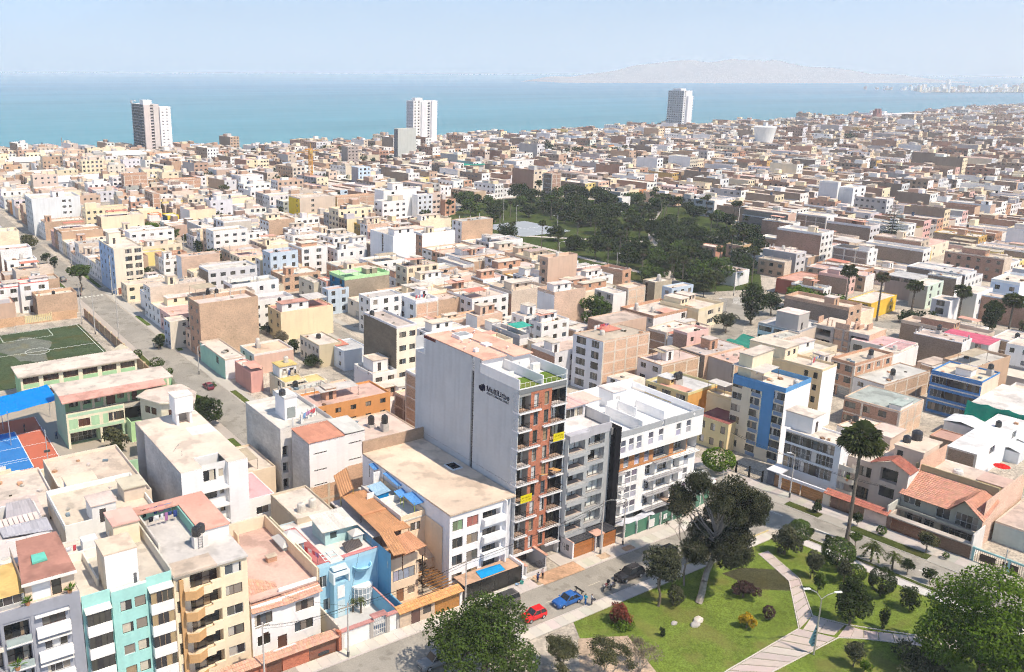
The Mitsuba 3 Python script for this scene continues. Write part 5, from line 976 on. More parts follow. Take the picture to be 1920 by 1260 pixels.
	g = MB(); g.poly([(50,30),(76,77.0),(118,77.0),(120.5,74),(125,36),(124,0),(80,0)],.05,(.125,.165,.03), TURF); g.build('lawn'); kind('lawn', 'structure')
	vg = MB()
	for s0, s1, t0, t1 in ((-50,-36,-5.4,-3.4),(-27,-15,-5.4,-3.4),(-10,-4,-5.3,-3.5),(-54,-10,-13.7,-12.9)):
		quadstrip(vg, t0, t1, s0, s1,.07,(.06,.075,.022), TURF)
	vg.build('verge'); kind('verge', 'structure')
	pk = MB(); pk.poly([(103,74.5),(107,74),(112,70),(108,66),(104,69)],.056,(.055,.06,.03), TURF); pk.poly([(62,60),(74,74),(80,71),(77,62),(70,52)],.058,(.46,.36,.27), SOIL); pk.build('bare_soil'); kind('bare_soil', 'structure')
	path = Thing('park_path', 'pale slabbed path forking through the lawn', 'path')
	def slabs(L, Rr, step, nm='slab'):
		L, Rr = np.array(L, float), np.array(Rr, float)
		for a0, a1, b0, b1 in zip(L[:-1], L[1:], Rr[:-1], Rr[1:]):
			n = max(1, round(np.linalg.norm(a1 - a0) / step))
			for i in range(n):
				f0, f1 = i / n + .006,(i + 1) / n - .006; P = [a0 + (a1 - a0) * f0, b0 + (b1 - b0) * f0, b0 + (b1 - b0) * f1, a0 + (a1 - a0) * f1]
				q = path.new(nm); V = [(*p, .06) for p in P] + [(*p, .10) for p in P]; q.add(V, [[4,5,6,7],[0,1,5,4],[1,2,6,5],[2,3,7,6],[3,0,4,7]], jit((.50,.43,.40),.07, r), PAVING)
	slabs([(112.6,75.2),(109.8,67.9),(100.7,59.9)],[(114.3,75.0),(111.4,67.5),(104.6,60.8)],2.0)
	slabs([(100.7,59.9),(85.5,59.2),(70,58)],[(103.0,56.2),(89.4,56.3),(70,54.5)],2.3)
	slabs([(100.9,59.6),(103.2,56.6)],[(104.6,60.8),(106.5,57.2)],2.2)
	slabs([(103.4,56.2),(106.0,54.2),(111.3,48.9),(118,43)],[(106.7,57.0),(107.6,55.2),(112.8,50.3),(119.5,44.4)],2.0)
	for L in (((112.5,75.2),(109.7,67.9),(100.6,60.0),(85.5,59.35),(70,58.1)),((114.4,75.0),(111.5,67.4),(104.8,60.8),(106.8,57.2),(112.9,50.4)),((70,54.4),(89.4,56.2),(103.3,56.0),(106.0,54.0),(111.3,48.8))):
		for a, c in zip(L[:-1], L[1:]): path('edging').bar((*a, .08),(*c, .08),.09,(.58,.54,.50), PAVING)
	kind(path.build(), 'structure')
	ln = Thing('road_marking', 'worn white paint on the roads', 'road marking')
	for i in range(6): quadstrip(ln.new('dash'),-9.4,-9.2,-30 + i * 8,-27.5 + i * 8,.032,(.62,.62,.6), PAVING)
	for i in range(9): ln.new('dash').box(44 + i * 8,46.2 + i * 8,82.45,82.57,.026,.03,(.50,.46,.38), PAVING)
	for i in range(7): ln.new('crossing_bar').obox((238.5 + i * 1.2,176.5 + i * .9,.055),(.6,-.8,0),(.8,.6,0),(4.5,.5,.01),(.6,.6,.58), PAVING)
	for i in range(6): ln.new('crossing_bar').box(61.8 + i * 1.3,62.4 + i * 1.3,293,295,.024,.03,(.55,.55,.52), PAVING)
	kind(ln.build(), 'structure')
	# the verges of the long avenue and of the street with the parked white cars
	v = MB()
	for x0, x1, y0, y1 in ((70.2,71.6,222,240),(70.2,71.6,176,186),(70.0,71.6,160,168),(70.2,71.5,250,262),(58.6,61.0,214,226),(70.2,71.6,305,345),(58.4,60.8,300,330),(58.4,60.8,345,400),(109.5,111.2,300,350),(119,121,196,206),(58.4,60.6,148,160)): v.box(x0, x1, y0, y1,.0,.09, jit((.075,.105,.028),.15, r), TURF)
	v.build('grass_strip'); kind('grass_strip', 'structure')
	sw = MB(); sw.box(69.9,73.0,150,296,0,.06,(.45,.42,.38), PAVING); sw.box(57.6,61.3,150,400,0,.05,(.42,.39,.35), PAVING); sw.box(118.5,120.6,190,300,0,.06,(.45,.42,.38), PAVING); sw.box(110.8,112,190,400,0,.06,(.45,.42,.38), PAVING); sw.build('side_pavement'); kind('side_pavement', 'structure')
	# the palm park
	PARK = [(234,196),(234,346),(300,404),(352,400),(388,330),(352,256),(262,186)]
	p = MB(); p.poly(PARK, .05,(.05,.07,.022), TURF); p.build('park_lawn'); kind('park_lawn', 'structure')
	p = Thing('park_path', 'pale paths and a grey ball court in the palm park', 'path'); q = p('paving'); strip(q, [(236,200),(280,250),(330,300),(370,330)],1.6,.07,(.5,.46,.42), PAVING); strip(q, [(236,330),(290,270),(345,256)],1.6,.074,(.5,.46,.42), PAVING); strip(q, [(246,205),(246,340)],1.3,.078,(.5,.46,.42), PAVING)
	p('ball_court').box(256,284,305,338,.06,.09,(.33,.36,.40), PAVING); p('court_line').box(270,270.2,305,338,.09,.095,(.7,.7,.7), PAVING).box(256,284,321,321.2,.09,.095,(.7,.7,.7), PAVING); kind(p.build(), 'structure')
	return PARK
PARK = setting()
def in_poly(p, P):
	x, y = p; c = False; n = len(P)
	for i in range(n):
		(x0, y0),(x1, y1) = P[i], P[(i + 1) % n]
		if (y0 > y) != (y1 > y) and x < (x1 - x0) * (y - y0) / (y1 - y0) + x0: c = not c
	return c
def island(key, text, cx, cy, ax, L, W, H, seed, profile, col):
	"""a hilly island: its ridge runs along ax for L metres"""
	nu, nv = 90,22; u = np.linspace(0,1, nu); v = np.linspace(-1,1, nv); U, Vv = np.meshgrid(u, v, indexing='ij')
	ca, sa = math.cos(ax), math.sin(ax); base = np.interp(U, [q[0] for q in profile],[q[1] for q in profile])
	P = np.stack([U * L, Vv * W, U * 0 + seed],-1)
	n = meshkit.fbm(P / np.array([L / 9, W / 1.4,1]),5, seed); prof = np.clip(1 - np.abs(Vv) ** 1.5,0,1)
	Z = H * base * prof * (.55 + .9 * n) - 32 + 2
	X = (U - .5) * L; Yy = Vv * W * (.5 + .5 * np.sqrt(base))
	V = np.stack([cx + X * ca - Yy * sa, cy + X * sa + Yy * ca, Z],-1).reshape(-1,3)
	F = [[i * nv + j, (i + 1) * nv + j, (i + 1) * nv + j + 1, i * nv + j + 1] for i in range(nu - 1) for j in range(nv - 1)]
	m = MB(); m.add(V, F, col, SOIL); m.build(key, smooth=True); label(key, text, 'island', None, 'structure')
island('island', 'small rocky pale island on the horizon', 4240,6320, math.radians(-16.5),900,260,150,3,[(0,.05),(.03,.75),(.10,.95),(.16,.6),(.3,.75),(.5,1),(.62,.9),(.72,.75),(.85,.45),(1,.03)],(.46,.37,.32))
island('island', 'long high hazy island on the horizon', 7150,5420, math.radians(-16),4200,700,185,8,[(0,.02),(.03,.25),(.08,.22),(.15,.5),(.3,.85),(.45,1),(.6,.9),(.75,.6),(.9,.3),(1,.05)],(.44,.36,.32))
scene['haze'] = {'type': 'cube', 'bsdf': {'type': 'null'}, 'interior': {'type': 'ref', 'id': 'air'}, 'to_world': T().translate([0,0,224]).scale([27000,27000,256])}
kind('haze', 'stuff', 'thin pale sea haze filling the air')

# ------------------------------------------------------------------ trees, palms and shrubs
def leaves(m, blobs, n, size, cols, seed, aspect=.55, shell=.55, droop=0.0, flat=0.0):
	"""n leaf faces scattered through the outer part of the blobs (cx, cy, cz, rx, ry, rz), in clumps, in several greens"""
	r = np.random.default_rng(seed); B = np.array(blobs, float); vol = B[:, 3] * B[:, 4] * B[:, 5]; k = r.choice(len(B), n, p=vol / vol.sum())
	d = r.normal(size=(n, 3)); d /= np.linalg.norm(d, axis=1, keepdims=True); rad = shell + (1.04 - shell) * r.random(n) ** .6
	p = B[k, :3] + d * rad[:, None] * B[k, 3:]
	s0 = size * 3.2; clump = meshkit.noise(p / s0, int(seed) % 97); keep = clump > .27 + .12 * r.random(n); p, d, k, clump = p[keep], d[keep], k[keep], clump[keep]; n = len(p)
	nrm = d * .5 + r.normal(size=(n, 3)) * .55 + np.array([0,0,.5]); nrm /= np.linalg.norm(nrm, axis=1, keepdims=True)
	u = np.cross(nrm, r.normal(size=(n, 3))); u[:, 2] -= droop; u /= np.linalg.norm(u, axis=1, keepdims=True); w = np.cross(nrm, u)
	L = (size * (.6 + .8 * r.random(n)))[:, None]; u *= L; w *= L * aspect
	V = np.stack([p - u * .5, p + w * .5, p + u * .6, p - w * .5],1).reshape(-1,3); i = np.arange(n) * 4
	F = np.vstack([np.stack([i, i + 1, i + 2],1), np.stack([i, i + 2, i + 3],1)])
	C = np.array([code(c, PLAIN) for c in cols], float); pick = np.clip((clump * .9 + .35 * r.random(n) - .2) * len(cols),0, len(cols) - 1).astype(int)
	m.v.append(V); m.f.append(F + m.n); m.uv.append(np.repeat(C[pick],4,0)); m.n += len(V)
GREENS = {'dark': [(.022,.032,.012),(.032,.048,.016),(.045,.066,.020),(.06,.085,.025)], 'mid': [(.035,.06,.014),(.055,.092,.020),(.08,.13,.028),(.115,.17,.035)],
		  'olive': [(.06,.068,.030),(.085,.095,.042),(.12,.125,.06),(.155,.155,.085)], 'grey': [(.045,.052,.030),(.065,.072,.042),(.09,.098,.055),(.12,.125,.07)], 'bright': [(.05,.085,.012),(.08,.14,.018),(.125,.20,.025),(.18,.27,.04)],
		  'dry': [(.16,.14,.09),(.2,.175,.12),(.25,.22,.16)], 'yellow': [(.30,.20,.015),(.45,.30,.02),(.6,.42,.03)], 'red': [(.16,.04,.03),(.26,.07,.05),(.10,.09,.03)], 'purple': [(.05,.03,.028),(.075,.045,.04),(.10,.06,.05)]}
def limb(m, a, c, r0, r1, col, bend, r, n=5):
	a, c = np.array(a, float), np.array(c, float); L = np.linalg.norm(c - a); pts = [a + (c - a) * i / n + (np.array([r.uniform(-1,1), r.uniform(-1,1), r.uniform(-.4,.4)]) * bend * L * math.sin(math.pi * i / n)) for i in range(n + 1)]
	m.tube(pts, [r0 + (r1 - r0) * i / n for i in range(n + 1)], col, SOIL, 7)
def tree(name, text, x, y, H, W, style='mid', n=2000, size=.4, trunk=.35, seed=0, group=None, lean=(0,0), form='round', bark=(.20,.16,.12), cat='tree', low=None):
	t = Thing(name, text, cat, x, y, 0, group=group); r = random.Random(seed + 77); R = W / 2; zc = {'round': .62, 'umbrella': .78, 'dome': .5, 'tall': .55, 'bush': .45}[form] if low is None else low
	nb = {'round': 9, 'umbrella': 11, 'dome': 1, 'tall': 9, 'bush': 5}[form]; B = []
	ch = H * {'round': .40, 'umbrella': .2, 'dome': .5, 'tall': .47, 'bush': .5}[form]
	if form == 'dome': B = [(lean[0], lean[1], H * .58, R, R, H * .43)]
	else:
		for i in range(nb):
			a, q = r.uniform(0,6.28), math.sqrt(r.uniform(.02,1)) * .68; s_ = r.uniform(.34,.56)
			B.append((lean[0] + R * q * math.cos(a), lean[1] + R * q * math.sin(a), H * zc + ch * r.uniform(-.75,.62) * (1 - .5 * q), R * s_, R * s_, max(ch * s_ * 1.1, R * s_ * (.45 if form == 'umbrella' else .6))))
		B.append((lean[0], lean[1], H - ch * .62, R * .55, R * .55, ch * .62))
	tr = t('trunk'); base = np.array([0,0,-.1]); top = np.array([lean[0] * .7, lean[1] * .7, H * (zc if form != 'dome' else .4)])
	limb(tr, base, top, trunk, trunk * .45, bark, .05, r, 6)
	if form != 'dome':
		for bl in B[:7]: limb(tr, base + (top - base) * r.uniform(.45,.8), bl[:3], trunk * .4, trunk * .1, bark, .08, r, 3)
	leaves(t('crown', 'leaf'), B, n, size, GREENS[style], seed + 5, shell=.84 if form == 'dome' else .45)
	return t.build()
def bare_tree(text, x, y, H, W, seed, dens, style, bark=(.30,.26,.22), trunk=.16, n=900, size=.25, cat='tree'):
	t = Thing('tree', text, cat, x, y); r = random.Random(seed); m = t('trunk'); tips = []
	def grow(a, d, L, rad, k):
		c = a + d * L; limb(m, a, c, rad, rad * .62, bark, .06, r, 2)
		if k == 0: tips.append(c); return
		for _ in range(r.choice([2,3,3])):
			q = d + np.array([r.uniform(-1,1) * W, r.uniform(-1,1) * W, r.uniform(-.2,.55)]); grow(c, q / np.linalg.norm(q), L * r.uniform(.55,.78), rad * .6, k - 1)
	for i in range(dens):
		d = np.array([r.uniform(-.6,.6), r.uniform(-.6,.6),1.0]) if dens > 1 else np.array([.02,0,1.0]); grow(np.array([r.uniform(-.3,.3) * (dens > 1), r.uniform(-.3,.3) * (dens > 1),0]), d / np.linalg.norm(d), H * (.42 if dens == 1 else .34), trunk, 4)
	B = [(*c, .55,.55,.5) for c in tips]; leaves(t('crown', 'leaf'), B, n, size, GREENS[style], seed, shell=.1); t.build()
def fan_palm(name, text, x, y, H, R, seed, group=None, n=34, skirt=True, dry=0.0, trunk=.24, lean=0.0, cat='palm tree', feather=False, fine=1):
	t = Thing(name, text, cat, x, y, group=group); r = random.Random(seed); tip = np.array([lean, lean * .4, H - R * .55])
	pts = [np.array([tip[0] * (i / 8) ** 1.5, tip[1] * (i / 8) ** 1.5, tip[2] * i / 8 - .1 * (i == 0)]) for i in range(9)]
	t('trunk').tube(pts, [trunk * (1.35 if i == 0 else 1.0 - .3 * i / 8) for i in range(9)],(.17,.145,.12), SOIL, 8)
	m = t('crown', 'leaf'); cols = [(.045,.06,.018),(.065,.085,.025),(.09,.115,.035),(.12,.14,.05)]
	def frond(e, a, L, col):
		d = np.array([math.cos(a) * math.cos(e), math.sin(a) * math.cos(e), math.sin(e)]); side = np.array([-math.sin(a), math.cos(a),0]); up = np.cross(d, side)
		if feather:
			P = [tip + d * L * f + np.array([0,0,-L * .75 * f * f]) for f in np.linspace(0,1,7)]
			for i in range(6):
				w = L * .17 * math.sin(math.pi * (i + 1.2) / 8)
				for q in (-1,1): m.add([P[i], P[i + 1],(P[i] + P[i + 1]) / 2 + side * q * w + np.array([0,0,-w * .7]) + d * w * .6],[[0,1,2]], jit(col, .2, r), PLAIN)
			return
		st = L * .42; c = tip + d * st + np.array([0,0,-.05 * L]); k = 9 if fine else 6
		for i in range(k):
			an = -1.25 + 2.5 * i / (k - 1); q = d * math.cos(an) + side * math.sin(an); e_ = c + q * L * .6 + np.array([0,0,-L * (.16 + .1 * abs(an))]); w = np.cross(q, up) * L * .075
			m.add([c, c + q * L * .35 + w, e_, c + q * L * .35 - w],[[0,1,2,3]], jit(col, .2, r), PLAIN)
		m.bar(tip, c, .025, mul(col, .8), PLAIN, 3)
	for i in range(n): frond(math.asin(r.uniform(-.45,1)) * .95, i * 2.4 + r.uniform(-.3,.3), R * r.uniform(.75,1.05), r.choice(cols) if r.random() > dry else (.17,.13,.08))
	if skirt:
		for i in range(n // 2 + 4): frond(r.uniform(-1.25,-.5), i * 2.4, R * r.uniform(.5,.8), r.choice([(.13,.095,.055),(.09,.075,.045),(.16,.12,.07)]))
	return t.build()
def araucaria(x, y, H, seed):
	t = Thing('conifer_tree', 'tall tiered araucaria standing above the flat roofs', 'conifer', x, y); r = random.Random(seed); t('trunk').bar((0,0,0),(0,0, H),.35,(.15,.12,.1), SOIL, 7,.05); m = t('branches', 'leaf')
	for k in range(13):
		z = H * (.2 + .76 * k / 13); L = H * .34 * (1 - k / 13.5) + .35
		for i in range(9):
			a = i * .698 + k * .35 + r.uniform(-.12,.12); d = np.array([math.cos(a), math.sin(a),0]); s = np.array([-d[1], d[0],0])
			for f in np.linspace(.18,1,7):
				c = np.array([0,0, z]) + d * L * f + np.array([0,0,.16 * L * f * f - .05 * L]); w = L * .15 * (1.25 - f)
				m.add([c - d * L * .1, c + s * w + np.array([0,0,.1]), c + d * L * .13, c - s * w + np.array([0,0,.1])],[[0,1,2,3]], r.choice(GREENS['dark'] + [(.03,.045,.028)]), PLAIN)
	t.build()

# ------------------------------------------------------------------ the houses facing the park, in the frame (t, s) of their street
def park_side():
	global RND; RND = random.Random(41)
	S = lambda name, text, cat, group=None: Bld(name, text, cat, 135,88,0,6.8, None, group)
	Tn = (.56,.475,.40)
	b = S('house', 'tan three storey house with a little red tiled gable beside the tall street palm', 'house')
	L = lambda t, s0, s1, z0, z1, H, col, tt=PLASTER, part='wall', det=2: b.wall(((t, 0),(0,1),(1,0)), s0, s1, z0, z1, H, col, tt, part, det, wf=(.05,.04,.04))
	F = lambda s, t0, t1, z0, z1, H, col, tt=PLASTER, part='side_wall', det=0: b.wall(((0, s),(1,0),(0,1)), t0, t1, z0, z1, H, col, tt, part, det)
	L(5,-19.0,-13.2,0,8.2,[(-17.4,-14.6,5.6,8.0, 'o', (.02,.02,.02)),(-17.2,-14.8,2.9,4.7)], Tn); L(6.5,-13.2,-8,0,7.4,[(-12.6,-10.2,4.6,6.4),(-12.8,-9.4,.1,2.6, 'o'),(-9.6,-8.6,2.4,4.4)], Tn)
	F(-19.0,5,17,0,8.2,[],(.80,.80,.80)); F(-13.2,5,6.5,0,8.0,[], Tn); F(-19.02,9,20,0,9.6,[],(.60,.41,.31), BRICK)
	b('gable').add([(4.95,-19.1,8.2),(4.95,-13.1,8.2),(4.95,-16.1,9.5)],[[0,1,2]], Tn); tiles(b, 'gable_roof', (4.6,-19.4,8.2),(8,-19.4,8.2),(8,-16.1,9.7),(4.6,-16.1,9.7),(.34,.13,.10),6); tiles(b, 'gable_roof_001', (8,-12.9,8.2),(4.6,-12.9,8.2),(4.6,-16.1,9.7),(8,-16.1,9.7),(.34,.13,.10),6)
	b('roof').box(6.6,20,-18.9,-8,7.2,7.4,(.58,.50,.45), ROOF); b('roof_room').box(10.5,17,-18.8,-14.2,7.4,10.2,(.62,.52,.42)); b('roof_room').box(10.4,18,-18.9,-14.0,10.2,10.4,(.60,.50,.42), ROOF); b('roof_room__door', 'gloss').box(10.44,10.5,-15.6,-14.7,7.5,9.6,(.02,.02,.02), PLAIN); b('roof_room').box(14,19.5,-12,-8.2,7.4,9.8,(.62,.52,.42)); b('roof_room_slab').box(13.8,20,-12.2,-8,9.8,10.0,(.62,.52,.45), ROOF)
	n = 10; P = [(5.2 + 2.1 * math.cos(math.pi + math.pi * .6 * i / n - .3),-9.2 + 2.2 * math.sin(math.pi + math.pi * 1.0 * i / n - .3)) for i in range(n + 1)]
	for f in range(3):
		z = 1.5 + 2.2 * f
		for a, c in zip(P[:-1], P[1:]): b('curved_balcony').quad((*a, z),(*c, z),(*c, z + .9),(*a, z + .9),(.66,.60,.52))
		b('curved_balcony').poly(P + [(5.6,-8.3)], z, (.5,.45,.4))
	b('column').lathe([(.22,0),(.18,6.8)],(4.0,-9.0,0),(.74,.70,.64), PLAIN, 10); b.build()
	q = b.M @ np.array([13,-15,0,1]); tank(q[0], q[1],10.4, 'the tan house by the tall palm, the front one', (.02,.022,.025),.62,1.2); q = b.M @ np.array([15.5,-15.6,0,1]); tank(q[0], q[1],10.4, 'the tan house by the tall palm, the back one', (.02,.022,.025),.85,1.7)
	pot_plant(138.6,77.8,4.6,1.2, 'on the curved balcony of the tan house', 51)
	w = S('garden_wall', 'garden wall with red tiled coping, brown gate and pink gate before the tan house', 'wall')
	w('wall').box(0,.3,-18.7,-15.0,0,2.4,(.58,.48,.42)).box(0,.3,-9.2,-8,0,2.5,(.72,.64,.52)).box(.1,5,-18.8,-18.6,0,2.4, Tn)
	g = w('gate', 'gloss'); g.box(.12,.2,-14.9,-9.3,.05,2.2,(.14,.07,.05), PLAIN); g2 = w.new('pink_gate', 'gloss'); g2.box(-.02,.02,-18.4,-15.2,.05,2.2,(.55,.44,.40), PLAIN)
	for i in range(14): g.box(.08,.12,-14.9 + i * .4,-14.6 + i * .4,.05,2.2, jit((.15,.075,.05),.15), PLAIN)
	tiles(w, 'coping', (-.6,-18.8,2.35),(-.6,-8.2,2.35),(.9,-8.2,2.9),(.9,-18.8,2.9),(.42,.16,.12),3); w.build()
	# the red roofed house
	b = S('house', 'wide house with a big terracotta roof and pitched porch facing the park', 'house'); G = (.40,.395,.35)
	L = lambda t, s0, s1, z0, z1, H, col, tt=PLASTER, part='wall', det=2: b.wall(((t, 0),(0,1),(1,0)), s0, s1, z0, z1, H, col, tt, part, det, wf=(.6,.6,.6))
	L(4.5,-30.6,-18.6,0,4.9,[(-21.6,-18.9,3.4,4.7),(-26.0,-24.0,2.9,4.8),(-30.0,-26.8,2.6,4.9),(-24.0,-19.5,.1,2.3, 'o'),(-29.5,-25,.1,2.3, 'o')], G)
	F(-30.6,4.5,22,0,7.8,[],(.62,.44,.34), BRICK); b.wall(((0,-30.6),(1,0),(0,1)),4.5,20,0,8.2,[],(.66,.49,.40), BRICK, 'brick_side', 0)
	tc = (.56,.295,.215)
	tiles(b, 'roof', (3.9,-26.0,4.9),(3.9,-18.3,4.9),(9.6,-18.6,7.6),(9.6,-28.6,7.6), tc, 15); tiles(b, 'porch_roof', (3.4,-31.0,5.0),(3.4,-28.0,7.4),(9.6,-28.6,7.7),(9.6,-31.0,6.6), tc, 11); tiles(b, 'porch_roof_001', (3.4,-28.0,7.4),(3.4,-25.8,5.0),(6,-26,6.0),(9.6,-28.4,7.7), tc, 8)
	b('porch_gable').add([(4.4,-30.6,4.9),(4.4,-26.0,4.9),(4.4,-28.0,7.2)],[[0,1,2]], G)
	b('ridge_wall').box(9.6,9.9,-30.6,-18.2,4,8.7,(.40,.345,.215)); b('terrace').box(9.9,21,-30.5,-18.4,6.0,6.3,(.60,.52,.45), ROOF); b('balcony').box(3.2,4.5,-31,-18.6,2.5,2.75,(.36,.33,.29), ROOF).box(3.15,3.3,-31,-18.6,2.75,3.1, G); b('terrace_room').box(13,17,-30.4,-26.5,6.3,7.6,(.72,.60,.32)); b('terrace_room').box(12.9,17.2,-30.5,-26.2,7.6,7.75,(.58,.42,.36), ROOF)
	b('side_fence').box(0,4.5,-31.1,-30.9,0,4.2,(.68,.66,.62)); b('side_wall').box(0.2,5,-18.5,-18.3,0,3.9,(.50,.52,.46)); b.build()
	q = b.M @ np.array([14.5,-23.0,0,1]); tank(q[0], q[1],6.3, 'the terrace behind the big terracotta roof', (.62,.60,.58),.8,1.5)
	w = S('garden_wall', 'brown garden wall with timber garage door before the terracotta roofed house', 'wall')
	w('wall').box(-.05,.25,-31,-24.6,0,2.2,(.19,.125,.09), BRICK).box(-.05,.25,-19.2,-18.6,0,2.2,(.22,.15,.12)); w('ledge').box(-.25,1.0,-31,-18.4,2.25,2.45,(.42,.39,.35), ROOF); g = w('garage_door', 'gloss')
	for i in range(12): g.box(.0,.06,-24.5,-19.3,.04 + i * .18,.2 + i * .18, jit((.17,.065,.035),.1), PLAIN)
	w.build()
	f = S('fence', 'turquoise framed iron fence before the yard at the outer end of the street', 'fence')
	for s0 in (-31.2,-36,-41): f('post').box(-.1,.2, s0 - .3, s0,0,2.3,(.30,.50,.50)); 
	f('beam').box(-.1,.2,-45,-31.2,2.0,2.25,(.30,.50,.50))
	for i in range(48): f('bar', 'metal').bar((.05,-31.4 - i * .28,0),(.05,-31.4 - i * .28,2.0),.03,(.06,.04,.04), sides=3)
	for i in range(4): f.new('panel', 'metal').box(.0,.04,-35.6 - i * 3.0 + 1.2,-33.5 - i * 3.0 + 1.2,.4,1.6,(.05,.035,.03), PLAIN)
	f.build()
	house('house', 'low house with a sooty flat roof at the outer end of the park street', 'house', *rot_pt(9,-46),16,15,3.2,6.8, F=BEIGE, L=(.42,.52,.52), nf=1, par=.3, roofc=(.50,.42,.38), seed=61, top='clutter,8', short='the sooty roof at the end of the street')
	# office gates and blue-white block forecourt
	w = S('garden_wall', 'white framed timber gates and a dark door before the white three storey office', 'wall'); w('frame').box(-.1,.3,-8.6,-.2,2.2,2.7,(.74,.74,.78)).box(-.1,.25,-.4,0,0,2.7,(.76,.76,.78)).box(-.1,.3,.9,2.2,0,2.6,(.10,.115,.14), PLAIN); w('roof').box(-.3,3.6,-.3,2.4,2.75,2.9,(.70,.72,.75), ROOF)
	for k, (s0, s1) in enumerate(((-3.9,-.5),(-8.5,-4.1))):
		g = w.new('gate', 'gloss')
		for i in range(12): g.box(.05,.12, s0, s1,.04 + i * .18,.2 + i * .18, jit((.36,.155,.05),.18), PLAIN)
	w('door', 'gloss').box(.0,.06,.05,.85,0,2.3,(.16,.07,.035), PLAIN); w.build()
	f = S('fence', 'black iron fence along the forecourt of the blue striped block', 'fence')
	for i in range(40): f('bar', 'metal').bar((-.2,3 + i * .2,0),(-.2,3 + i * .2,2.0),.025,(.02,.02,.022), sides=3)
	for z in (.3,1.9): f('rail', 'metal').bar((-.2,3, z),(-.2,11, z),.035,(.02,.02,.022))
	for s in (3,5.6,8.2,11): f('post').box(-.35,-.1, s - .12, s + .12,0,2.2,(.70,.62,.42) if s == 11 else (.03,.03,.03))
	f.build()
	# green net construction and bare frame
	c = Bld('unfinished_building', 'bare concrete frame of an unfinished building between the white ribbon windows and the mauve roof', 'construction', 213.5,119.5,0,7); W, D = 9.5,14.5
	for f in range(3):
		z = 2.7 * (f + 1); c.new('floor_slab').box(0, W, 0, D, z - .3, z, (.36,.35,.34), BLOCK) if f < 2 else c.new('floor_slab').box(0, W, 0, D, z - .3, z, (.60,.50,.42), ROOF)
		c('facade_beam').box(-.1,.15,0,5, z - 1.0, z - .05,(.42,.42,.42), BLOCK).box(-.1,.15,9.2, D, z - 1.0, z - .05,(.42,.42,.42), BLOCK)
	for s in (0,4.6,6.3,8.9,9.3,14.1): c('column').box(0,.4, s, s + .4,0,8.1,(.40,.39,.38), BLOCK)
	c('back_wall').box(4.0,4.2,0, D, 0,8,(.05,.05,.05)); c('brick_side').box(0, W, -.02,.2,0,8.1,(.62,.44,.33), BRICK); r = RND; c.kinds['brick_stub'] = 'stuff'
	for i in range(11): x, y = r.uniform(0, W - 3), r.uniform(0, D - .3); c('brick_stub').box(x, x + r.choice([.2,2.6]), y, y + .2,8.1,8.1 + r.uniform(.8,2.4),(.50,.34,.25), BRICK)
	c('stair_wall').box(.2,.45,5.2,8.8,0,9.6,(.5,.36,.27), BRICK).box(-.3,1,5,6.5,3.6,3.8,(.5,.48,.45)); c.build()
	c = Bld('unfinished_building', 'unfinished building wrapped in green safety net next to the bright blue building', 'construction', 193.5,70.5,0,7); W, D = 18,14
	for f in range(2): c.new('floor_slab').box(0, W, 0, D, 2.9 * (f + 1) + .3 - .3,2.9 * (f + 1) + .3,(.62,.60,.57) if f else (.4,.4,.4), ROOF)
	for s in (0,3.4,6.8,10.2,13.5): c('column').box(0,.4, s, s + .4,0,6,(.42,.41,.40), BLOCK)
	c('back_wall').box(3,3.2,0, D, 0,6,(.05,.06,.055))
	for k, (zt, zb, off) in enumerate(((6.6,3.2,.5),(3.3,.6,1.1))):
		V, F_ = [],[]; n, m = 24,5
		for i in range(n + 1):
			for j in range(m + 1):
				f, g = i / n, j / m; V.append((-.3 - off * g - .25 * math.sin(f * 19 + k) * g, -.5 + (D + 1) * f, zt + (zb - zt) * g - .35 * math.sin(math.pi * ((f * 4) % 1)) * (1 - g)))
		for i in range(n):
			for j in range(m): a = i * (m + 1) + j; F_.append([a, a + 1, a + m + 2, a + m + 1])
		c.new('safety_net', 'cloth').add(V, F_, (.02,.30,.21), PLAIN)
	c.build()
	t = Thing('safety_net', 'green safety net sagging over a sunken roof before the white ribbon windowed building', 'net', 193,134.5,0,7); V = [(x, y, 2.8 + .5 * math.sin(x * .9) + .04 * y) for x in np.linspace(0,9,8) for y in np.linspace(0,11,8)]
	t('sheet', 'cloth').add(V, [[i * 8 + j, i * 8 + j + 1,(i + 1) * 8 + j + 1,(i + 1) * 8 + j] for i in range(7) for j in range(7)],(.04,.26,.20), PLAIN); t.build()
	t = Thing('red_umbrella', 'red garden umbrella in the yard of the white L-shaped house', 'umbrella', 173.8,69.3); t('pole', 'metal').bar((0,0,0),(0,0,2.4),.03,(.4,.4,.4)); t('canopy', 'cloth').lathe([(1.4,2.1),(.7,2.4),(0,2.6)],(0,0,0),(.60,.03,.03), PLAIN, 10); t.build()
	t = Thing('sheet_roof', 'white ribbed shelters in the yard below the bright blue building', 'roof', 186,79.5,0,7)
	for i, (x, y, w, d, z) in enumerate(((0,0,6,6.5,3.0),(1,-8,6,5,2.6),(-5,-9,5,4,2.4))):
		for k in range(2): corrugated(t.new('sheet'),(x, y + d / 2 * k, z + (.6 if k else 0)),(x + w, y + d / 2 * k, z + (.6 if k else 0)),(x + w, y + d / 2 * (k + 1), z + (0 if k else .6)),(x, y + d / 2 * (k + 1), z + (0 if k else .6)),(.66,.68,.70),.6,.05)
		t('wall').box(x + .2, x + w - .2, y + .2, y + d - .2,0, z - .1,(.66,.68,.72))
	t.build()
	# the hoarding of green panels round the white corner building
	h = Thing('hoarding', 'green sheet metal hoarding with pale posts round the white corner building', 'hoarding')
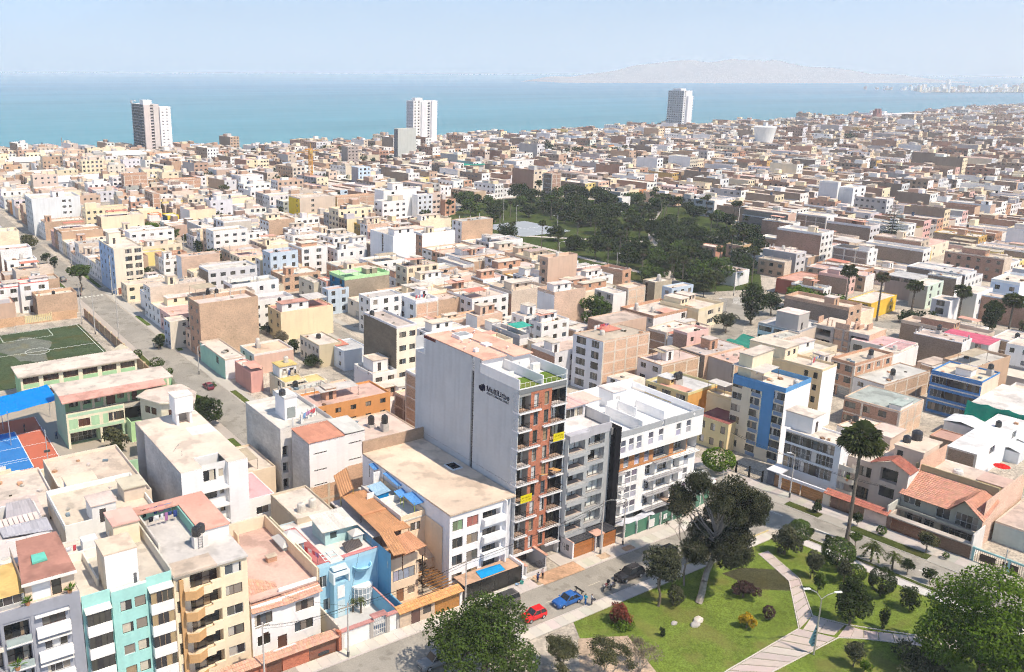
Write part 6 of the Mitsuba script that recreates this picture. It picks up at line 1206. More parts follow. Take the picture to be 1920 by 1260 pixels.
	for i in range(8):
		if i == 5: continue
		x = 98.2 + i * 2.75; y0 = 89.5 + max(0, i - 4) * .42; h.new('panel', 'gloss').obox((x + 1.35, y0 + .15,1.15),(1,.05 + .1 * (i > 4),0),(-.05,1,0),(2.6,.06,2.3), jit((.035,.135,.095),.15), PLAIN); h('post').box(x - .06, x + .06, y0 - .1, y0 + .1,0,2.4,(.7,.7,.68))
	for i in range(5): h.new('panel', 'gloss').obox((120.6 - .1 * i, 93 + i * 2.6,1.15),(-.04,1,0),(1,.04,0),(2.5,.06,2.3), jit((.035,.135,.095),.15), PLAIN)
	h('paper', 'gloss').box(103.5,104.8,89.3,89.36,.5,1.9,(.6,.6,.6), PLAIN).box(107.0,107.8,89.4,89.46,1.0,1.9,(.62,.62,.62), PLAIN); h('plywood_door').box(112.3,113.6,90.2,90.3,0,2.2,(.58,.40,.22), PLAIN); h('shelter_roof').box(109.6,114,90.8,94,2.6,2.7,(.56,.40,.30), SHEET); h.build()
	t = Thing('tarpaulin', 'white and blue plastic sheeting over the forecourt behind the green hoarding', 'tarpaulin', 98,89.9,1.9); r = RND; V = [(x, y, .25 * math.sin(x * 1.3) + .2 * math.cos(y * 2 + x)) for x in np.linspace(0,8.5,14) for y in np.linspace(0,1.8,5)]
	t('sheet', 'cloth').add(V, [[i * 5 + j, i * 5 + j + 1,(i + 1) * 5 + j + 1,(i + 1) * 5 + j] for i in range(13) for j in range(4)],(.62,.66,.74), PLAIN); t.build()
park_side()

# ------------------------------------------------------------------ cars, people, lamps and poles
def car(text, x, y, deg, col, style='hatch', L=None, W=None, Hh=None, group='cars parked along the streets', z=0.03):
	L0, W0, H0 = {'hatch': (3.6,1.62,1.48), 'sedan': (4.5,1.76,1.42), 'suv': (4.6,1.85,1.70), 'van': (4.3,1.68,1.85), 'pickup': (5.2,1.85,1.75)}[style]; L, W, H0 = L or L0, W or W0, Hh or H0
	t = Thing('car', text, 'car', x, y, z, deg, group=group); k = {'hatch': (.24,.30,.46,.88,.97), 'sedan': (.24,.34,.48,.74,.90), 'suv': (.22,.31,.44,.88,.97), 'van': (.10,.18,.30,.93,.98), 'pickup': (.24,.33,.43,.60,.66)}[style]
	belt = H0 * .60; hood = H0 * (.58 if style != 'van' else .60); hw = W / 2
	# lower body: cross sections from nose (x = L/2) to tail
	st = [(.0, hood * .62,.80),(.02, hood * .86,.92),(.10, hood * .95,.98),(k[0], hood, 1),(.5, belt, 1),(.86, belt * 1.01,.99),(.97, belt * .97,.94),(1.0, belt * .72,.86)]
	V = []; n = 9
	for f, zt, ws in st:
		xx = L / 2 - f * L; w = hw * ws
		V += [(xx, -w * .92,.22),(xx, -w, .42),(xx, -w, zt * .72),(xx, -w * .95, zt * .94),(xx, -w * .6, zt),(xx, 0, zt * 1.02),(xx, w * .6, zt),(xx, w * .95, zt * .94),(xx, w, zt * .72),(xx, w, .42),(xx, w * .92,.22)]
	n = 11; F = [[i * n + j, i * n + (j + 1) % n, (i + 1) * n + (j + 1) % n, (i + 1) * n + j] for i in range(len(st) - 1) for j in range(n)]
	b = t('body', 'gloss'); b.add(V, F, col, PLAIN); b.add(V[:n],[[0, j, j + 1] for j in range(1, n - 1)], col, PLAIN); b.add(V[-n:],[[0, j + 1, j] for j in range(1, n - 1)], col, PLAIN)
	# cabin: glass below, painted roof above
	xs = [L / 2 - f * L for f in k[1:]]; x0, x1, x2, x3 = xs; w0, w1 = hw * .95, hw * .76; zr = H0
	lo = [(x0,-w0 * .86, belt * .98),(x0, w0 * .86, belt * .98),(x3, w0 * .92, belt * .98),(x3,-w0 * .92, belt * .98)]; hi = [(x1,-w1, zr - .06),(x1, w1, zr - .06),(x2, w1, zr - .06),(x2,-w1, zr - .06)]
	g = t('window', 'glass')
	for i in range(4): j = (i + 1) % 4; g.quad(lo[i], lo[j], hi[j], hi[i],(.018,.02,.024), PLAIN)
	rf = t('roof', 'gloss'); cx_ = (x1 + x2) / 2; top = [(cx_ + (q[0] - cx_) * .93, q[1] * .88, zr) for q in hi]
	for i in range(4): rf.quad(hi[i], hi[(i + 1) % 4], top[(i + 1) % 4], top[i], col, PLAIN)
	rf.quad(*top, col, PLAIN)
	for i in range(4): t('pillar', 'gloss').bar(np.array(lo[i]) * 1.0, np.array(hi[i]),.055, col, PLAIN, 4)
	for s_ in (-1,1):
		mid = (x1 + x2) / 2; t('pillar', 'gloss').bar((mid, s_ * w0 * .95, belt),(mid, s_ * w1 * 1.01, zr - .06),.05, col if style != 'van' else (.03,.03,.03), PLAIN, 4)
		t.new('mirror', 'gloss').box(x0 - .15, x0 + .02, *sorted((s_ * hw * 1.0, s_ * (hw + .16))), belt * .98, belt * 1.1, col, PLAIN)
		t.new('headlight', 'glass').add([(L / 2 - .03, s_ * hw * .45, hood * .66),(L / 2 - .12, s_ * hw * .86, hood * .66),(L / 2 - .26, s_ * hw * .94, hood * .86),(L / 2 - .08, s_ * hw * .5, hood * .84)],[[0,1,2,3]],(.7,.72,.74), PLAIN)
		t.new('tail_light', 'glass').add([(-L / 2 + .02, s_ * hw * .6, belt * .7),(-L / 2 + .06, s_ * hw * .92, belt * .7),(-L / 2 + .1, s_ * hw * .94, belt * .95),(-L / 2 + .03, s_ * hw * .65, belt * .95)],[[0,1,2,3]],(.35,.02,.02), PLAIN)
		for xx in (L * .31,-L * .30):
			r = {'suv': .36, 'pickup': .37}.get(style, .30); m = t.new('wheel', 'gloss'); m.bar((xx, s_ * (hw - .20), r),(xx, s_ * (hw + .015), r), r, (.012,.012,.013), PLAIN, 14)
			t(t.last('wheel') + '__rim', 'metal').bar((xx, s_ * (hw + .012), r),(xx, s_ * (hw + .03), r), r * .62,(.55,.55,.57), PLAIN, 10)
	t('grille', 'gloss').box(L / 2 - .05, L / 2 + .02,-hw * .5, hw * .5,.34, hood * .6,(.015,.015,.016), PLAIN); t('number_plate', 'gloss').box(L / 2 + .01, L / 2 + .03,-.22,.22,.36,.48,(.6,.6,.55), PLAIN)
	if style in ('suv', 'van'):
		for s_ in (-1,1): t('roof_rail', 'metal').bar((x1 - .1, s_ * w1 * .86, zr + .03),(x2 + .1, s_ * w1 * .86, zr + .03),.03,(.25,.25,.26))
	return t
def person(text, x, y, deg, top, legs, hair=(.015,.012,.01), skin=(.36,.20,.13), h=1.68, arms=((.25,.1),(.25,.1)), bend=0.0, step=.12, z=.13, extra=None):
	"""arms: (lift, elbow bend) per side"""
	from manifold3d import Manifold
	t = Thing('person', text, 'person', x, y, z, deg); k = h / 1.75
	def cap(a, ra, b, rb, seg=10): return Manifold.batch_hull([Manifold.sphere(ra, seg).translate([float(q) for q in a]), Manifold.sphere(rb, seg).translate([float(q) for q in b])])
	def soft(ms, tl=.045):
		u = Manifold.batch_boolean(ms, __import__('manifold3d').OpType.Add).refine_to_length(tl * k).to_mesh(); m = trimesh.Trimesh(u.vert_properties[:, :3], u.tri_verts); trimesh.smoothing.filter_taubin(m, iterations=6); return m
	v = lambda a, b, c: np.array([a, b, c]) * k
	lean = lambda p: np.array([p[0] + max(0, p[2] - .95 * k) * math.sin(bend), p[1], p[2] - max(0, p[2] - .95 * k) * (1 - math.cos(bend))])
	hip = [v(0,.09,.92), v(0,-.09,.92)]; knee = [v(step + .02,.10,.50), v(-step + .04,-.10,.50)]; foot = [v(step, .11,.08), v(-step, -.11,.08)]; sh = [lean(v(0,.19,1.42)), lean(v(0,-.19,1.42))]
	parts, sleeve = [],[]; chest, waist, neck, head = lean(v(.0,0,1.25)), v(0,0,1.0), lean(v(.01,0,1.50)), lean(v(.03,0,1.64))
	parts += [cap(waist, .125 * k, chest, .14 * k), cap(sh[0],.065 * k, sh[1],.065 * k), cap(chest, .12 * k, neck, .055 * k), cap(neck, .055 * k, head, .075 * k), Manifold.sphere(.098 * k, 14).scale([1,.82,1.18]).translate([float(q) for q in head]), cap(head + v(.09,0,-.01),.022 * k, head + v(.10,0,-.03),.02 * k), Manifold.sphere(.025 * k, 8).translate([float(q) for q in head + v(0,.085,0)]), Manifold.sphere(.025 * k, 8).translate([float(q) for q in head + v(0,-.085,0)])]
	for i, s_ in ((0,1),(1,-1)):
		lift, eb = arms[i]; el = sh[i] + np.array([math.sin(lift) * .30, s_ * .06,-math.cos(lift) * .30]) * k; wr = el + np.array([math.sin(lift + eb) * .26,-s_ * .02,-math.cos(lift + eb) * .26]) * k; d = (wr - el) / np.linalg.norm(wr - el); sd = np.array([0, s_, 0.]); fw = np.cross(sd, d)
		parts += [cap(sh[i],.055 * k, el, .043 * k), cap(el, .043 * k, wr, .03 * k), cap(wr, .03 * k, wr + d * .09 * k, .034 * k)]; sleeve += [cap(sh[i],.068 * k, sh[i] + (el - sh[i]) * .8,.058 * k)]
		for q in range(4):
			b0 = wr + d * .10 * k + fw * (q - 1.5) * .020 * k; Lf = (.065,.078,.074,.058)[q] * k; mid = b0 + d * Lf * .55; parts += [cap(b0,.0095 * k, mid, .009 * k, 6), cap(mid, .009 * k, mid + (d * .8 + sd * -.45) * Lf * .5,.008 * k, 6)]
		tb = wr + d * .04 * k + fw * .03 * k; parts.append(cap(tb, .012 * k, tb + (d * .6 + fw * .75) * .055 * k, .009 * k, 6))
		parts += [cap(hip[i],.085 * k, knee[i],.058 * k), cap(knee[i],.058 * k, foot[i],.042 * k), cap(foot[i],.045 * k, foot[i] + v(.15,.0,-.035),.036 * k)]
	m = soft(parts, .03); t('body').add(m.vertices, m.faces, skin, PLAIN)
	m = soft([cap(waist, .145 * k, chest, .16 * k), cap(chest, .145 * k, lean(v(0,0,1.43)),.09 * k), cap(sh[0],.075 * k, sh[1],.075 * k)] + sleeve); t('shirt').add(m.vertices, m.faces, top, PLAIN)
	m = soft([cap(v(0,0,.97),.14 * k, v(0,0,.90),.14 * k)] + [cap(hip[i],.10 * k, knee[i],.072 * k) for i in (0,1)] + [cap(knee[i],.072 * k, foot[i] + v(0,0,.03),.058 * k) for i in (0,1)]); t('trousers').add(m.vertices, m.faces, legs, PLAIN)
	m = soft([Manifold.sphere(.106 * k, 12).scale([.95,.92,1.05]).translate([float(q) for q in head + v(-.022,0,.03)])]); t('hair').add(m.vertices, m.faces, hair, PLAIN)
	for i in (0,1): t.new('shoe', 'gloss').mesh(cap(foot[i] + v(-.02,0,-.02),.055 * k, foot[i] + v(.16,0,-.035),.042 * k),(.03,.03,.035))
	for s_ in (-1,1): t.new('eye').mesh(Manifold.sphere(.012 * k, 6).translate([float(q) for q in head + v(.088, s_ * .034,.012)]),(.02,.015,.012))
	t('mouth').mesh(Manifold.sphere(.02 * k, 6).scale([.4,1,.3]).translate([float(q) for q in head + v(.092,0,-.055)]),(.25,.08,.07))
	if extra: extra(t, sh, k)
	t.build(); return t
def street_life():
	global RND; RND = random.Random(55)
	def more(t, *f): 
		for g in f: g(t)
		t.build(smooth=())
	car('small bright red hatchback stopped in the road', 72.1,80.6,180,(.62,.012,.018), 'hatch').build()
	t = car('blue sports saloon with a big black rear wing', 78.4,80.9,180,(.015,.10,.34), 'sedan'); w = t('rear_wing', 'gloss'); w.box(-2.35,-2.0,-.85,.85,1.42,1.47,(.012,.012,.014), PLAIN).box(-2.2,-2.05,-.6,-.54,.95,1.44,(.012,.012,.014), PLAIN).box(-2.2,-2.05,.54,.6,.95,1.44,(.012,.012,.014), PLAIN); t('rear_window', 'glass').quad((-.45,-.6,1.36),(-.45,.6,1.36),(-1.5,.7,.92),(-1.5,-.7,.92),(.012,.012,.014), PLAIN); t.build()
	t = car('grey passenger van parked against the black metal fence', 70.6,85.0,180,(.13,.125,.125), 'van', L=4.4); t('roof_tray', 'metal').box(-1.5,.9,-.6,.6,1.87,1.92,(.08,.08,.085), PLAIN); t('side_stripe', 'metal').box(-1.6,1.3,-.87,-.85,.42,.5,(.5,.5,.5), PLAIN); t.build()
	car('black off-road car with two motorcycles before its bonnet', 90.6,81.0,180,(.012,.013,.017), 'suv', L=4.8).build()
	car('black family car under the bare tree, farther along the lawn', 99.6,82.4,180,(.014,.015,.018), 'hatch', L=4.2, Hh=1.55).build()
	car('silver off-road car with roof bars under the feathery tree', 55.2,79.6,180,(.20,.21,.22), 'suv').build()
	car('grey off-road car half hidden below the feathery green tree', 60.6,79.9,180,(.17,.17,.21), 'suv', L=4.3).build()
	t = car('white pickup truck with a blue striped side behind the green hoarding', 125.6,97.3,95,(.74,.75,.76), 'pickup'); t('cargo_rail', 'metal').box(-2.5,-.6,-.85,.85,1.0,1.1,(.7,.7,.7), PLAIN).box(-2.5,-.6,-.93,-.9,.6,.8,(.08,.2,.5), PLAIN); t.build()
	car('dark car parked in the yard of the white tiled house', 44.1,90.6,90,(.02,.025,.028), 'sedan').build()
	for x, y, d, c, s, tx in ((67.0,229.8,78,(.62,.58,.42), 'sedan', 'cream old saloon parked on the avenue by the bushy street tree'),(66.7,190.6,93,(.14,.012,.03), 'hatch', 'dark red hatchback driving down the avenue beside the octagonal hall'),(69.2,167.0,100,(.012,.02,.05), 'sedan', 'dark blue saloon parked below the outside stair house on the avenue'),(69.3,160.5,100,(.6,.62,.65), 'suv', 'white car half hidden by the grey concrete block on the avenue'),(61.5,297.5,92,(.02,.022,.028), 'suv', 'black car on the avenue level with the umbrella shaped tree'),(62.0,321.0,92,(.03,.032,.035), 'suv', 'dark car on the avenue farther up than the umbrella shaped tree'),(55.0,283.0,2,(.03,.05,.16), 'sedan', 'blue car parked behind the far wall of the football field'),
		(112.4,312.0,5,(.72,.73,.74), 'sedan', 'white saloon parked by the orange cylinder house'),(114.8,307.4,3,(.74,.74,.74), 'suv', 'white off-road car parked before the white saloon'),(122.0,286,10,(.24,.02,.04), 'sedan', 'dark red car beside the orange corner house'),(215.0,172.0,125,(.16,.16,.15), 'sedan', 'grey car in the shade of the boulevard trees'),(63.5,500,90,(.6,.6,.62), 'suv', 'white car far up the avenue near the brick works'),(62.8,540,90,(.5,.5,.52), 'hatch', 'pale car at the far end of the avenue'),(119.5,330,92,(.66,.66,.68), 'hatch', 'white hatchback under the trees above the white saloon')):
		car(tx, x, y, d, c, s).build()
	for i, (x, y, c) in enumerate(((85.4,80.5,(.16,.02,.03)),(86.5,80.2,(.02,.02,.06)))):
		t = Thing('motorcycle', ('dark red motorcycle parked in the road before the black off-road car, the outer one', 'dark blue motorcycle parked close to the bonnet of the black off-road car')[i], 'motorcycle', x, y, .03,200, group='motorcycles parked on the road')
		for xx in (-.62,.62): m = t.new('wheel', 'gloss'); m.bar((xx, -.06,.3),(xx, .06,.3),.3,(.012,.012,.013), PLAIN, 14); t(t.last('wheel') + '__rim', 'metal').bar((xx, -.07,.3),(xx, .07,.3),.17,(.4,.4,.42), PLAIN, 10)
		t('frame', 'gloss').bar((.55,0,.35),(.35,0,.95),.05,(.1,.1,.1)).bar((-.6,0,.35),(-.1,0,.5),.06,(.08,.08,.08)).bar((-.1,0,.45),(.35,0,.5),.14,(.12,.12,.12)); t('fuel_tank', 'gloss').obox((.12,0,.82),(1,0,.1),(0,1,0),(.5,.26,.22), c, PLAIN); t('seat', 'gloss').obox((-.42,0,.80),(1,0,.05),(0,1,0),(.65,.24,.1),(.015,.015,.015), PLAIN); t('handlebar', 'metal').bar((.33,-.34,1.0),(.33,.34,1.0),.025,(.3,.3,.3)); t('top_box', 'gloss').box(-.95,-.6,-.2,.2,.82,1.15,(.02,.02,.025), PLAIN); t('headlight', 'glass').box(.5,.6,-.1,.1,.8,.98,(.7,.7,.7), PLAIN); t.build()
	person('person in a dark blue jacket bending over on the dug up pavement', 78.1,86.9,35,(.035,.06,.14),(.02,.03,.07), arms=((.9,.3),(.7,.3)), bend=.35)
	person('person in a pale pink top and black trousers standing beside the bending one', 79.5,87.4,215,(.62,.50,.50),(.012,.012,.015), arms=((.3,.9),(.15,.4)))
	person('person in turquoise and blue standing at the lawn edge by the blue car', 80.2,79.2,20,(.02,.30,.46),(.02,.10,.30), arms=((.25,.9),(.2,.7)), z=.11)
	def disc(t, sh, k): t('folded_umbrella', 'gloss').lathe([(0,.0),(.32,.05),(.34,.10),(0,.14)],(.05,-.45,1.05),(.03,.03,.04), PLAIN, 12)
	person('person in a white shirt carrying a dark round bag at the lawn edge', 80.9,78.7,-20,(.60,.60,.62),(.20,.19,.2), arms=((.3,.5),(.5,.6)), z=.11, extra=disc)
	person('person in black at the entrance gate of the red brick building', 77.7,89.6,265,(.03,.03,.035),(.02,.02,.022), arms=((.2,.5),(.3,.9)))
	person('person in black with a pale cap beside the black family car', 95.5,79.3,100,(.02,.02,.024),(.015,.015,.018), hair=(.45,.45,.36), arms=((.3,1.2),(.2,.5)), z=.11)
	person('person in dark clothes standing on the blue painted ball court', 25.6,185.6,200,(.03,.03,.04),(.02,.02,.03), z=.05); person('person in blue walking along the edge of the school yard', 30.3,178.2,90,(.05,.09,.2),(.03,.04,.08), z=.04)
	t = Thing('cement_bag', 'white sack and green bucket on the pavement by the black metal fence', 'sack', 76.9,88.6); t('sack', 'cloth').lathe([(0,0),(.4,.05),(.45,.4),(.2,.65),(0,.68)],(0,0,.1),(.75,.75,.75), PLAIN, 10); t('bucket', 'gloss').lathe([(.22,0),(.28,.4),(.24,.4),(.2,.05)],(-.9,-.7,.1),(.05,.3,.28), PLAIN, 10); t('bowl', 'gloss').lathe([(.1,0),(.3,.2),(.26,.2)],(-1.7,-.6,.1),(.2,.3,.45), PLAIN, 10); t.build()
	for i, (x, y, s_) in enumerate(((87.3,69.6,.5),(89.4,67.9,.75),(90.5,68.3,.8))):
		t = Thing('rock', ('small grey rock alone on the sunny lawn', 'grey rock of the pair on the sunny lawn', 'pale rock of the pair on the sunny lawn')[i], 'rock', x, y); m = trimesh.creation.icosphere(2,1); v = m.vertices * [s_, s_ * .7, s_ * .55]; v *= (1 + .5 * (meshkit.noise(m.vertices * 1.7 + i * 7,3) - .5))[:, None]; t('stone').add(v + [0,0,.2 * s_], m.faces, ((.36,.35,.33),(.40,.39,.37),(.58,.54,.46))[i], BLOCK); t.build()
	# lamps and poles
	def pole(text, x, y, h, arm=None, r=.11, col=(.50,.49,.47), name='utility_pole', cat='pole', wood=False):
		t = Thing(name, text, cat, x, y); t('shaft').bar((0,0,0),(0,0, h), r * 1.25, col, BLOCK, 8, r * .7); t('footing').bar((0,0,0),(0,0,.9), r * 1.5,(.13,.13,.13), BLOCK, 8)
		if arm:
			d = np.array([math.cos(arm[0]), math.sin(arm[0]),0]); t('arm', 'metal').tube([(0,0, h - .3), tuple(d * arm[1] * .5 + [0,0, h + .1]), tuple(d * arm[1] + [0,0, h + .15])],.045,(.5,.5,.5)); t('lamp_head', 'gloss').obox(tuple(d * (arm[1] + .3) + [0,0, h + .13]), tuple(d),(-d[1], d[0],0),(.8,.26,.14),(.72,.72,.72), PLAIN)
		else: t('crossarm').box(-.9,.9,-.05,.05, h - .6, h - .48,(.35,.3,.25), PLAIN); 
		t('insulator', 'gloss').bar((.15,0, h - .4),(.15,0, h - .15),.05,(.3,.28,.26)); t.build(); return (x, y, h)
	A = pole('grey street pole before the white gates of the sky blue house', 46.6,86.5,7.9); B = pole('pale street pole at the end of the orange coping, by the black metal fence', 65.9,87.9,7.4); Cc = pole('street lamp pole between the two timber garage doors', 91.6,88.0,9.2,(-.7,1.9), name='street_lamp', cat='street lamp'); D = pole('dark based street lamp at the green hoarding', 96.5,88.1,8.1,(1.6,.9), name='street_lamp', cat='street lamp')
	E_ = pole('street lamp with a round head before the white office', 133.3,84.5,8.2,(2.2,.6), name='street_lamp', cat='street lamp'); pole('slender pole behind the dark feathery tree at the road bend', 122.3,90.2,5.6); pole('pole against the outer end of the turquoise fence', 133.6,50.5,6.5); G2 = pole('street pole at the end of the red brick garden wall, beside the cream building', 35.6,87.5,8.5)
	for i, (x, y, h) in enumerate(((54.7,261.5,13.2),(55.4,249,11.8),(57.7,232.5,16.5),(68.3,201.2,7.1),(47.1,282.2,7))): pole(('tall pale pole at the corner of the football field wall', 'tall pale pole on the field wall, second from its corner', 'tallest pale pole on the field wall, beside the barred gate', 'pole on the house side of the avenue by the mint green courtyard', 'pole behind the far wall of the football field')[i], x, y, h, (0.2,1.2) if i == 3 else None)
	for i, (x, y, h) in enumerate(((71.5,292,13),(70.6,318,9),(70.4,345,9),(109,330,11),(111.5,300,10),(180.5,214,11),(181,262,11),(188.5,248,9),(232.5,225,9),(232,255,8),(232,300,8),(246,185,9),(210,160,9),(262,290,11),(262,318,12),(272,340,12))): pole(('at the sky blue corner block', 'on the avenue just past the sky blue corner block', 'on the avenue farther past the sky blue corner block', 'on the tree lined street below the yellow and blue house', 'by the parked white cars', 'before the house with potted plants', 'beside the white windowless block', 'by the street tree under the brick gable', 'at the park edge opposite the yellow roof hut', 'at the park edge, middle of three', 'at the park edge, last of three', 'at the boulevard crossing', 'over the boulevard verge', 'over the ball court, front one', 'over the ball court, middle one', 'over the ball court, back one')[i].join(('slender street pole ', '')), x, y, h, (RND.uniform(0,6),1.4))
	t = Thing('street_lamp', 'twin headed park lamp with a blue pennant on its shaft where the path forks', 'street lamp', 97.3,55.6); t('shaft', 'metal').bar((0,0,0),(0,0,8.2),.12,(.50,.49,.47), PLAIN, 8,.07)
	for i, (dx, dy) in enumerate(((-1.7,.9),(1.6,-.9))): t.new('arm', 'metal').tube([(0,0,8.1),(dx * .4, dy * .4,8.7 + .4 * (i == 0)),(dx * .9, dy * .9,9.0 + .6 * (i == 0))],.05,(.5,.5,.5)); t.new('lamp_head', 'gloss').obox((dx * 1.1, dy * 1.1,9.05 + .6 * (i == 0)),(dx, dy, 0),(-dy, dx, 0),(.9,.3,.12),(.75,.75,.72), PLAIN)
	t('pennant', 'cloth').add([(0,0,5.0),(-.75,.45,1.9),(.05,-.05,1.5),(-.3,.2,1.2)],[[0,1,2,2],[1,3,2,2]],(.12,.28,.34), PLAIN)
	for i in range(5): t('pennant_mark', 'cloth').add([(-.05 - i * .03,-.02,4.0 - i * .5),(-.25 - i * .06,.08,4.0 - i * .5),(-.3 - i * .06,.1,3.7 - i * .5),(-.05 - i * .03,-.02,3.7 - i * .5)],[[0,1,2,3]],(.03,.08,.12), PLAIN)
	t.build()
	m = Thing('power_cable', 'black power cables strung between the street poles', 'cable')
	def cable(a, c, sag, k):
		pts = [(a[0] + (c[0] - a[0]) * f, a[1] + (c[1] - a[1]) * f + k * .25, a[2] - .45 - .25 * abs(k) + (c[2] - a[2]) * f - 4 * sag * f * (1 - f)) for f in np.linspace(0,1,10)]; m.new('strand', 'metal').tube(pts, .022,(.02,.02,.02), sides=3)
	for a, c in ((G2, A),(A, B),(B, Cc),(Cc, D)):
		for k in (-1,0,1): cable(a, c, .5, k)
	for k, tgt in enumerate(((40,92.5,8),(53,95,8.5),(88,92,3.4),(95,92,3.4),(99,92,5))): cable((A, A, Cc, Cc, D)[k],(*tgt[:2], tgt[2] + .5),.25,0)
	for k in (-1,0,1): cable(E_, (131.8,96.5,9.0),.4, k); cable(E_, (136.3,70,8.0),.5, k)
	m.build()
street_life()

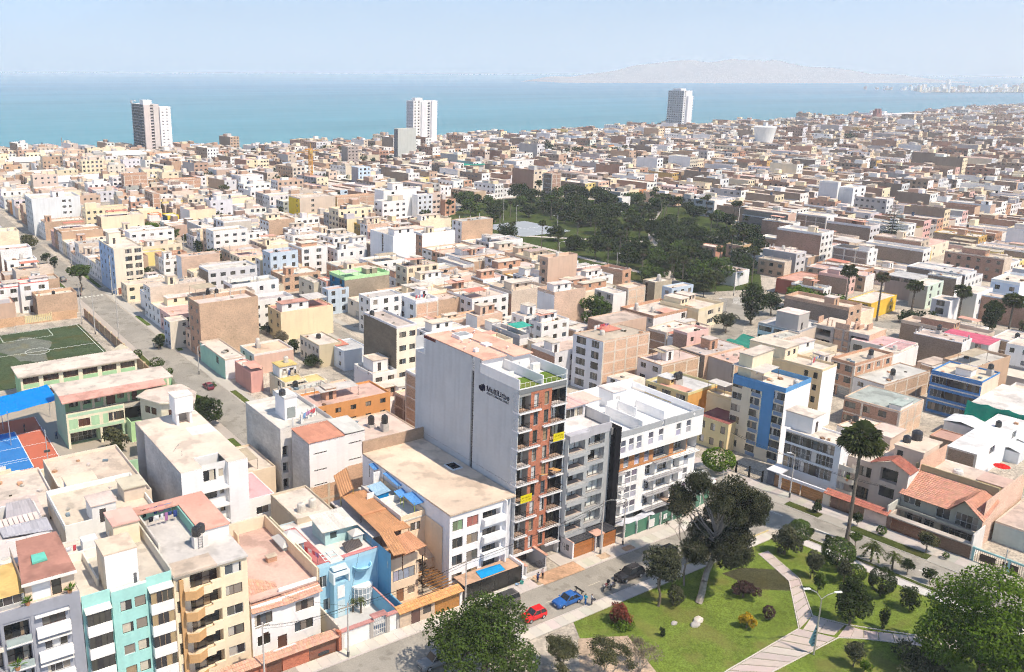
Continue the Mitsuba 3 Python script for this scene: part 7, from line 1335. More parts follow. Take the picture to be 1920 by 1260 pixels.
# ------------------------------------------------------------------ the listed houses, the trees, and the rest of the town
MIDS = [
('apartment_block','tall pale apartment block with a mostly blank wall beside the long avenue','apartment building',71.2,418.7,20.6,16.2,15.6,0,None,dict(F=(0.72,0.74,0.75),L=(0.6,0.62,0.64),nf=6,wF='0.66:1.6,0.78:1.0 1.0 1.0 1',wL='4x1.2 1.2 1',par=0.8,top='box,0.5,0.4,5,5,2.6,0')),
('apartment_block','cream and sky blue six storey corner block with brown garage doors','apartment building',72.9,291.5,9.4,18.9,15.0,0,None,dict(F=(0.78,0.72,0.58),L=(0.42,0.55,0.75),nf=6,wF='0.50:2.2,0.83:2.2 1.5 0.9 1',wL='4x1.4 1.4 .9 1',ground='GG',par=0.5,parc=(0.78,0.72,0.58),top='box,0.15,0.55,4,4,3.8,6')),
('house','white row house with red cornice at the avenue corner of the football field','house',42.3,282.9,8.2,6.2,9.1,0,None,dict(F=(0.8,0.79,0.78),L=(0.7,0.68,0.66),nf=3,wF='2x1.8 1.3 .9',ground='wdw',par=0.25,parc=(0.62,0.16,0.13),top='room,0.4,0.1,0.6,0.5,1.2,3')),
('house','white row house with red cornice cut off by the edge of the picture','house',35.2,284.4,7.2,8.1,8.1,0,None,dict(F=(0.8,0.79,0.78),L=(0.7,0.68,0.66),nf=3,wF='2x1.8 1.3 .9',ground='wdw',par=0.25,parc=(0.62,0.16,0.13),top='room,0.4,0.1,0.6,0.5,1.2,3')),
('house','white house of the second row behind the walled field, with a red roof edge','house',48.2,328.9,6.8,9.5,5.7,0,None,dict(F=WHITE,L=WHITE,nf=2,wF='2x1.4 1.1 1',par=0.25,parc=(0.62,0.18,0.14),top='clutter,3')),
('house','low white house with a red roof edge in the third row from the walled field','house',46.9,356.1,7.4,9.9,4.8,0,None,dict(F=WHITE,L=WHITE,nf=2,wF='2x1.4 1.1 1',par=0.25,parc=(0.62,0.2,0.16))),
('apartment_block','dark blue house with a bright yellow end beside the street trees','apartment building',124.3,396.6,5.2,7.7,7.3,0,None,dict(F=(0.75,0.62,0.04),L=(0.05,0.08,0.16),nf=3,wF='1x2.6 1.8 .5 1',par=0.3)),
('apartment_block','broad windowless brick block on the seaward side of the covered market','apartment building',163.0,522.9,22.8,9.1,7.3,0,None,dict(F=BRICKC,L=(0.6,0.6,0.6),tF=BRICK,tL=PLASTER,nf=3,par=0.8,tP=BRICK,top='rebar,8')),
('apartment_block','tall windowless tan brick tower block with a darker side wall','apartment building',139.8,522.3,13.6,5.5,12.1,0,None,dict(F=(0.52,0.33,0.22),L=BROWN,tF=BRICK,nf=5,par=0.9,tP=BRICK)),
('apartment_block','brown brick block with a white end bay and a peach ground floor','apartment building',131.2,440.2,3.7,13.3,12.1,0,None,dict(F=BRICKC,L=BROWN,tF=BRICK,nf=5,par=0.4,top='clutter,2')),
('house','white three storey house leaning on the brown brick block','house',142.3,463.4,6.8,5.0,7.3,0,None,dict(F=WHITE,L=BRICKC,nf=3,wF='2x1.0 1 1',par=0.3)),
('warehouse','warehouse with a pale arched roof near the shore','warehouse',164.4,668.6,20.0,6.0,5.0,0,None,dict(F=WHITE,L=BEIGE,nf=1,par=0.0)),
('house','brown brick house with a flat roof in front of the windowless brick tower','house',126.3,483.7,13.7,11.6,4.8,0,None,dict(F=BRICKC,L=BROWN,tF=BRICK,nf=2,wF='2x1.4 1.2 1 1',par=0.3)),
('apartment_block','pale concrete block with blue window bands on its side wall','apartment building',129.1,339.8,11.9,11.3,12.1,0,None,dict(F=(0.55,0.52,0.45),L=(0.62,0.66,0.72),nf=5,wL='3x2.0 1.3 .9',par=0.6,parc=WHITE,top='rebar,4')),
('house','white house with an outside stair beside the block with blue window bands','house',127.0,360.5,5.4,18.0,7.3,0,None,dict(F=WHITE,L=(0.6,0.58,0.55),nf=3,wF='2x1 1.2 1',par=0.4,top='tank,.4,.4')),
('house','low yellow house with orange neighbours in the row by the street trees','house',110.2,422.6,6.7,5.0,4.8,0,None,dict(F=(0.78,0.58,0.22),L=(0.5,0.3,0.2),nf=2,wF='3x1.2 1.0 .9',par=0.3)),
('house','cream two storey house with large windows next to the low yellow house','house',106.4,434.0,6.8,7.9,6.7,0,None,dict(F=(0.8,0.66,0.42),L=(0.5,0.35,0.25),nf=2,wF='2x1.8 1.3 .8',par=0.3,top='clutter,3')),
('house','brown and orange house with a wide window next to the cream house','house',102.3,442.3,5.8,7.3,4.8,0,None,dict(F=(0.42,0.17,0.07),L=(0.5,0.2,0.08),nf=2,wF='1x2.2 1.2 1',par=0.3)),
('house','bright orange house between the yellow and blue house and its grey neighbour','house',123.5,420.2,5.4,5.0,4.8,0,None,dict(F=(0.72,0.22,0.08),L=WHITE,nf=2,wF='2x1.3 1.1 .8',par=0.3)),
('house','yellow house under a brown brick party wall beyond the sky blue block','house',93.2,330.2,8.5,5.0,4.9,0,None,dict(F=(0.74,0.62,0.26),L=BEIGE,nf=2,par=0.4)),
('house','flat brick house with a long brown wall behind the pink brick block','house',96.1,319.8,10.5,5.1,5.2,0,None,dict(F=BRICKC,L=BEIGE,tF=BRICK,nf=2,par=0.9,tP=BRICK,top='tankw,.3,.6')),
('house','low yellow house with a terracotta coloured flat roof beside the parked white cars','house',99.8,299.5,11.4,12.6,3.8,0,None,dict(F=(0.8,0.62,0.26),L=BEIGE,nf=1,wF='3x1.1 1.1 .8',par=0.25,roofc=(0.6,0.42,0.3))),
('house','white house with a brown hipped roof behind the pink brick block','house',85.3,273.6,6.7,7.6,4.8,0,None,dict(F=WHITE,L=WHITE,nf=2,wF='1x1.8 1 1',par=0.0)),
('house','white single bay house with ribbon windows next to the sky blue corner block','house',81.8,286.9,5.7,5.0,5.0,0,None,dict(F=WHITE,L=(0.5,0.6,0.8),nf=2,wF='2x1.3 .9 1.1',par=0.3,top='room,0.1,0.3,0.6,0.5,1.4,3')),
('house','white and blue house beside a blue metal gate on the avenue','house',75.4,261.3,5.9,12.1,5.0,0,None,dict(F=(0.42,0.5,0.66),L=WHITE,nf=2,wF='2x1.2 1 1',par=0.3,roofc=(0.55,0.46,0.38),top='clutter,5')),
('apartment_block','five storey block of pink brick panels in a pale concrete grid','apartment building',76.0,224.1,17.2,5.5,12.6,0,None,dict(F=(0.56,0.33,0.26),L=(0.68,0.62,0.48),tF=BRICK,tL=PLASTER,nf=5,wF='0.60:0.9,0.67:0.9 1.1 .9',wL='2x1.8 1.3 .9',par=0.6,parc=(0.6,0.5,0.42),top='shed,0.05,0.3,6,5,2.6,3 tank,.3,.7 tank,.45,.75 rebar,6')),
('house','narrow cream house with curved balconies against the pink brick block','house',69.0,224.3,4.9,5.0,7.3,0,None,dict(F=(0.72,0.66,0.55),L=(0.5,0.55,0.65),nf=3,wF='0.8:1 1 1',wL='2x1.2 1.1 .9',par=0.3)),
('house','mint green courtyard house with a beige flat roof beside the avenue','house',72.4,194.1,5.2,17.2,4.8,0,None,dict(F=WHITE,L=(0.36,0.6,0.48),nf=2,wF='0.8:1.2 .9 1.2 1',wL='0.3:1.6 1.8 .3 1',par=0.35,parc=BEIGE,top='clutter,3')),
('house','low house with bare earth coloured roof and white tank next to the mint green house','house',79.6,193.6,10.5,8.7,4.8,0,None,dict(F=(0.62,0.45,0.36),L=(0.7,0.7,0.7),nf=2,wL='2x1.1 1.2 .8',par=0.5,parc=(0.7,0.68,0.66),roofc=(0.62,0.46,0.35),top='tankw,.35,.7,1.0')),
('house','pink house with a red tile canopy over the avenue pavement','house',74.0,182.3,3.0,9.6,4.8,0,None,dict(F=(0.66,0.36,0.32),L=(0.62,0.32,0.28),nf=2,par=0.3,top='shed,0,0,3,5,1.2,5')),
('house','cream house with yellow stained roof and a crowded terrace','house',77.6,171.8,5.2,8.3,4.9,0,None,dict(F=(0.8,0.72,0.58),L=(0.66,0.58,0.45),nf=2,wF='2x1.4 1.1 1',wL='0.4:1.0 1.2 .9',par=0.15,roofc=(0.62,0.48,0.2),top='room,0.1,0.45,0.8,0.45,2.6,3 tankw,.6,.7,3 wash,.2,.4,4')),
('house','cream house with a stained yellow roof, twin of the one with the terrace','house',82.3,169.1,4.4,5.0,4.8,0,None,dict(F=(0.82,0.74,0.6),L=(0.7,0.62,0.48),nf=2,wF='2x1.2 1.2 .9',par=0.15,roofc=(0.62,0.5,0.24))),
('house','peach house with dark shuttered windows and a low garden wall','house',86.4,162.2,3.6,5.0,4.8,0,None,dict(F=(0.8,0.58,0.42),L=(0.7,0.42,0.26),nf=2,wF='1x2.2 1.5 .7',par=0.2,roofc=(0.6,0.47,0.38))),
('house','white house with pink barred windows and a small red roofed hut on top','house',95.2,163.4,6.4,8.5,5.8,0,None,dict(F=(0.82,0.81,0.8),L=(0.7,0.71,0.73),nf=2,wF='2x1.7 1.3 1.1 1',ground='sgg',par=0.6,top='box,0.25,0.3,4,4.5,2.6,0 clutter,8')),
('apartment_block','narrow five storey block with a dark brown party wall and cream balcony front','apartment building',101.5,163.5,5.4,14.9,15.9,0,None,dict(F=(0.82,0.75,0.62),L=(0.2,0.165,0.13),tL=BLOCK,nf=5,wF='0.3:1.8,0.78:1.6 1.3 .9',par=0.5,parc=(0.7,0.71,0.73),roofc=(0.5,0.45,0.4),top='tank,.1,.8 tank,.2,.85 clutter,2')),
('house','pale blue and white house with a red and grey sheet roof','house',99.6,184.8,6.8,9.0,5.0,0,None,dict(F=(0.7,0.76,0.82),L=(0.64,0.7,0.78),nf=2,wL='2x1.0 1.1 .9',par=0.2,roofc=(0.5,0.5,0.5),top='shed,0.05,0.5,3.5,5,.3,1')),
('house','beige row house with small square windows and a water tank beyond the garden of trees','house',95.5,190.2,6.3,10.8,5.6,0,None,dict(F=(0.55,0.48,0.35),L=(0.62,0.58,0.5),nf=2,wL='5x1.1 1.2 .8',par=0.3,top='tank,.5,.6 clutter,3')),
('house','cream and brown house with a big blank cream wall and a covered terrace on top','house',97.0,215.9,16.0,8.5,7.9,0,None,dict(F=(0.78,0.66,0.44),L=(0.66,0.58,0.36),nf=3,wL='2x1.2 1.2 .9',par=0.3,roofc=(0.5,0.27,0.22),top='room,0.05,0.1,0.5,0.4,2.2,3 shed,0.55,0.1,6,6,2.6,0 tank,.2,.9,1')),
('house','low tan house with a flat roof behind the cream wall and its covered terrace','house',96.8,248.3,16.1,8.7,7.0,0,None,dict(F=(0.58,0.52,0.38),L=(0.62,0.6,0.45),nf=2,wF='0.6:1.2 1.2 1 1',par=0.4,top='tank,.25,.5,2 clutter,5')),
('house','plain brown concrete house under the lime rooftop terrace, its street side painted deep blue','apartment building',126.9,234.6,16.0,9.8,9.7,0,None,dict(F=(0.33,0.27,0.21),L=(0.03,0.14,0.28),tF=BLOCK,nf=4,wL='2x1.6 1.4 .8 1',par=1.0,parc=(0.45,0.7,0.38),roofc=(0.4,0.62,0.36),top='box,0.62,0.4,4,3,1.6,6 shed,0.08,0.2,5,4,1.8,0')),
('house','pink and white house next to the deep blue one','house',125.6,244.1,3.0,6.2,7.3,0,None,dict(F=(0.8,0.4,0.3),L=(0.75,0.7,0.68),nf=3,wL='2x1.6 1.4 .8 1',par=0.4)),
('house','cream house front with parapet beside the pink and white one','house',123.4,248.6,3.6,10.8,6.1,0,None,dict(F=(0.6,0.55,0.45),L=(0.7,0.66,0.55),nf=2,wL='2x1.6 1.3 .8',par=0.5,top='clutter,4')),
('apartment_block','tall white windowless block split by a dark slit window','apartment building',163.0,265.1,9.6,16.0,15.0,0,None,dict(F=(0.86,0.86,0.86),L=(0.74,0.76,0.8),nf=6,wL='0.45:1.1 2.6 1.0 3',par=0.3,top='room,0.1,0.05,0.85,0.25,2.2,0')),
('house','lime green house with dark windows under the flat roof terrace','house',189.8,290.2,13.0,5.0,5.1,0,None,dict(F=(0.58,0.72,0.4),L=(0.6,0.6,0.5),nf=2,wF='0.35:3.0,0.88:1.6 1.0 1.2 1',par=0.5,parc=(0.56,0.5,0.42),top='room,0.1,0.5,0.3,0.4,2,5 rebar,4 clutter,4')),
('house','brown rendered house with a red sheet roof and paired black tanks','house',210.1,330.0,17.9,5.0,7.3,0,None,dict(F=(0.45,0.37,0.29),L=(0.4,0.32,0.25),tF=BLOCK,nf=3,par=0.5,roofc=(0.55,0.36,0.28),top='tank,.15,.5 tank,.25,.5')),
('apartment_block','white block with a column of windows and blank side wings near the palm park','apartment building',223.0,371.5,19.1,8.6,14.6,0,None,dict(F=(0.82,0.82,0.83),L=(0.78,0.79,0.82),nf=6,wF='0.28:1.6 1.1 1',par=0.5,top='box,0.35,0.3,6,5,3.2,0')),
('apartment_block','grey white five storey block attached to the white block near the palm park','apartment building',238.8,365.5,8.8,5.0,12.1,0,None,dict(F=(0.66,0.69,0.74),L=WHITE,nf=5,wF='3x1.3 1.2 .9',par=0.4)),
('apartment_block','long tan block with one bright yellow corner','apartment building',184.6,384.7,19.1,12.4,12.1,0,None,dict(F=(0.6,0.52,0.42),L=(0.7,0.5,0.04),nf=5,wF='0.36:1.5 1.2 .9',wL='0.25:1.2 1.2 .9',par=0.6,top='rebar,8')),
('apartment_block','wide blank brick wall next to the long tan block','apartment building',206.7,388.7,21.2,5.0,10.5,0,None,dict(F=(0.58,0.4,0.29),L=BROWN,tF=BRICK,nf=4,par=0.8,tP=BRICK)),
('house','white house with a terrace of pink paint beside the blank brick wall','house',205.2,364.8,8.4,5.1,7.3,0,None,dict(F=WHITE,L=WHITE,nf=3,wF='2x1.2 1.1 .9',wL='2x1.1 1.1 .9',par=0.4)),
('house','orange and yellow house with a roofed terrace behind the tall white windowless block','house',189.5,332.8,15.4,8.0,6.5,0,None,dict(F=(0.8,0.68,0.5),L=(0.35,0.24,0.08),nf=2,wL='3x1.3 1.3 .8',par=0.4,parc=(0.72,0.42,0.06),top='shed,0.3,0.3,8,5,2.4,3 room,0.0,0.3,0.25,0.4,2.2,5')),
('house','white block of flats with four rows of windows and a brown brick side wall','apartment building',137.1,285.1,10.3,11.1,9.7,0,None,dict(F=WHITE,L=BRICKC,tL=BRICK,nf=4,wF='0.18:1.9,0.66:1.9 1.4 .8',par=0.5,top='room,0.2,0.4,0.6,0.4,1.2,2 clutter,4')),
('house','orange plastered corner house with a flat roof near the parked red car','house',128.1,283.1,7.9,13.8,4.8,0,None,dict(F=(0.78,0.62,0.42),L=(0.62,0.4,0.18),nf=2,wF='0.25:2.6,0.6:.8,0.8:.8 1.2 .8',par=0.15,top='clutter,8')),
('house','white house with arched terrace beside the bridge of flats with four rows of windows','house',155.5,336.0,11.1,5.0,7.3,0,None,dict(F=WHITE,L=BROWN,nf=3,wF='3x1.2 1.2 .9',par=0.5,top='room,0.2,0.2,0.5,0.5,2.2,5')),
('house','grey house with an orange tiled canopy and glazed terrace','house',156.8,292.1,11.6,5.0,4.8,0,None,dict(F=(0.36,0.4,0.44),L=(0.3,0.33,0.36),nf=2,wF='3x1.6 1.3 .7',par=0.2,top='shed,0.05,0.0,9,6,2.0,5')),
('house','white and brick house between the grey glazed terrace and the lime rooftop terrace','house',144.8,269.9,11.8,11.2,4.8,0,None,dict(F=(0.72,0.7,0.68),L=BRICKC,nf=2,wF='3x1.2 1.1 .9',par=0.3,top='tankw,.3,.5 tankw,.4,.5')),
('house','bare concrete house with square window holes and a pink sheet roof','house',161.2,225.6,13.6,7.8,5.9,0,None,dict(F=(0.62,0.54,0.42),L=(0.3,0.25,0.19),tF=BLOCK,tL=BLOCK,nf=2,wF='0.3:1.2 1.9 .2 1',wL='0.3:1.3,0.75:1.3 1.3 .9',par=0.2,roofc=(0.58,0.4,0.33),top='tank,.3,.3,.3 clutter,3')),
('house','narrow house with white side and blank brick front below the palm park','house',192.4,244.7,6.9,5.6,7.3,0,None,dict(F=(0.6,0.4,0.28),L=(0.74,0.74,0.76),tF=BRICK,nf=3,wL='1x1.6 1.3 .9',par=0.4,tP=BRICK,top='tankw,.4,.4')),
('house','long grey house with a purple band and a brick gable','house',181.7,248.7,4.9,15.9,4.8,0,None,dict(F=BRICKC,L=(0.62,0.62,0.64),tF=BRICK,tL=PLASTER,nf=2,wL='3x.9 .9 1',par=0.9,parc=(0.6,0.6,0.62),top='clutter,3')),
('house','white and brick house with washing on its terrace in front of the lime rooftop terrace','house',131.6,201.9,7.5,9.0,9.0,0,None,dict(F=(0.6,0.42,0.31),L=(0.66,0.7,0.76),tF=BRICK,tL=PLASTER,nf=3,wL='0.25:1.7,0.75:1.5 1.4 .9',par=0.9,parc=(0.72,0.74,0.78),top='wash,.2,.3,4 box,0.6,0.5,2.5,3,2.4,0 tankw,.7,.2')),
('house','low cream house with flat roof and a lean of sheds before the brown concrete wall','house',126.4,216.4,9.5,15.4,4.8,0,None,dict(F=(0.74,0.64,0.5),L=(0.72,0.66,0.58),nf=2,wL='3x1.4 1.2 .8',ground_L='gGg',par=0.25,top='tank,.7,.8,.5 clutter,5')),
('house','pink fronted house with dark ribbon windows behind the grey tower of flats','house',132.4,196.8,3.0,5.0,4.8,0,None,dict(F=(0.74,0.55,0.56),L=(0.62,0.44,0.46),nf=2,wL='1x3.4 1.4 .7',par=0.2,roofc=(0.6,0.36,0.3))),
('house','orange brick party wall house with a small cream roof room','house',136.0,194.0,17.0,5.0,4.8,0,None,dict(F=(0.66,0.44,0.29),L=(0.5,0.34,0.24),tF=BRICK,nf=2,par=0.6,roofc=(0.62,0.52,0.42),top='room,0.02,0.05,0.26,0.4,1.8,4 clutter,8')),
('house','long white terrace house covered with sheds and old furniture','house',149.1,182.9,12.1,6.4,4.8,0,None,dict(F=(0.78,0.76,0.72),L=(0.24,0.19,0.16),nf=2,par=0.5,top='clutter,14 tankw,.6,.5')),
('house','dark grey roof terrace house with a green shade sail','house',138.4,164.9,3.0,11.2,7.3,0,None,dict(F=WHITE,L=(0.3,0.3,0.32),nf=3,par=0.9,parc=(0.45,0.45,0.47),top='shed,0.3,0.2,5,4,2.2,4 clutter,8')),
('house','white three storey house with rows of dark windows and a terrace of potted plants','house',182.9,214.5,5.3,8.1,7.3,0,None,dict(F=WHITE,L=(0.74,0.76,0.8),nf=3,wL='0.25:1.3,0.6:1.8,0.85:1.4 1.3 .8',par=0.4,top='room,0.3,0.5,0.5,0.4,2.4,3 clutter,6')),
('house','ochre house with a dark ground floor next to the white one with potted plants','house',187.4,227.7,3.0,5.1,4.8,0,None,dict(F=(0.66,0.4,0.15),L=(0.62,0.4,0.15),nf=2,wL='1x2.0 1.4 .8',par=0.3)),
('house','white house under a yellow roof hut at the park edge','house',198.0,226.9,13.5,5.0,5.6,0,None,dict(F=WHITE,L=WHITE,nf=2,wF='3x1.1 1.1 .9',par=0.5,top='room,0.05,0.3,0.4,0.4,2.2,4 shed,0.5,0.1,6,4,2,3 tankw,.3,.2 tankw,.7,.6')),
('house','white house with terrace sheds and a blue umbrella near the park corner','house',207.1,212.1,10.7,5.0,4.8,0,None,dict(F=WHITE,L=(0.7,0.7,0.72),nf=2,wF='2x1.1 1.1 .9',par=0.5,top='room,0.0,0.4,0.6,0.5,2.2,3 clutter,10')),
('house','blank white house with a pale brick annexe beside the bushy street tree','house',189.1,183.6,5.3,7.8,8.0,0,None,dict(F=(0.82,0.8,0.76),L=(0.6,0.55,0.48),nf=3,wL='2x1.6 1.4 .9 1',par=0.3)),
('house','pale brick party wall against the grey brown concrete house','house',199.5,187.7,7.4,5.0,7.3,0,None,dict(F=(0.68,0.5,0.38),L=BROWN,tF=BRICK,nf=3,par=0.6,tP=BRICK)),
('house','grey brown concrete house with a white tank and blank walls','house',213.0,189.4,7.7,5.1,7.3,0,None,dict(F=(0.44,0.38,0.29),L=(0.3,0.25,0.18),tF=BLOCK,nf=3,wL='0.7:1.2 5.0 1 0',par=0.4,top='tankw,.5,.4,.8')),
('house','cream yellow house with a wide roof terrace above the boulevard','house',203.6,164.2,12.6,13.0,5.2,7.0,None,dict(F=(0.8,0.7,0.55),L=(0.7,0.58,0.36),nf=2,wF='0.5:2.8,0.85:1 1.3 .9',par=0.9,parc=(0.78,0.68,0.46),top='room,0.05,0.5,0.3,0.45,2.3,4 room,0.5,0.6,0.3,0.35,2.2,5')),
('house','white gabled house with brick parapet and a light terrace awning','house',188.4,167.1,17.6,12.1,4.8,3,None,dict(F=(0.82,0.8,0.8),L=(0.62,0.56,0.52),nf=2,wF='0.75:1.8 1.6 .5 1',wL='0.1:1.3,0.4:.8 1.2 .9',par=0.8,parc=BRICKC,tP=BRICK,top='shed,0.3,0.0,5,4,.8,5 tankw,.3,.4,.4 tankw,.15,.7,1')),
('house','brown brick house with a white upper room beside the grey flat roofs','house',173.3,149.0,11.7,5.8,7.3,7.0,None,dict(F=(0.6,0.5,0.42),L=(0.34,0.22,0.16),tL=BRICK,nf=3,par=0.3,top='clutter,6')),
('house','white upper house with red tile roof strips and a grey wall','house',172.2,142.2,7.4,5.0,7.3,7.0,None,dict(F=(0.84,0.84,0.84),L=(0.6,0.6,0.6),nf=3,par=0.2,top='shed,0.0,0.0,5,5,1.0,1')),
('house','tan house with stained flat roof and white attic beside the orange walled block','house',161.4,169.3,6.6,9.6,4.8,7.0,None,dict(F=(0.74,0.74,0.75),L=(0.36,0.25,0.18),tL=BRICK,nf=2,wF='2x1.2 1.2 .9 1',par=0.2,top='shed,0.3,0.4,4,4,.4,0')),
('house','sandy house with a pitched tile canopy below the tan house','house',147.5,160.1,4.4,8.5,4.8,7.0,None,dict(F=(0.76,0.6,0.44),L=(0.58,0.42,0.28),nf=2,wF='1x1.4 1.2 .9',par=0.1,roofc=(0.6,0.44,0.34),top='shed,0.4,0.0,4,4,.5,5')),
('apartment_block','five storey block with a pale windowed front and an orange brick party wall','apartment building',141.4,139.4,14.9,8.7,12.7,0,7.0,dict(F=(0.6,0.42,0.31),L=(0.7,0.73,0.78),tF=BRICK,tL=PLASTER,nf=5,wL='0.25:2.2,0.72:2.8 1.7 .6',par=0.15,roofc=(0.46,0.4,0.32),top='tankw,.3,.5 wash,.3,.8,5 clutter,3 shed,0.45,0.6,5,4,.3,1')),
('house','white house with a flat beige roof and a red awning behind the white corner building','house',142.8,132.8,5.9,5.5,4.8,0,7.0,dict(F=(0.8,0.76,0.74),L=(0.8,0.8,0.82),nf=2,wL='0.7:1.3 1.5 .7 1',par=0.0,top='clutter,1')),
('house','bright orange party wall house with red tile strips and a rooftop full of black tanks','house',142.4,115.5,10.2,10.5,7.3,5.0,7.0,dict(F=(0.66,0.36,0.12),L=(0.66,0.5,0.25),nf=3,wL='3x2.2 1.6 .6',par=0.5,parc=(0.66,0.58,0.3),roofc=(0.5,0.5,0.5),top='room,0.1,0.5,0.3,0.3,1.8,1 tank,.3,.5,1.4 tank,.36,.5,1.4 tank,.42,.5,1.4 shed,0.0,0.1,3,6,.5,5')),
('house','cream house with washing strung under a white canopy beside the orange party wall','house',147.6,108.8,3.0,5.7,7.3,7.0,None,dict(F=(0.78,0.62,0.36),L=(0.76,0.66,0.44),nf=3,par=0.5,top='shed,0.3,0.4,3,4,2.2,0')),
('house','cream house with a dark red pitched roof and arched windows','house',139.3,102.8,6.5,6.6,6.0,7.0,None,dict(F=(0.78,0.62,0.36),L=(0.72,0.6,0.34),nf=2,wL='3x1.0 1.5 .7',par=0.0,roofc=(0.24,0.09,0.08),roof_t=TILE)),
('apartment_block','six storey cream block with a broad blue stripe and a white party wall','apartment building',143.0,94.1,9.5,10.6,14.5,7.0,None,dict(F=(0.86,0.86,0.87),L=(0.72,0.63,0.48),nf=6,wL='0.1:2.4,0.55:1.9,0.9:2.0 1.4 .8',par=0.9,parc=(0.12,0.3,0.58),top='shed,0.02,0.45,6,6.5,2.6,0 room,0.1,0.72,0.8,0.26,5.0,4 tankw,.5,.05 clutter,5')),
('apartment_block','blank cream block with a tall white fin wall and a rooftop wash line','apartment building',164.3,100.5,6.1,16.8,12.9,7.0,None,dict(F=(0.87,0.87,0.88),L=(0.74,0.58,0.34),nf=5,wL='0.08:.9,0.2:.9 1.3 .8',par=0.5,parc=(0.74,0.6,0.4),top='room,0.05,0.5,0.9,0.48,2.8,4 wash,.3,.2,4')),
('office_building','white three storey office building with wide dark windows above wooden gates','apartment building',139.3,80.0,5.7,9.9,9.7,7.0,None,dict(F=(0.8,0.8,0.82),L=(0.66,0.7,0.77),nf=4,wL='0.17:1.3,0.30:1.3,0.50:3.6,0.70:3.6,0.90:3.4 2.0 .5 1',par=0.35,roofc=(0.62,0.57,0.5),top='box,0.3,0.62,4,5,3.0,0 clutter,4')),
('apartment_block','white and grey three storey building with ribbon windows beside the bare construction frame','apartment building',202.6,131.7,13.1,11.1,7.3,7.0,None,dict(F=(0.66,0.55,0.46),L=(0.68,0.71,0.76),nf=3,wL='0.18:2.6,0.50:2.4,0.82:3.6 1.3 .9',par=0.5,parc=(0.42,0.42,0.45),roofc=(0.6,0.58,0.55),top='box,0.1,0.1,5.5,6,4.2,4 wash,.2,.6,5 clutter,6')),
('house','brick house with a grey roof deck and a big white tank','house',174.4,89.1,11.2,11.2,5.9,7.0,None,dict(F=(0.66,0.48,0.37),L=(0.36,0.23,0.17),tF=BRICK,tL=BRICK,nf=2,wL='0.3:1.6,0.58:1.4,0.88:2.2 1.3 .9',par=0.15,roofc=(0.36,0.4,0.38),top='tankw,.5,.12 room,0.05,0.02,0.5,0.2,1.0,3')),
('house','house with a mauve roof and pitched porch facing the construction frame','house',212.7,110.8,9.7,12.1,6.6,7.0,None,dict(F=(0.78,0.7,0.62),L=(0.62,0.6,0.54),nf=2,wL='0.2:2.4,0.62:1.0,0.85:2.2 1.5 .8',par=0.1,roofc=(0.55,0.37,0.36),top='clutter,2')),
('house','blank white party wall house stepping down beside the pitched porch','house',205.4,108.9,14.9,5.0,6.4,7.0,None,dict(F=(0.84,0.83,0.82),L=WHITE,nf=2,par=0.3,top='tankw,.5,.5')),
('apartment_block','bright blue three storey building with white bands and big dark windows','apartment building',196.8,85.0,10.0,9.9,9.1,7.0,None,dict(F=(0.7,0.55,0.44),L=(0.1,0.24,0.52),tF=PLASTER,nf=3,wL='0.15:2.4,0.47:4.0,0.82:3.0 1.7 .6',par=0.35,parc=(0.1,0.24,0.52),roofc=(0.6,0.5,0.4),top='tank,.7,.1,1.4 room,0.2,0.3,0.3,0.3,1.5,3 clutter,6')),
('house','grey concrete house with a raspberry red sheet roof','house',233.0,100.7,9.2,11.7,7.3,7.0,None,dict(F=(0.72,0.72,0.7),L=(0.42,0.42,0.41),nf=3,wL='0.2:1.4 1.6 .8 2',par=0.0,roofc=(0.52,0.12,0.18),roof_t=SHEET)),
('house','brown brick house with a pale roof beside the raspberry red sheet roof','house',241.3,97.8,11.4,5.9,7.3,7.0,None,dict(F=(0.74,0.74,0.76),L=(0.33,0.22,0.16),tL=BRICK,nf=3,wL='2x1.4 1.0 1.2 2',par=0.2,top='tank,.4,.3')),
('house','white L-shaped house with a big skylight and a red umbrella in its yard','house',166.8,70.7,25.4,5.0,5.5,7.0,None,dict(F=(0.8,0.82,0.85),L=(0.33,0.24,0.19),tF=PLASTER,tL=BRICK,nf=2,wF='0.3:2.8,0.75:2.4 1.5 .8 1',par=0.05,roofc=(0.72,0.72,0.72),top='tank,.7,.5 clutter,1')),
('house','low brick yard house with a rusty pink roof','house',175.2,78.0,5.2,5.0,3.0,7.0,None,dict(F=BRICKC,L=BROWN,nf=1,tF=BRICK,par=0.2,roofc=(0.5,0.33,0.28))),
('apartment_block','dark grey apartment tower of nine storeys near the shore','apartment building',317.6,579.5,8.9,9.8,16.9,0,None,dict(F=(0.4,0.35,0.32),L=(0.3,0.27,0.25),nf=7,wF='3x1.4 1 1',par=0.5)),
('apartment_block','pale blue apartment block with a dark side wall and four rows of windows','apartment building',266.0,472.4,8.5,8.6,14.5,0,None,dict(F=(0.56,0.68,0.82),L=(0.36,0.34,0.36),nf=6,wF='0.2:1.2,0.55:1.6,0.85:1 1.2 .9',par=0.4)),
('apartment_block','low grey slab leaning against the middle seaside tower','apartment building',376.5,605.3,16.9,5.6,26.6,0,None,dict(F=(0.52,0.53,0.52),L=(0.14,0.16,0.19),nf=11,par=0.3)),
('apartment_block','grey blank block before a white one with blue balcony windows in the far outer district','apartment building',428.6,267.3,3.0,9.6,16.9,7.0,None,dict(F=WHITE,L=(0.62,0.63,0.66),nf=7,par=0.6)),
('apartment_block','white block with rows of framed windows in the far outer district','apartment building',431.5,260.7,14.0,7.0,14.5,7.0,None,dict(F=(0.82,0.85,0.88),L=(0.62,0.65,0.69),nf=6,wF='2x2.2 1.4 .7',par=0.8)),
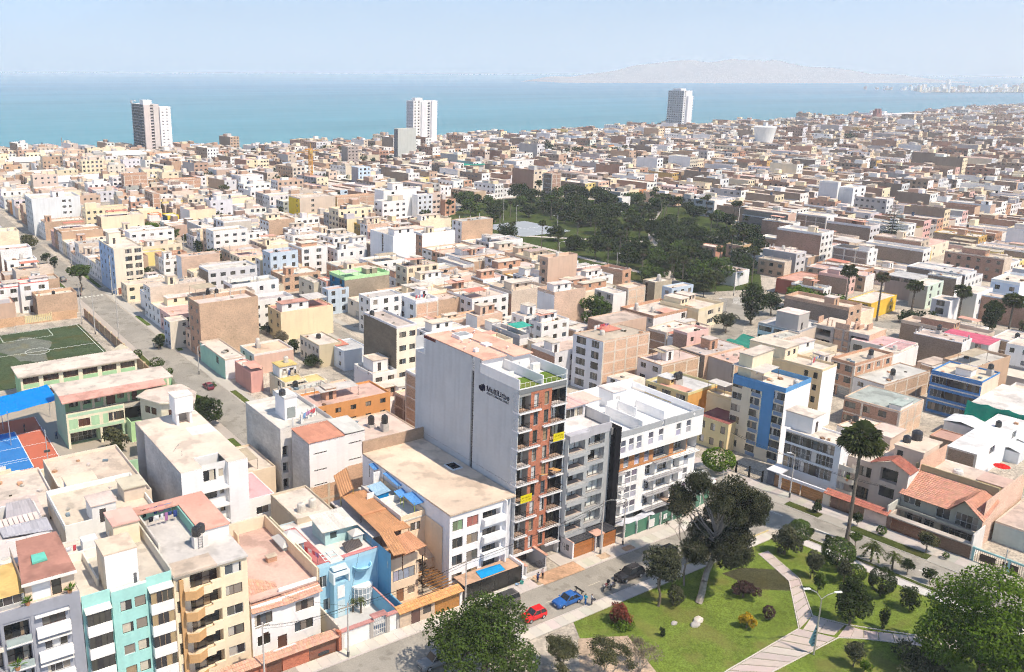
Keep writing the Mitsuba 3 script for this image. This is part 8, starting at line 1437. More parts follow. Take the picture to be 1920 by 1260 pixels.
('apartment_block','block with a brown brick wall and white windowed end beside the tall araucaria tree','apartment building',351.8,222.6,9.9,13.1,12.1,7.0,None,dict(F=WHITE,L=(0.27,0.22,0.19),tL=BRICK,nf=5,wF='2x1.2 1.1 .9',par=0.4)),
('apartment_block','white and brown five storey block with a rosy party wall','apartment building',342.8,234.6,6.7,20.7,12.1,7.0,None,dict(F=(0.66,0.46,0.38),L=(0.26,0.23,0.2),tL=BLOCK,nf=5,par=0.4)),
('house','long brown brick wall house with a steel roofed terrace and a white windowed end','house',307.3,176.9,7.6,12.6,9.7,7.0,None,dict(F=WHITE,L=(0.28,0.21,0.18),tL=BRICK,nf=4,wF='2x1.0 1.1 .9',par=0.3,top='shed,0.1,0.4,8,9,2.6,0 room,0.3,0.05,0.5,0.3,1.6,3')),
('house','long mustard coloured house with a pink roof','house',352.3,182.7,28.8,12.8,5.1,7.0,None,dict(F=(0.78,0.72,0.58),L=(0.42,0.34,0.13),nf=2,wF='3x1.1 1.2 .8',par=0.15,roofc=(0.62,0.42,0.36))),
('house','pale blue house with a blue roof terrace at the outer end of the palm row','house',300.1,124.3,15.6,7.8,9.2,7.0,None,dict(F=(0.8,0.84,0.88),L=(0.6,0.72,0.86),nf=3,wL='2x1.4 1.3 .9 1',par=0.8,top='clutter,6')),
('house','red brown brick house behind the umbrella shaped trees','house',262.8,173.8,16.5,7.1,4.8,7.0,None,dict(F=(0.48,0.27,0.19),L=(0.32,0.1,0.07),nf=2,wF='2x1 1.1 .9',par=0.3,roofc=(0.55,0.33,0.25))),
('house','bright amber house with a flat pale roof beside the palms','house',256.4,144.4,17.4,7.0,4.8,7.0,None,dict(F=(0.8,0.5,0.07),L=(0.74,0.42,0.05),nf=2,wF='0.3:.7,0.8:1.4 1.2 .9',wL='2x1.6 1.1 .9',par=0.15)),
('house','tall white gable house between two palms','house',269.3,128.6,7.1,5.0,7.3,7.0,None,dict(F=(0.86,0.86,0.88),L=(0.66,0.64,0.62),nf=3,wL='1x2.2 1.8 .7',par=0.1)),
('house','white house with dark window squares beyond the tall white gable','house',279.4,126.4,12.6,5.0,8.6,7.0,None,dict(F=(0.8,0.8,0.82),L=(0.66,0.64,0.56),nf=2,wF='2x1.3 1.4 .9',par=0.2)),
('house','mint green and grey house beyond the palm row','house',282.6,142.2,12.2,5.0,7.3,7.0,None,dict(F=(0.6,0.72,0.64),L=(0.36,0.34,0.3),nf=3,wF='2x1.6 1.5 .7',par=0.2)),
('house','long grey house with a ribbon of glass below its sheet roof','house',289.0,149.4,9.9,9.3,7.3,7.0,None,dict(F=(0.6,0.6,0.6),L=(0.34,0.28,0.24),nf=3,wL='2x4.0 1.3 1 2',par=0.1,roofc=(0.5,0.5,0.5))),
('house','white arcade house beside the mint green one','house',321.7,152.0,12.3,5.0,4.8,7.0,None,dict(F=(0.82,0.82,0.84),L=(0.68,0.66,0.7),nf=2,wL='3x1.8 1.8 .5',par=0.2,roofc=(0.62,0.44,0.36))),
('house','pink brick house beside the park gate with an orange neighbour','house',287.7,226.7,5.2,7.6,4.8,7.0,None,dict(F=(0.58,0.3,0.22),L=(0.58,0.36,0.27),nf=2,wL='3x1 1.1 .9',par=0.3)),
('house','salmon and tan house with square windows behind the flat house at the park corner','house',297.8,222.7,8.6,6.5,5.1,7.0,None,dict(F=(0.6,0.42,0.24),L=(0.6,0.36,0.26),nf=2,wL='2x1 1.1 .9',wF='2x1 1.1 .9',par=0.3)),
('house','wide pale house at the park corner with a red framed door window','house',256.9,193.2,8.8,12.9,4.8,7.0,None,dict(F=(0.8,0.79,0.8),L=(0.7,0.7,0.72),nf=2,wL='2x1.4 1.1 .9 1',wF='0.5:1.2 1.2 .8 1',par=0.2,roofc=(0.6,0.47,0.4),top='tankw,.3,.4')),
('house','grey concrete warehouse house with a flat roof beyond the park corner','house',288.2,205.7,5.7,13.2,4.9,7.0,None,dict(F=(0.55,0.55,0.54),L=(0.48,0.48,0.48),tL=BLOCK,nf=2,par=0.4,roofc=(0.5,0.5,0.5),top='clutter,6')),
('apartment_block','dark grey windowless block behind the park trees','apartment building',341.5,242.8,6.2,12.7,9.7,7.0,None,dict(F=(0.7,0.7,0.7),L=(0.22,0.2,0.18),tL=BLOCK,nf=4,par=0.3)),
('apartment_block','white block with open balconies among the dark park trees','apartment building',372.9,297.3,8.7,11.7,8.1,7.0,None,dict(F=WHITE,L=(0.46,0.46,0.48),nf=3,wL='2x4.0 1.4 .7',par=0.4)),
('apartment_block','plain white building with a grey side just above the park palms','apartment building',345.5,334.0,7.2,5.0,7.3,7.0,None,dict(F=WHITE,L=(0.66,0.68,0.68),nf=3,wL='1x1.4 1.2 .9',par=0.3)),
('apartment_block','slim brown brick tower above the palm park','apartment building',329.8,371.4,7.4,6.2,16.9,7.0,None,dict(F=(0.42,0.27,0.21),L=(0.28,0.18,0.14),tF=BRICK,tL=BRICK,nf=7,par=0.5,tP=BRICK)),
('apartment_block','long brown brick block behind the slim brick tower','apartment building',388.1,395.5,4.0,29.4,9.7,7.0,None,dict(F=(0.5,0.42,0.38),L=(0.25,0.18,0.15),tL=BRICK,nf=4,par=0.4)),
('apartment_block','white building with small windows and a grey side wall beyond the palm park','apartment building',402.2,490.5,19.5,11.9,9.7,7.0,None,dict(F=WHITE,L=(0.6,0.6,0.62),nf=4,wF='2x1.6 1.2 1',par=0.6)),
]
OCC = np.zeros((2400,860), bool)                         # metre cells already taken: x from -50, y from 60
def occupy(P, grow=0.0):
	from shapely.geometry import Polygon
	import shapely
	g = Polygon(P).buffer(grow); x0, y0, x1, y1 = g.bounds
	xs = np.arange(max(-50, math.floor(x0)), min(2349, math.ceil(x1)) + 1); ys = np.arange(max(60, math.floor(y0)), min(919, math.ceil(y1)) + 1)
	if not len(xs) or not len(ys): return None
	X, Y = np.meshgrid(xs + .5, ys + .5, indexing='ij'); m = shapely.contains_xy(g, X, Y); return (slice(xs[0] + 50, xs[-1] + 51), slice(ys[0] - 60, ys[-1] - 59)), m
def take(P, grow=.4):
	q = occupy(P, grow)
	if q: OCC[q[0]] |= q[1]
def foot(x, y, w, d, deg=0, degy=None):
	M = frame(x, y, 0, deg, degy); return [tuple((M @ np.array([a, b, 0,1]))[:2]) for a, b in ((0,0),(w, 0),(w, d),(0, d))]
def band(pts, half):
	from shapely.geometry import LineString
	take(list(LineString(pts).buffer(half, cap_style=2).exterior.coords),0)
for P in ([(-50,60),(138,60),(138,92),(-50,92)],[(0,90),(121,90),(121,119),(0,119)],[(0,118),(86,118),(86,143),(0,143)],[(-50,140),(57,140),(57,276),(-50,276)],[(118,55),(160,55),(160,92),(118,100)], PARK, [(196,142),(222,152),(238,190),(203,168)],[(193,70),(213,70),(213,88),(193,88)],[(183,72),(193,72),(193,90),(183,90)],[(206,118),(224,120),(222,136),(204,135)],[(192,133),(203,134),(202,147),(191,146)]): take(P, 0)
for pts, half in (([(65.6,110),(65.6,200),(65,330),(64,520),(60,780)],6.8),([rot_pt(-9.3, s) for s in (-60,0,60,115)] + [(115,260),(115,400),(115,560),(112,740)],5),([(183.5,130),(183.5,300),(184,520),(184,740)],4.6),([(60,299),(240,299)],4),([(60,400),(330,402)],3.8),([(60,505),(400,508)],3.8),([(60,604),(500,607)],3.8),([(230,170),(230,420)],4),([(330,40),(290,92),(250,148),(214,205)],9),([(196,149),(212,160),(243,182)],5)): band(pts, half)
for i, (name, text, cat, x, y, w, d, h, deg, degy, k) in enumerate(MIDS):
	if 'L' in k and k.get('tL') is None and k['L'] in (BRICKC, BROWN): k['tL'] = BRICK
	take(foot(x, y, w, d, deg, degy))
	b = house(name, text, cat, x, y, w, d, h, deg, degy, seed=100 + i, detail=2 if math.hypot(x, y) < 175 else 1, short='the ' + ' '.join(text.split()[:8]), **k)
	if 'blue stripe' in text:
		m = MB(); m.box(-.10,.02,.20 * d, .42 * d, 2.4, h + .5,(.10,.27,.54)).box(-.06,.02,.42 * d, d, h - 1.0, h + .5,(.10,.27,.54)); m.build(b.key + '__blue_stripe', 'paint', b.M); m = MB()
		for f in range(6):
			z = h * f / 6
			for c0, c1 in ((.02,.18),(.44,.62)): m.box(-.04,.02, c0 * d, c1 * d, z + .05, z + .75,(.20,.27,.40))
		m.build(b.key + '__blue_panel', 'paint', b.M)
	if 'white bands' in text:
		m = MB()
		for z in (h * .33, h * .67, h * .93): m.box(-.14,.02,0, d, z - .15, z + .12,(.68,.66,.62))
		m.build(b.key + '__white_band', 'paint', b.M)
arch = Thing('warehouse_roof', 'pale arched roof of the warehouse near the shore', 'roof', 164,669,5.0)
n = 12; V = [(10 - 10.2 * math.cos(math.pi * i / n), y, 4.2 * math.sin(math.pi * i / n)) for y in (-.3,16) for i in range(n + 1)]
arch('sheet').add(V, [[i, i + 1, i + n + 2, i + n + 1] for i in range(n)],(.70,.66,.52), SHEET).add(V[:n + 1],[[0, i, i + 1] for i in range(1, n)],(.5,.47,.4)); arch.build(); take([(164,669),(184,669),(184,686),(164,686)])
TREES = [
('big feathery light green tree overhanging the silver off-road cars',58.4,74.0,9.6,13.4,'mid',19745,0.36,'round',{}),
('huge domed green tree spreading over the path end and the side street',108.8,41.6,16.0,14.6,'bright',26000,0.41,'round',{'low': 0.5}),
('small ragged grey green tree on a slim pale trunk at the lawn edge',88.6,73.6,9.0,6.1,'grey',4766,0.41,'round',{'low': 0.68}),
('round clipped tree at the street corner of the park, beside the dark feathery one',120.9,74.1,3.8,3.4,'mid',2288,0.29,'dome',{}),
('tiny clipped ball next to the round corner tree',124.9,74.6,1.1,0.8,'dark',160,0.29,'dome',{'name': 'shrub', 'cat': 'shrub'}),
('small clipped ball at the pavement before the big clipped dome',125.2,71.9,1.1,0.8,'dark',160,0.29,'dome',{'name': 'shrub', 'cat': 'shrub'}),
('big clipped dome of yellow green leaves between the path and the street',119.1,66.5,4.7,4.6,'mid',2040,0.40,'dome',{}),
('flat topped young tree on a slim trunk beside the tall palm',126.5,68.2,3.0,2.3,'mid',937,0.28,'umbrella',{}),
('loose grey green shrub tree beside the clipped pair in the park middle',116.0,63.4,3.7,2.5,'grey',1875,0.26,'round',{}),
('pale clipped ball with rosy tips between the big dome and the dark one',118.0,62.8,2.6,2.7,'mid',1423,0.27,'dome',{}),
('very dark green clipped dome in the middle of the park',117.4,58.7,4.4,3.5,'dark',2524,0.30,'dome',{}),
('pale topped clipped tree beside the path fork',110.5,63.9,3.4,2.1,'mid',1172,0.26,'round',{}),
('tall loose tree before the clipped tree at the path fork, near the dark crown',113.1,66.7,4.8,2.7,'grey',2609,0.27,'round',{}),
('rounded tree on a slim trunk near the side street pavement',126.1,59.8,2.7,2.2,'dark',879,0.27,'round',{}),
('dark shrub tree at the pavement edge of the side street',126.9,56.9,2.3,2.1,'dark',734,0.26,'round',{}),
('broad dark leafed tree under the twin headed lamp',107.2,57.0,7.0,5.4,'dark',3480,0.39,'round',{'low': 0.66}),
('small upright dark tree alone on the shaded lawn',110.1,54.0,3.7,1.3,'dark',847,0.24,'tall',{}),
('spiky dark tree next to the small upright one',117.4,54.5,3.8,2.7,'dark',2260,0.25,'tall',{}),
('slim young tree with a drooping top on the lower lawn',99.4,51.5,3.8,2.4,'grey',2512,0.23,'round',{}),
('low grey green bushes at the foot of the lower lawn',105.0,45.9,3.0,8.6,'grey',2218,0.36,'bush',{'name': 'shrub', 'cat': 'shrub'}),
('yellow green shrub among the low grey bushes',99.0,50.0,2.1,2.0,'bright',847,0.22,'bush',{'name': 'shrub', 'cat': 'shrub'}),
('golden yellow flowering shrub on the lawn',94.8,63.8,2.4,2.3,'yellow',1339,0.24,'bush',{'name': 'shrub', 'cat': 'shrub', 'low': 0.6}),
('dark purple leaved ball shrub on the lawn',98.9,63.5,2.1,1.6,'purple',575,0.25,'dome',{'name': 'shrub', 'cat': 'shrub'}),
('low spread of dark purple shrubs under the dark feathery tree',100.6,68.8,2.4,4.4,'purple',1077,0.37,'bush',{'name': 'shrub', 'cat': 'shrub'}),
('round bed of red flowering shrubs near the lawn edge',80.8,73.4,3.3,3.4,'red',1860,0.29,'bush',{'name': 'shrub', 'cat': 'shrub'}),
('ring of low pale green edging plants before the red flowering shrubs',80.7,72.7,1.4,3.9,'bright',702,0.33,'bush',{'name': 'shrub', 'cat': 'shrub'}),
('small dark sprig of a shrub alone on the sunny lawn',83.8,68.5,1.6,1.1,'dark',334,0.24,'bush',{'name': 'shrub', 'cat': 'shrub'}),
('grey green sapling leaning beside the small slim trunked tree',90.5,72.6,3.2,2.7,'grey',1909,0.25,'round',{}),
('sprawling grey bush behind the round clipped tree at the street corner',115.7,73.0,5.0,4.9,'grey',2046,0.42,'bush',{'name': 'shrub', 'cat': 'shrub'}),
('small planter tree before the tan house',133.5,72.2,2.7,1.7,'dark',585,0.30,'round',{}),
('thin leaved tree in a grass bed before the timber garage wall',134.9,61.8,3.5,3.0,'olive',1909,0.28,'round',{}),
('little round shrub in the grass bed before the timber garage wall',135.6,59.2,1.1,1.0,'mid',160,0.28,'dome',{'name': 'shrub', 'cat': 'shrub'}),
('planter tree at the kerb before the white office gates',132.3,78.5,2.7,1.6,'dark',508,0.31,'bush',{}),
('clipped round tree at the pavement before the pink gate',134.3,68.6,1.6,1.5,'mid',320,0.29,'dome',{}),
('bright green street tree at the corner behind the green hoarding',130.9,97.9,4.6,5.9,'bright',1600,0.50,'dome',{}),
('dark leafy tree beside the octagonal hall',50.0,179.2,5.7,7.5,'olive',1654,0.63,'round',{}),
('rounded dark tree between the octagonal hall and the avenue',58.7,170.0,6.0,8.1,'dark',1920,0.62,'round',{}),
('yellow green creeper tree against the octagonal hall',59.2,178.6,4.0,2.8,'bright',803,0.40,'tall',{}),
('dark tree in the school yard before the gallery building',38.3,164.6,5.4,6.2,'olive',1823,0.53,'round',{}),
('palm like shrub at the foot of the green school wall',34.0,162.1,2.4,2.6,'dark',598,0.34,'bush',{'name': 'shrub', 'cat': 'shrub'}),
('round bush at the corner of the painted court by the school wall',29.2,161.7,1.5,2.2,'mid',321,0.34,'dome',{'name': 'shrub', 'cat': 'shrub'}),
('ragged yellow green tree behind the white roof of the lettered building',136.6,195.2,2.2,4.4,'bright',439,0.50,'bush',{}),
('dense green tree beside the five storey block with the orange party wall',149.6,164.5,3.0,5.8,'mid',1116,0.49,'dome',{}),
('large bushy street tree beside the blank white house',180.7,182.0,9.6,10.2,'mid',2112,0.85,'round',{'low': 0.55}),
('dark tree spreading before the houses above the bushy street tree',182.9,199.4,4.9,9.8,'dark',1079,0.84,'umbrella',{}),
('grey leaved tree at the end of the dusty terraces',173.7,195.7,4.6,6.4,'olive',1563,0.54,'round',{}),
('green tree in the street below the narrow brick fronted house',180.8,232.9,6.1,8.6,'mid',1535,0.73,'round',{}),
('wide umbrella shaped tree beside the white windowless block',174.2,260.3,5.5,9.9,'mid',1202,0.84,'umbrella',{}),
('thick dark tree in the garden behind the cream blank wall',90.7,224.4,5.2,6.5,'dark',1725,0.55,'round',{}),
('dark tree behind the thick garden tree, against the pale blue wall',96.4,224.6,2.8,4.2,'dark',527,0.51,'round',{}),
('dry brown tree in the gardens of the tan houses',95.3,212.3,4.2,4.6,'dry',1250,0.49,'round',{}),
('dark round bush in the gardens below the dry brown tree',95.8,205.4,3.5,5.1,'dark',1205,0.48,'bush',{}),
('straggling dark tree in the courtyard before the pale blue and white house',94.8,191.6,2.8,5.3,'dark',1116,0.45,'round',{}),
('clipped street tree by the cream old saloon on the avenue',66.1,225.7,4.1,3.7,'dark',762,0.48,'round',{}),
('round clipped tree on the school pavement of the avenue',59.4,221.8,2.2,2.2,'mid',250,0.47,'dome',{}),
('larger clipped tree on the school pavement nearer the viewer',61.1,211.3,2.6,3.7,'mid',556,0.45,'dome',{}),
('smallest clipped tree on the school pavement',62.2,205.0,1.6,1.8,'mid',175,0.44,'dome',{}),
('young tree on the avenue before the outside stair house',68.1,191.1,1.5,1.7,'mid',160,0.42,'bush',{}),
('umbrella shaped tree beside the sky blue corner block',63.8,301.3,9.4,8.5,'mid',2419,0.72,'umbrella',{}),
('dark small street tree behind the umbrella shaped one on the avenue',64.5,345.4,4.1,4.0,'dark',418,0.68,'round',{}),
('dark street tree by the avenue kerb, farther than the small one',63.1,352.8,4.5,4.8,'dark',552,0.69,'round',{}),
('ball shaped bush at the avenue corner by the football field',56.8,284.4,3.3,2.3,'mid',278,0.57,'dome',{'name': 'shrub', 'cat': 'shrub'}),
('big grey green tree on the avenue before the tall pale apartment block',63.4,386.6,6.2,7.4,'olive',1328,0.74,'round',{}),
('tree at the edge of the picture by the avenue',57.8,414.8,4.7,6.0,'mid',543,0.78,'round',{}),
('flowering green tree on the near side of the avenue by the red edged houses',56.9,393.1,3.6,4.8,'bright',368,0.75,'bush',{}),
('light green street tree before the blue and yellow house',117.0,397.5,5.1,11.0,'bright',1019,0.94,'round',{}),
('dark street tree under the blue and yellow house',118.8,375.3,6.3,10.1,'mid',1370,0.86,'round',{}),
('dark street tree next along from the blue and yellow house',122.2,364.7,4.6,5.9,'dark',543,0.77,'round',{}),
('street tree at the bend by the concrete block with blue bands',117.5,338.7,6.4,4.7,'dark',690,0.72,'round',{}),
('rounded dark tree by the orange cylinder house',115.5,316.7,6.9,9.2,'dark',1650,0.78,'round',{}),
('small bushy tree beside the parked white cars',109.3,293.7,2.7,5.2,'dark',410,0.64,'bush',{}),
('thin dark tree on the roofs before the parked white cars',102.3,284.9,2.6,2.5,'dark',204,0.62,'tall',{}),
('round tree by the timber yard beyond the covered market',198.5,519.0,3.9,6.5,'olive',250,1.10,'round',{}),
('dark tree at the foot of the long tan block',187.8,413.5,5.1,6.5,'dark',477,0.92,'round',{}),
('second dark tree by the red wall before the long tan block',177.6,400.5,3.4,4.2,'mid',217,0.88,'round',{}),
('tall eucalyptus like tree at the boulevard crossing',221.5,159.7,11.8,8.1,'dark',3134,0.69,'tall',{'low': 0.6}),
('bushy tree beside the tall eucalyptus like tree',234.9,162.7,7.7,7.1,'dark',2334,0.61,'round',{}),
('wide umbrella tree with a bright green top by the red brown brick house',249.6,162.5,6.9,11.0,'bright',1408,0.92,'umbrella',{}),
('second umbrella tree with a bright green top, nearer the palms',251.5,154.0,5.9,10.1,'bright',1260,0.86,'umbrella',{}),
('grey green round tree at the corner of the cream yellow house',207.4,157.4,6.4,6.7,'grey',2080,0.57,'round',{}),
('dark bush between the amber house and the palms',259.4,149.2,3.0,5.5,'dark',854,0.55,'bush',{}),
('long dark hedge of trees before the white gable house',259.2,130.2,5.7,9.2,'dark',1339,0.78,'bush',{}),
('second dark hedge tree on the boulevard beyond the steel roofed terraces',262.8,136.6,4.1,7.0,'dark',1268,0.59,'bush',{}),
('low olive tree before the raspberry red roof',265.1,124.0,2.5,5.5,'olive',803,0.52,'bush',{}),
('tall dark tree in front of the palm at the outer end of the row',266.7,115.1,10.6,7.4,'dark',3081,0.63,'round',{}),
('olive bush at the outer end of the palm row',282.7,114.5,3.2,3.7,'olive',501,0.52,'bush',{}),
('leafy green tree with broad crown among the roofs below the palm park',174.7,268.1,2.4,3.9,'mid',250,0.66,'bush',{}),
('dark tree at the far seaside edge by the warehouses',129.5,844.4,4.5,8.3,'dark',188,1.57,'round',{}),
('dark tree on the roofs beside the pale blue apartment block',268.8,495.3,4.7,6.7,'mid',292,1.14,'round',{}),
('dark tree near the green roofed market',366.3,543.3,6.1,10.1,'dark',435,1.32,'round',{}),
('grey tree beside the green roofed market',364.5,569.3,5.5,8.0,'grey',292,1.36,'round',{}),
('tall dark tree cluster beside the teal block near the shore',496.5,568.5,16.4,13.2,'dark',1193,1.49,'tall',{}),
('dark grove by the pale blue and tan block in the far district',610.0,409.9,7.9,15.9,'dark',1116,1.35,'round',{}),
('dark grove next to the grove by the pale blue and tan block',588.6,406.0,6.2,13.2,'dark',759,1.32,'round',{}),
('tall dark tree near the white water tower',891.4,548.2,9.7,14.3,'dark',489,1.87,'round',{}),
('dark grove at the seaward end of the far district',742.0,333.3,7.1,12.0,'dark',564,1.36,'round',{}),
('wide dark grove behind the white flat building of the far district',712.1,310.6,9.4,13.7,'dark',1256,1.29,'round',{}),
('dark garden trees beside the tall grey blank block',415.6,252.8,3.4,7.8,'dark',408,0.89,'bush',{}),
('dark tree before the white block with framed windows',431.0,254.9,2.7,5.9,'dark',230,0.91,'bush',{}),
]
PALMS = [
('tall street palm with a heavy skirt of dead fronds beside the tan house',128.1,70.5,19.6,3.0,1,{}),
('first tall palm of the boulevard row, with green fronds',254.0,151.0,15.8,2.41,2,{}),
('second tall palm of the boulevard row, with withered brown fronds',256.7,142.3,15.0,2.0,3,{'dry': 0.8}),
('third palm of the boulevard row',271.6,140.3,11.3,2.32,4,{}),
('fourth palm of the boulevard row, before the white gable house',273.9,127.8,12.0,2.43,5,{}),
('last palm of the boulevard row, beside the tall dark tree',270.5,112.7,13.0,2.72,6,{}),
('feathery palm in the park by the rounded tree near the side street',125.7,61.8,3.4,1.28,7,{'feather': 1, 'skirt': False}),
('small multi stemmed palm behind the dark clipped dome',124.9,64.6,4.2,1.66,8,{'feather': 1, 'skirt': False}),
('slim palm in the forecourt of the sky blue house',51.9,94.8,2.3,0.59,9,{'feather': 1, 'skirt': False}),
('taller palm in the forecourt of the sky blue house, before its round bay',52.7,94.0,2.7,0.67,10,{'feather': 1, 'skirt': False}),
('low palm on the boulevard at the corner of the palm park',252.9,210.6,6.2,2.84,11,{}),
('bushy palm on the boulevard near the cream yellow house',234.2,187.6,8.2,3.38,12,{}),
('palm behind the bushy one on the boulevard',242.2,189.5,8.0,2.84,13,{}),
('palm at the far park corner beside the dark trees',246.9,216.2,6.3,2.85,14,{}),
]
for i, (text, x, y, H, W, style, n, size, form, k) in enumerate(TREES):
	k = dict(k); tree(k.pop('name', 'tree'), text, x, y, H, W, style, n, size, trunk=max(.06, W * .035), seed=i * 13 + 5, form=form, cat=k.pop('cat', 'tree'), **k); take([(x - 1, y - 1),(x + 1, y - 1),(x + 1, y + 1),(x - 1, y + 1)],.5)
for text, x, y, H, R, seed, k in PALMS: fan_palm('palm_tree', text, x, y, H, R * 1.25, seed, n=54 if R > 2.9 else 34, trunk=.3 if H > 9 else .14, fine=R > 2.9, **k)
# the dark feathery tree that leans over the park corner
t = Thing('conifer_tree', 'tall dark feathery tree leaning over the park corner on a pale slanting trunk', 'tree', 94.1,71.2); r = random.Random(5); tr = t('trunk'); F0 = np.array([4.9,1.6,8.0])
limb(tr, (0,0,-.1), F0,.52,.3,(.30,.27,.24),.03, r, 6); B = []
for i in range(34):
	a = r.uniform(0,6.28); q = math.sqrt(r.uniform(.02,1)); z = r.uniform(6.2,16.3); wv = 7.6 * math.sin(math.pi * min(1, max(.16,(z - 4) / 14.5))) ** .8; c = (4.9 + .45 * (z - 8) * .3 + wv * q * .86 * math.cos(a),1.8 + wv * q * .86 * math.sin(a), z); B.append((*c, 1.9,1.9,1.45)); limb(tr, F0 * .8 + np.array([.3,.1, max(0, z - 9) * .5]), c, .17,.03,(.24,.21,.18),.06, r, 3)
leaves(t('crown', 'leaf'), B, 62000,.50,[(.026,.030,.018),(.040,.046,.026),(.060,.066,.036),(.088,.092,.052),(.115,.115,.07)],9, aspect=.28, shell=.1, droop=.6); t.build()
bare_tree('almost leafless tree with a pale trunk before the black family car', 95.8,75.3,9.8,.85,4,1, 'grey', n=1500, size=.2)
bare_tree('leafless twiggy grey shrub tree beside the feathery green tree', 71.2,66.5,5.6,.8,11,5, 'olive', (.33,.30,.26),.09,7000,.2); bare_tree('grey green twiggy tree between the red hatchback and the leafless one', 67.0,69.4,5.2,.8,17,5, 'olive', (.28,.25,.21),.09,9000,.2); bare_tree('sparse pale twigs of a shrub tree at the dry soil of the park', 75.8,65.2,4.4,.9,23,5, 'dry', (.36,.33,.28),.07,2200,.18)
araucaria(373.9,206.4,20.6,3)
# the palm park
r = random.Random(77); got = []
while len(got) < 150:
	p = (r.uniform(234,388), r.uniform(188,404))
	if not in_poly(p, PARK) or (p[0] < 288 and 300 < p[1] < 342): continue
	dense = (p[0] - 234) * .9 + (300 - p[1]) * .45
	if r.random() > (.42 if dense < 40 else 1.0) or any(math.dist(p, q) < (6.5 if dense < 40 else 4.6) for q in got): continue
	got.append(p); i = len(got)
	if i % 3 == 0: fan_palm('palm_tree', 'dark palm among the trees of the palm park', *p, r.uniform(9,14), r.uniform(1.9,2.5),300 + i, 'palms of the palm park', n=22, trunk=.2, fine=False)
	else: tree('tree', 'dark broad tree in the mass of trees of the palm park', *p, r.uniform(6.0,10.5), r.uniform(8.5,13), r.choice(['dark', 'dark', 'dark', 'dark', 'mid']),1500,.95,.25,400 + i, 'trees of the palm park')
for i in range(13): fan_palm('palm_tree', 'distant palm in the row before the green roof near the shore', 512 + i * 5.2 + r.uniform(-1,1),560 - i * 1.8 + r.uniform(-5,5), r.uniform(9,12.5),2.8,500 + i, 'row of palms near the shore', n=16, trunk=.3, fine=False)
for i, (x, y) in enumerate(((338,660),(344,668),(352,655),(262,330),(286,352),(300,330),(245,300),(243,268),(243,240),(262,252))): fan_palm('palm_tree', 'far palm beside the grey tower near the shore' if i < 3 else 'slim palm at the lighter side of the palm park', x, y, 11 if i < 3 else 9,2.6 if i < 3 else 2.1,530 + i, 'far palms' if i < 3 else 'slim palms of the palm park', n=18, fine=False)

# ---- lots: every free lot of the street grid gets a house
WALLS = {'white': (.80,.80,.80), 'pale grey': (.62,.63,.65), 'cream': (.78,.68,.50), 'beige': (.62,.53,.43), 'peach': (.76,.56,.42), 'brick': BRICKC, 'tan brick': (.54,.36,.25), 'ochre': (.62,.42,.16), 'pale blue': (.50,.60,.72), 'mint': (.52,.66,.52), 'pink': (.70,.48,.44), 'orange': (.64,.30,.12), 'grey': (.42,.42,.42), 'yellow': (.74,.60,.26)}
def pick(r, right):
	c = r.choices(list(WALLS),[58,12,9,7,4,6,5,1.2,2.5,1.5,3,1.2,4,1.5])[0]; side = r.choices(['brick', 'brown', 'tan brick', 'same', 'grey'],[20,34,8,26,14] if right else [16,16,14,46,8])[0]
	return c, {'brick': (.36,.23,.17), 'brown': (.27,.205,.165), 'tan brick': (.46,.32,.23), 'grey': (.40,.39,.38)}.get(side, mul(WALLS[c],.96)), side
LOTS = []
def try_lot(M, x0, y0, w, d, r, right, turn):
	for _ in range(3):
		P = [tuple((M @ np.array([a, b, 0,1]))[:2]) for a, b in ((x0, y0),(x0 + w, y0),(x0 + w, y0 + d),(x0, y0 + d))]
		cx, cy = np.mean(P, 0)
		if cy > coast_y(cx) - 14 or cy < 60 or cx < -30 or cx > 2300: return
		c = np.array([cx, cy, 0]) - EYE; u = CX + FOCAL * (c @ RIGHT) / (c @ FWD); v = CY + FOCAL * (c @ DOWN) / (c @ FWD)
		if not (-60 < u < 1990 and v < 1290): return
		q = occupy(P, -.4)
		if q is None: return
		if (OCC[q[0]] & q[1]).sum() <= .03 * max(1, q[1].sum()):
			OCC[q[0]] |= q[1]; nf = r.choices([1,2,3,4,5],[9,52,28,9,2])[0]; LOTS.append((float(c @ FWD), M, x0, y0, w, d, nf, right, turn, r.random(), u, v)); return
		w, d = w * .8, d * .72
def rows(M, cols, rws, r, right, along_y, lot=(6.5,9.5), keep=.96):
	for a0, a1 in cols:
		for b0, b1 in rws:
			halves = [(a0,(a0 + a1) / 2,0),((a0 + a1) / 2, a1,1)] if a1 - a0 > 24 else [(a0, a1,0)]
			for p0, p1, turn in halves:
				b = b0
				while b < b1 - 4:
					w = min(r.uniform(*lot), b1 - b); dep = (p1 - p0) * r.uniform(.72,.99)
					if r.random() < keep:
						if along_y: try_lot(M, p0 if turn == 0 else p1 - dep, b, dep, w - .05, r, right, turn)
						else: try_lot(M, b, p0 if turn == 0 else p1 - dep, w - .05, dep, r, right, turn)
					b += w
I4 = np.eye(4); r = random.Random(4)
rows(I4,[(73,110.5),(120.5,150),(150,179),(188,209),(209,226)],[(92,295),(303,396),(404,501),(509,600),(608,770)], r, False, True)
rows(I4,[(0,28),(28,57)],[(276,296),(300,396),(404,501),(509,600),(608,830)], r, False, True)
M8 = frame(236,150,0,7.5); gy = [(-120 + i * 52,-120 + i * 52 + 45) for i in range(16)]; gx = [(-60 + j * 104,-60 + j * 104 + 96) for j in range(24)]
rows(M8, gy, gx, r, True, False, (6.5,10))
LOTS.sort(key=lambda q: q[0])
near = [q for q in LOTS if 0 < q[10] < 1920][:200]; nearset = {id(q) for q in near}
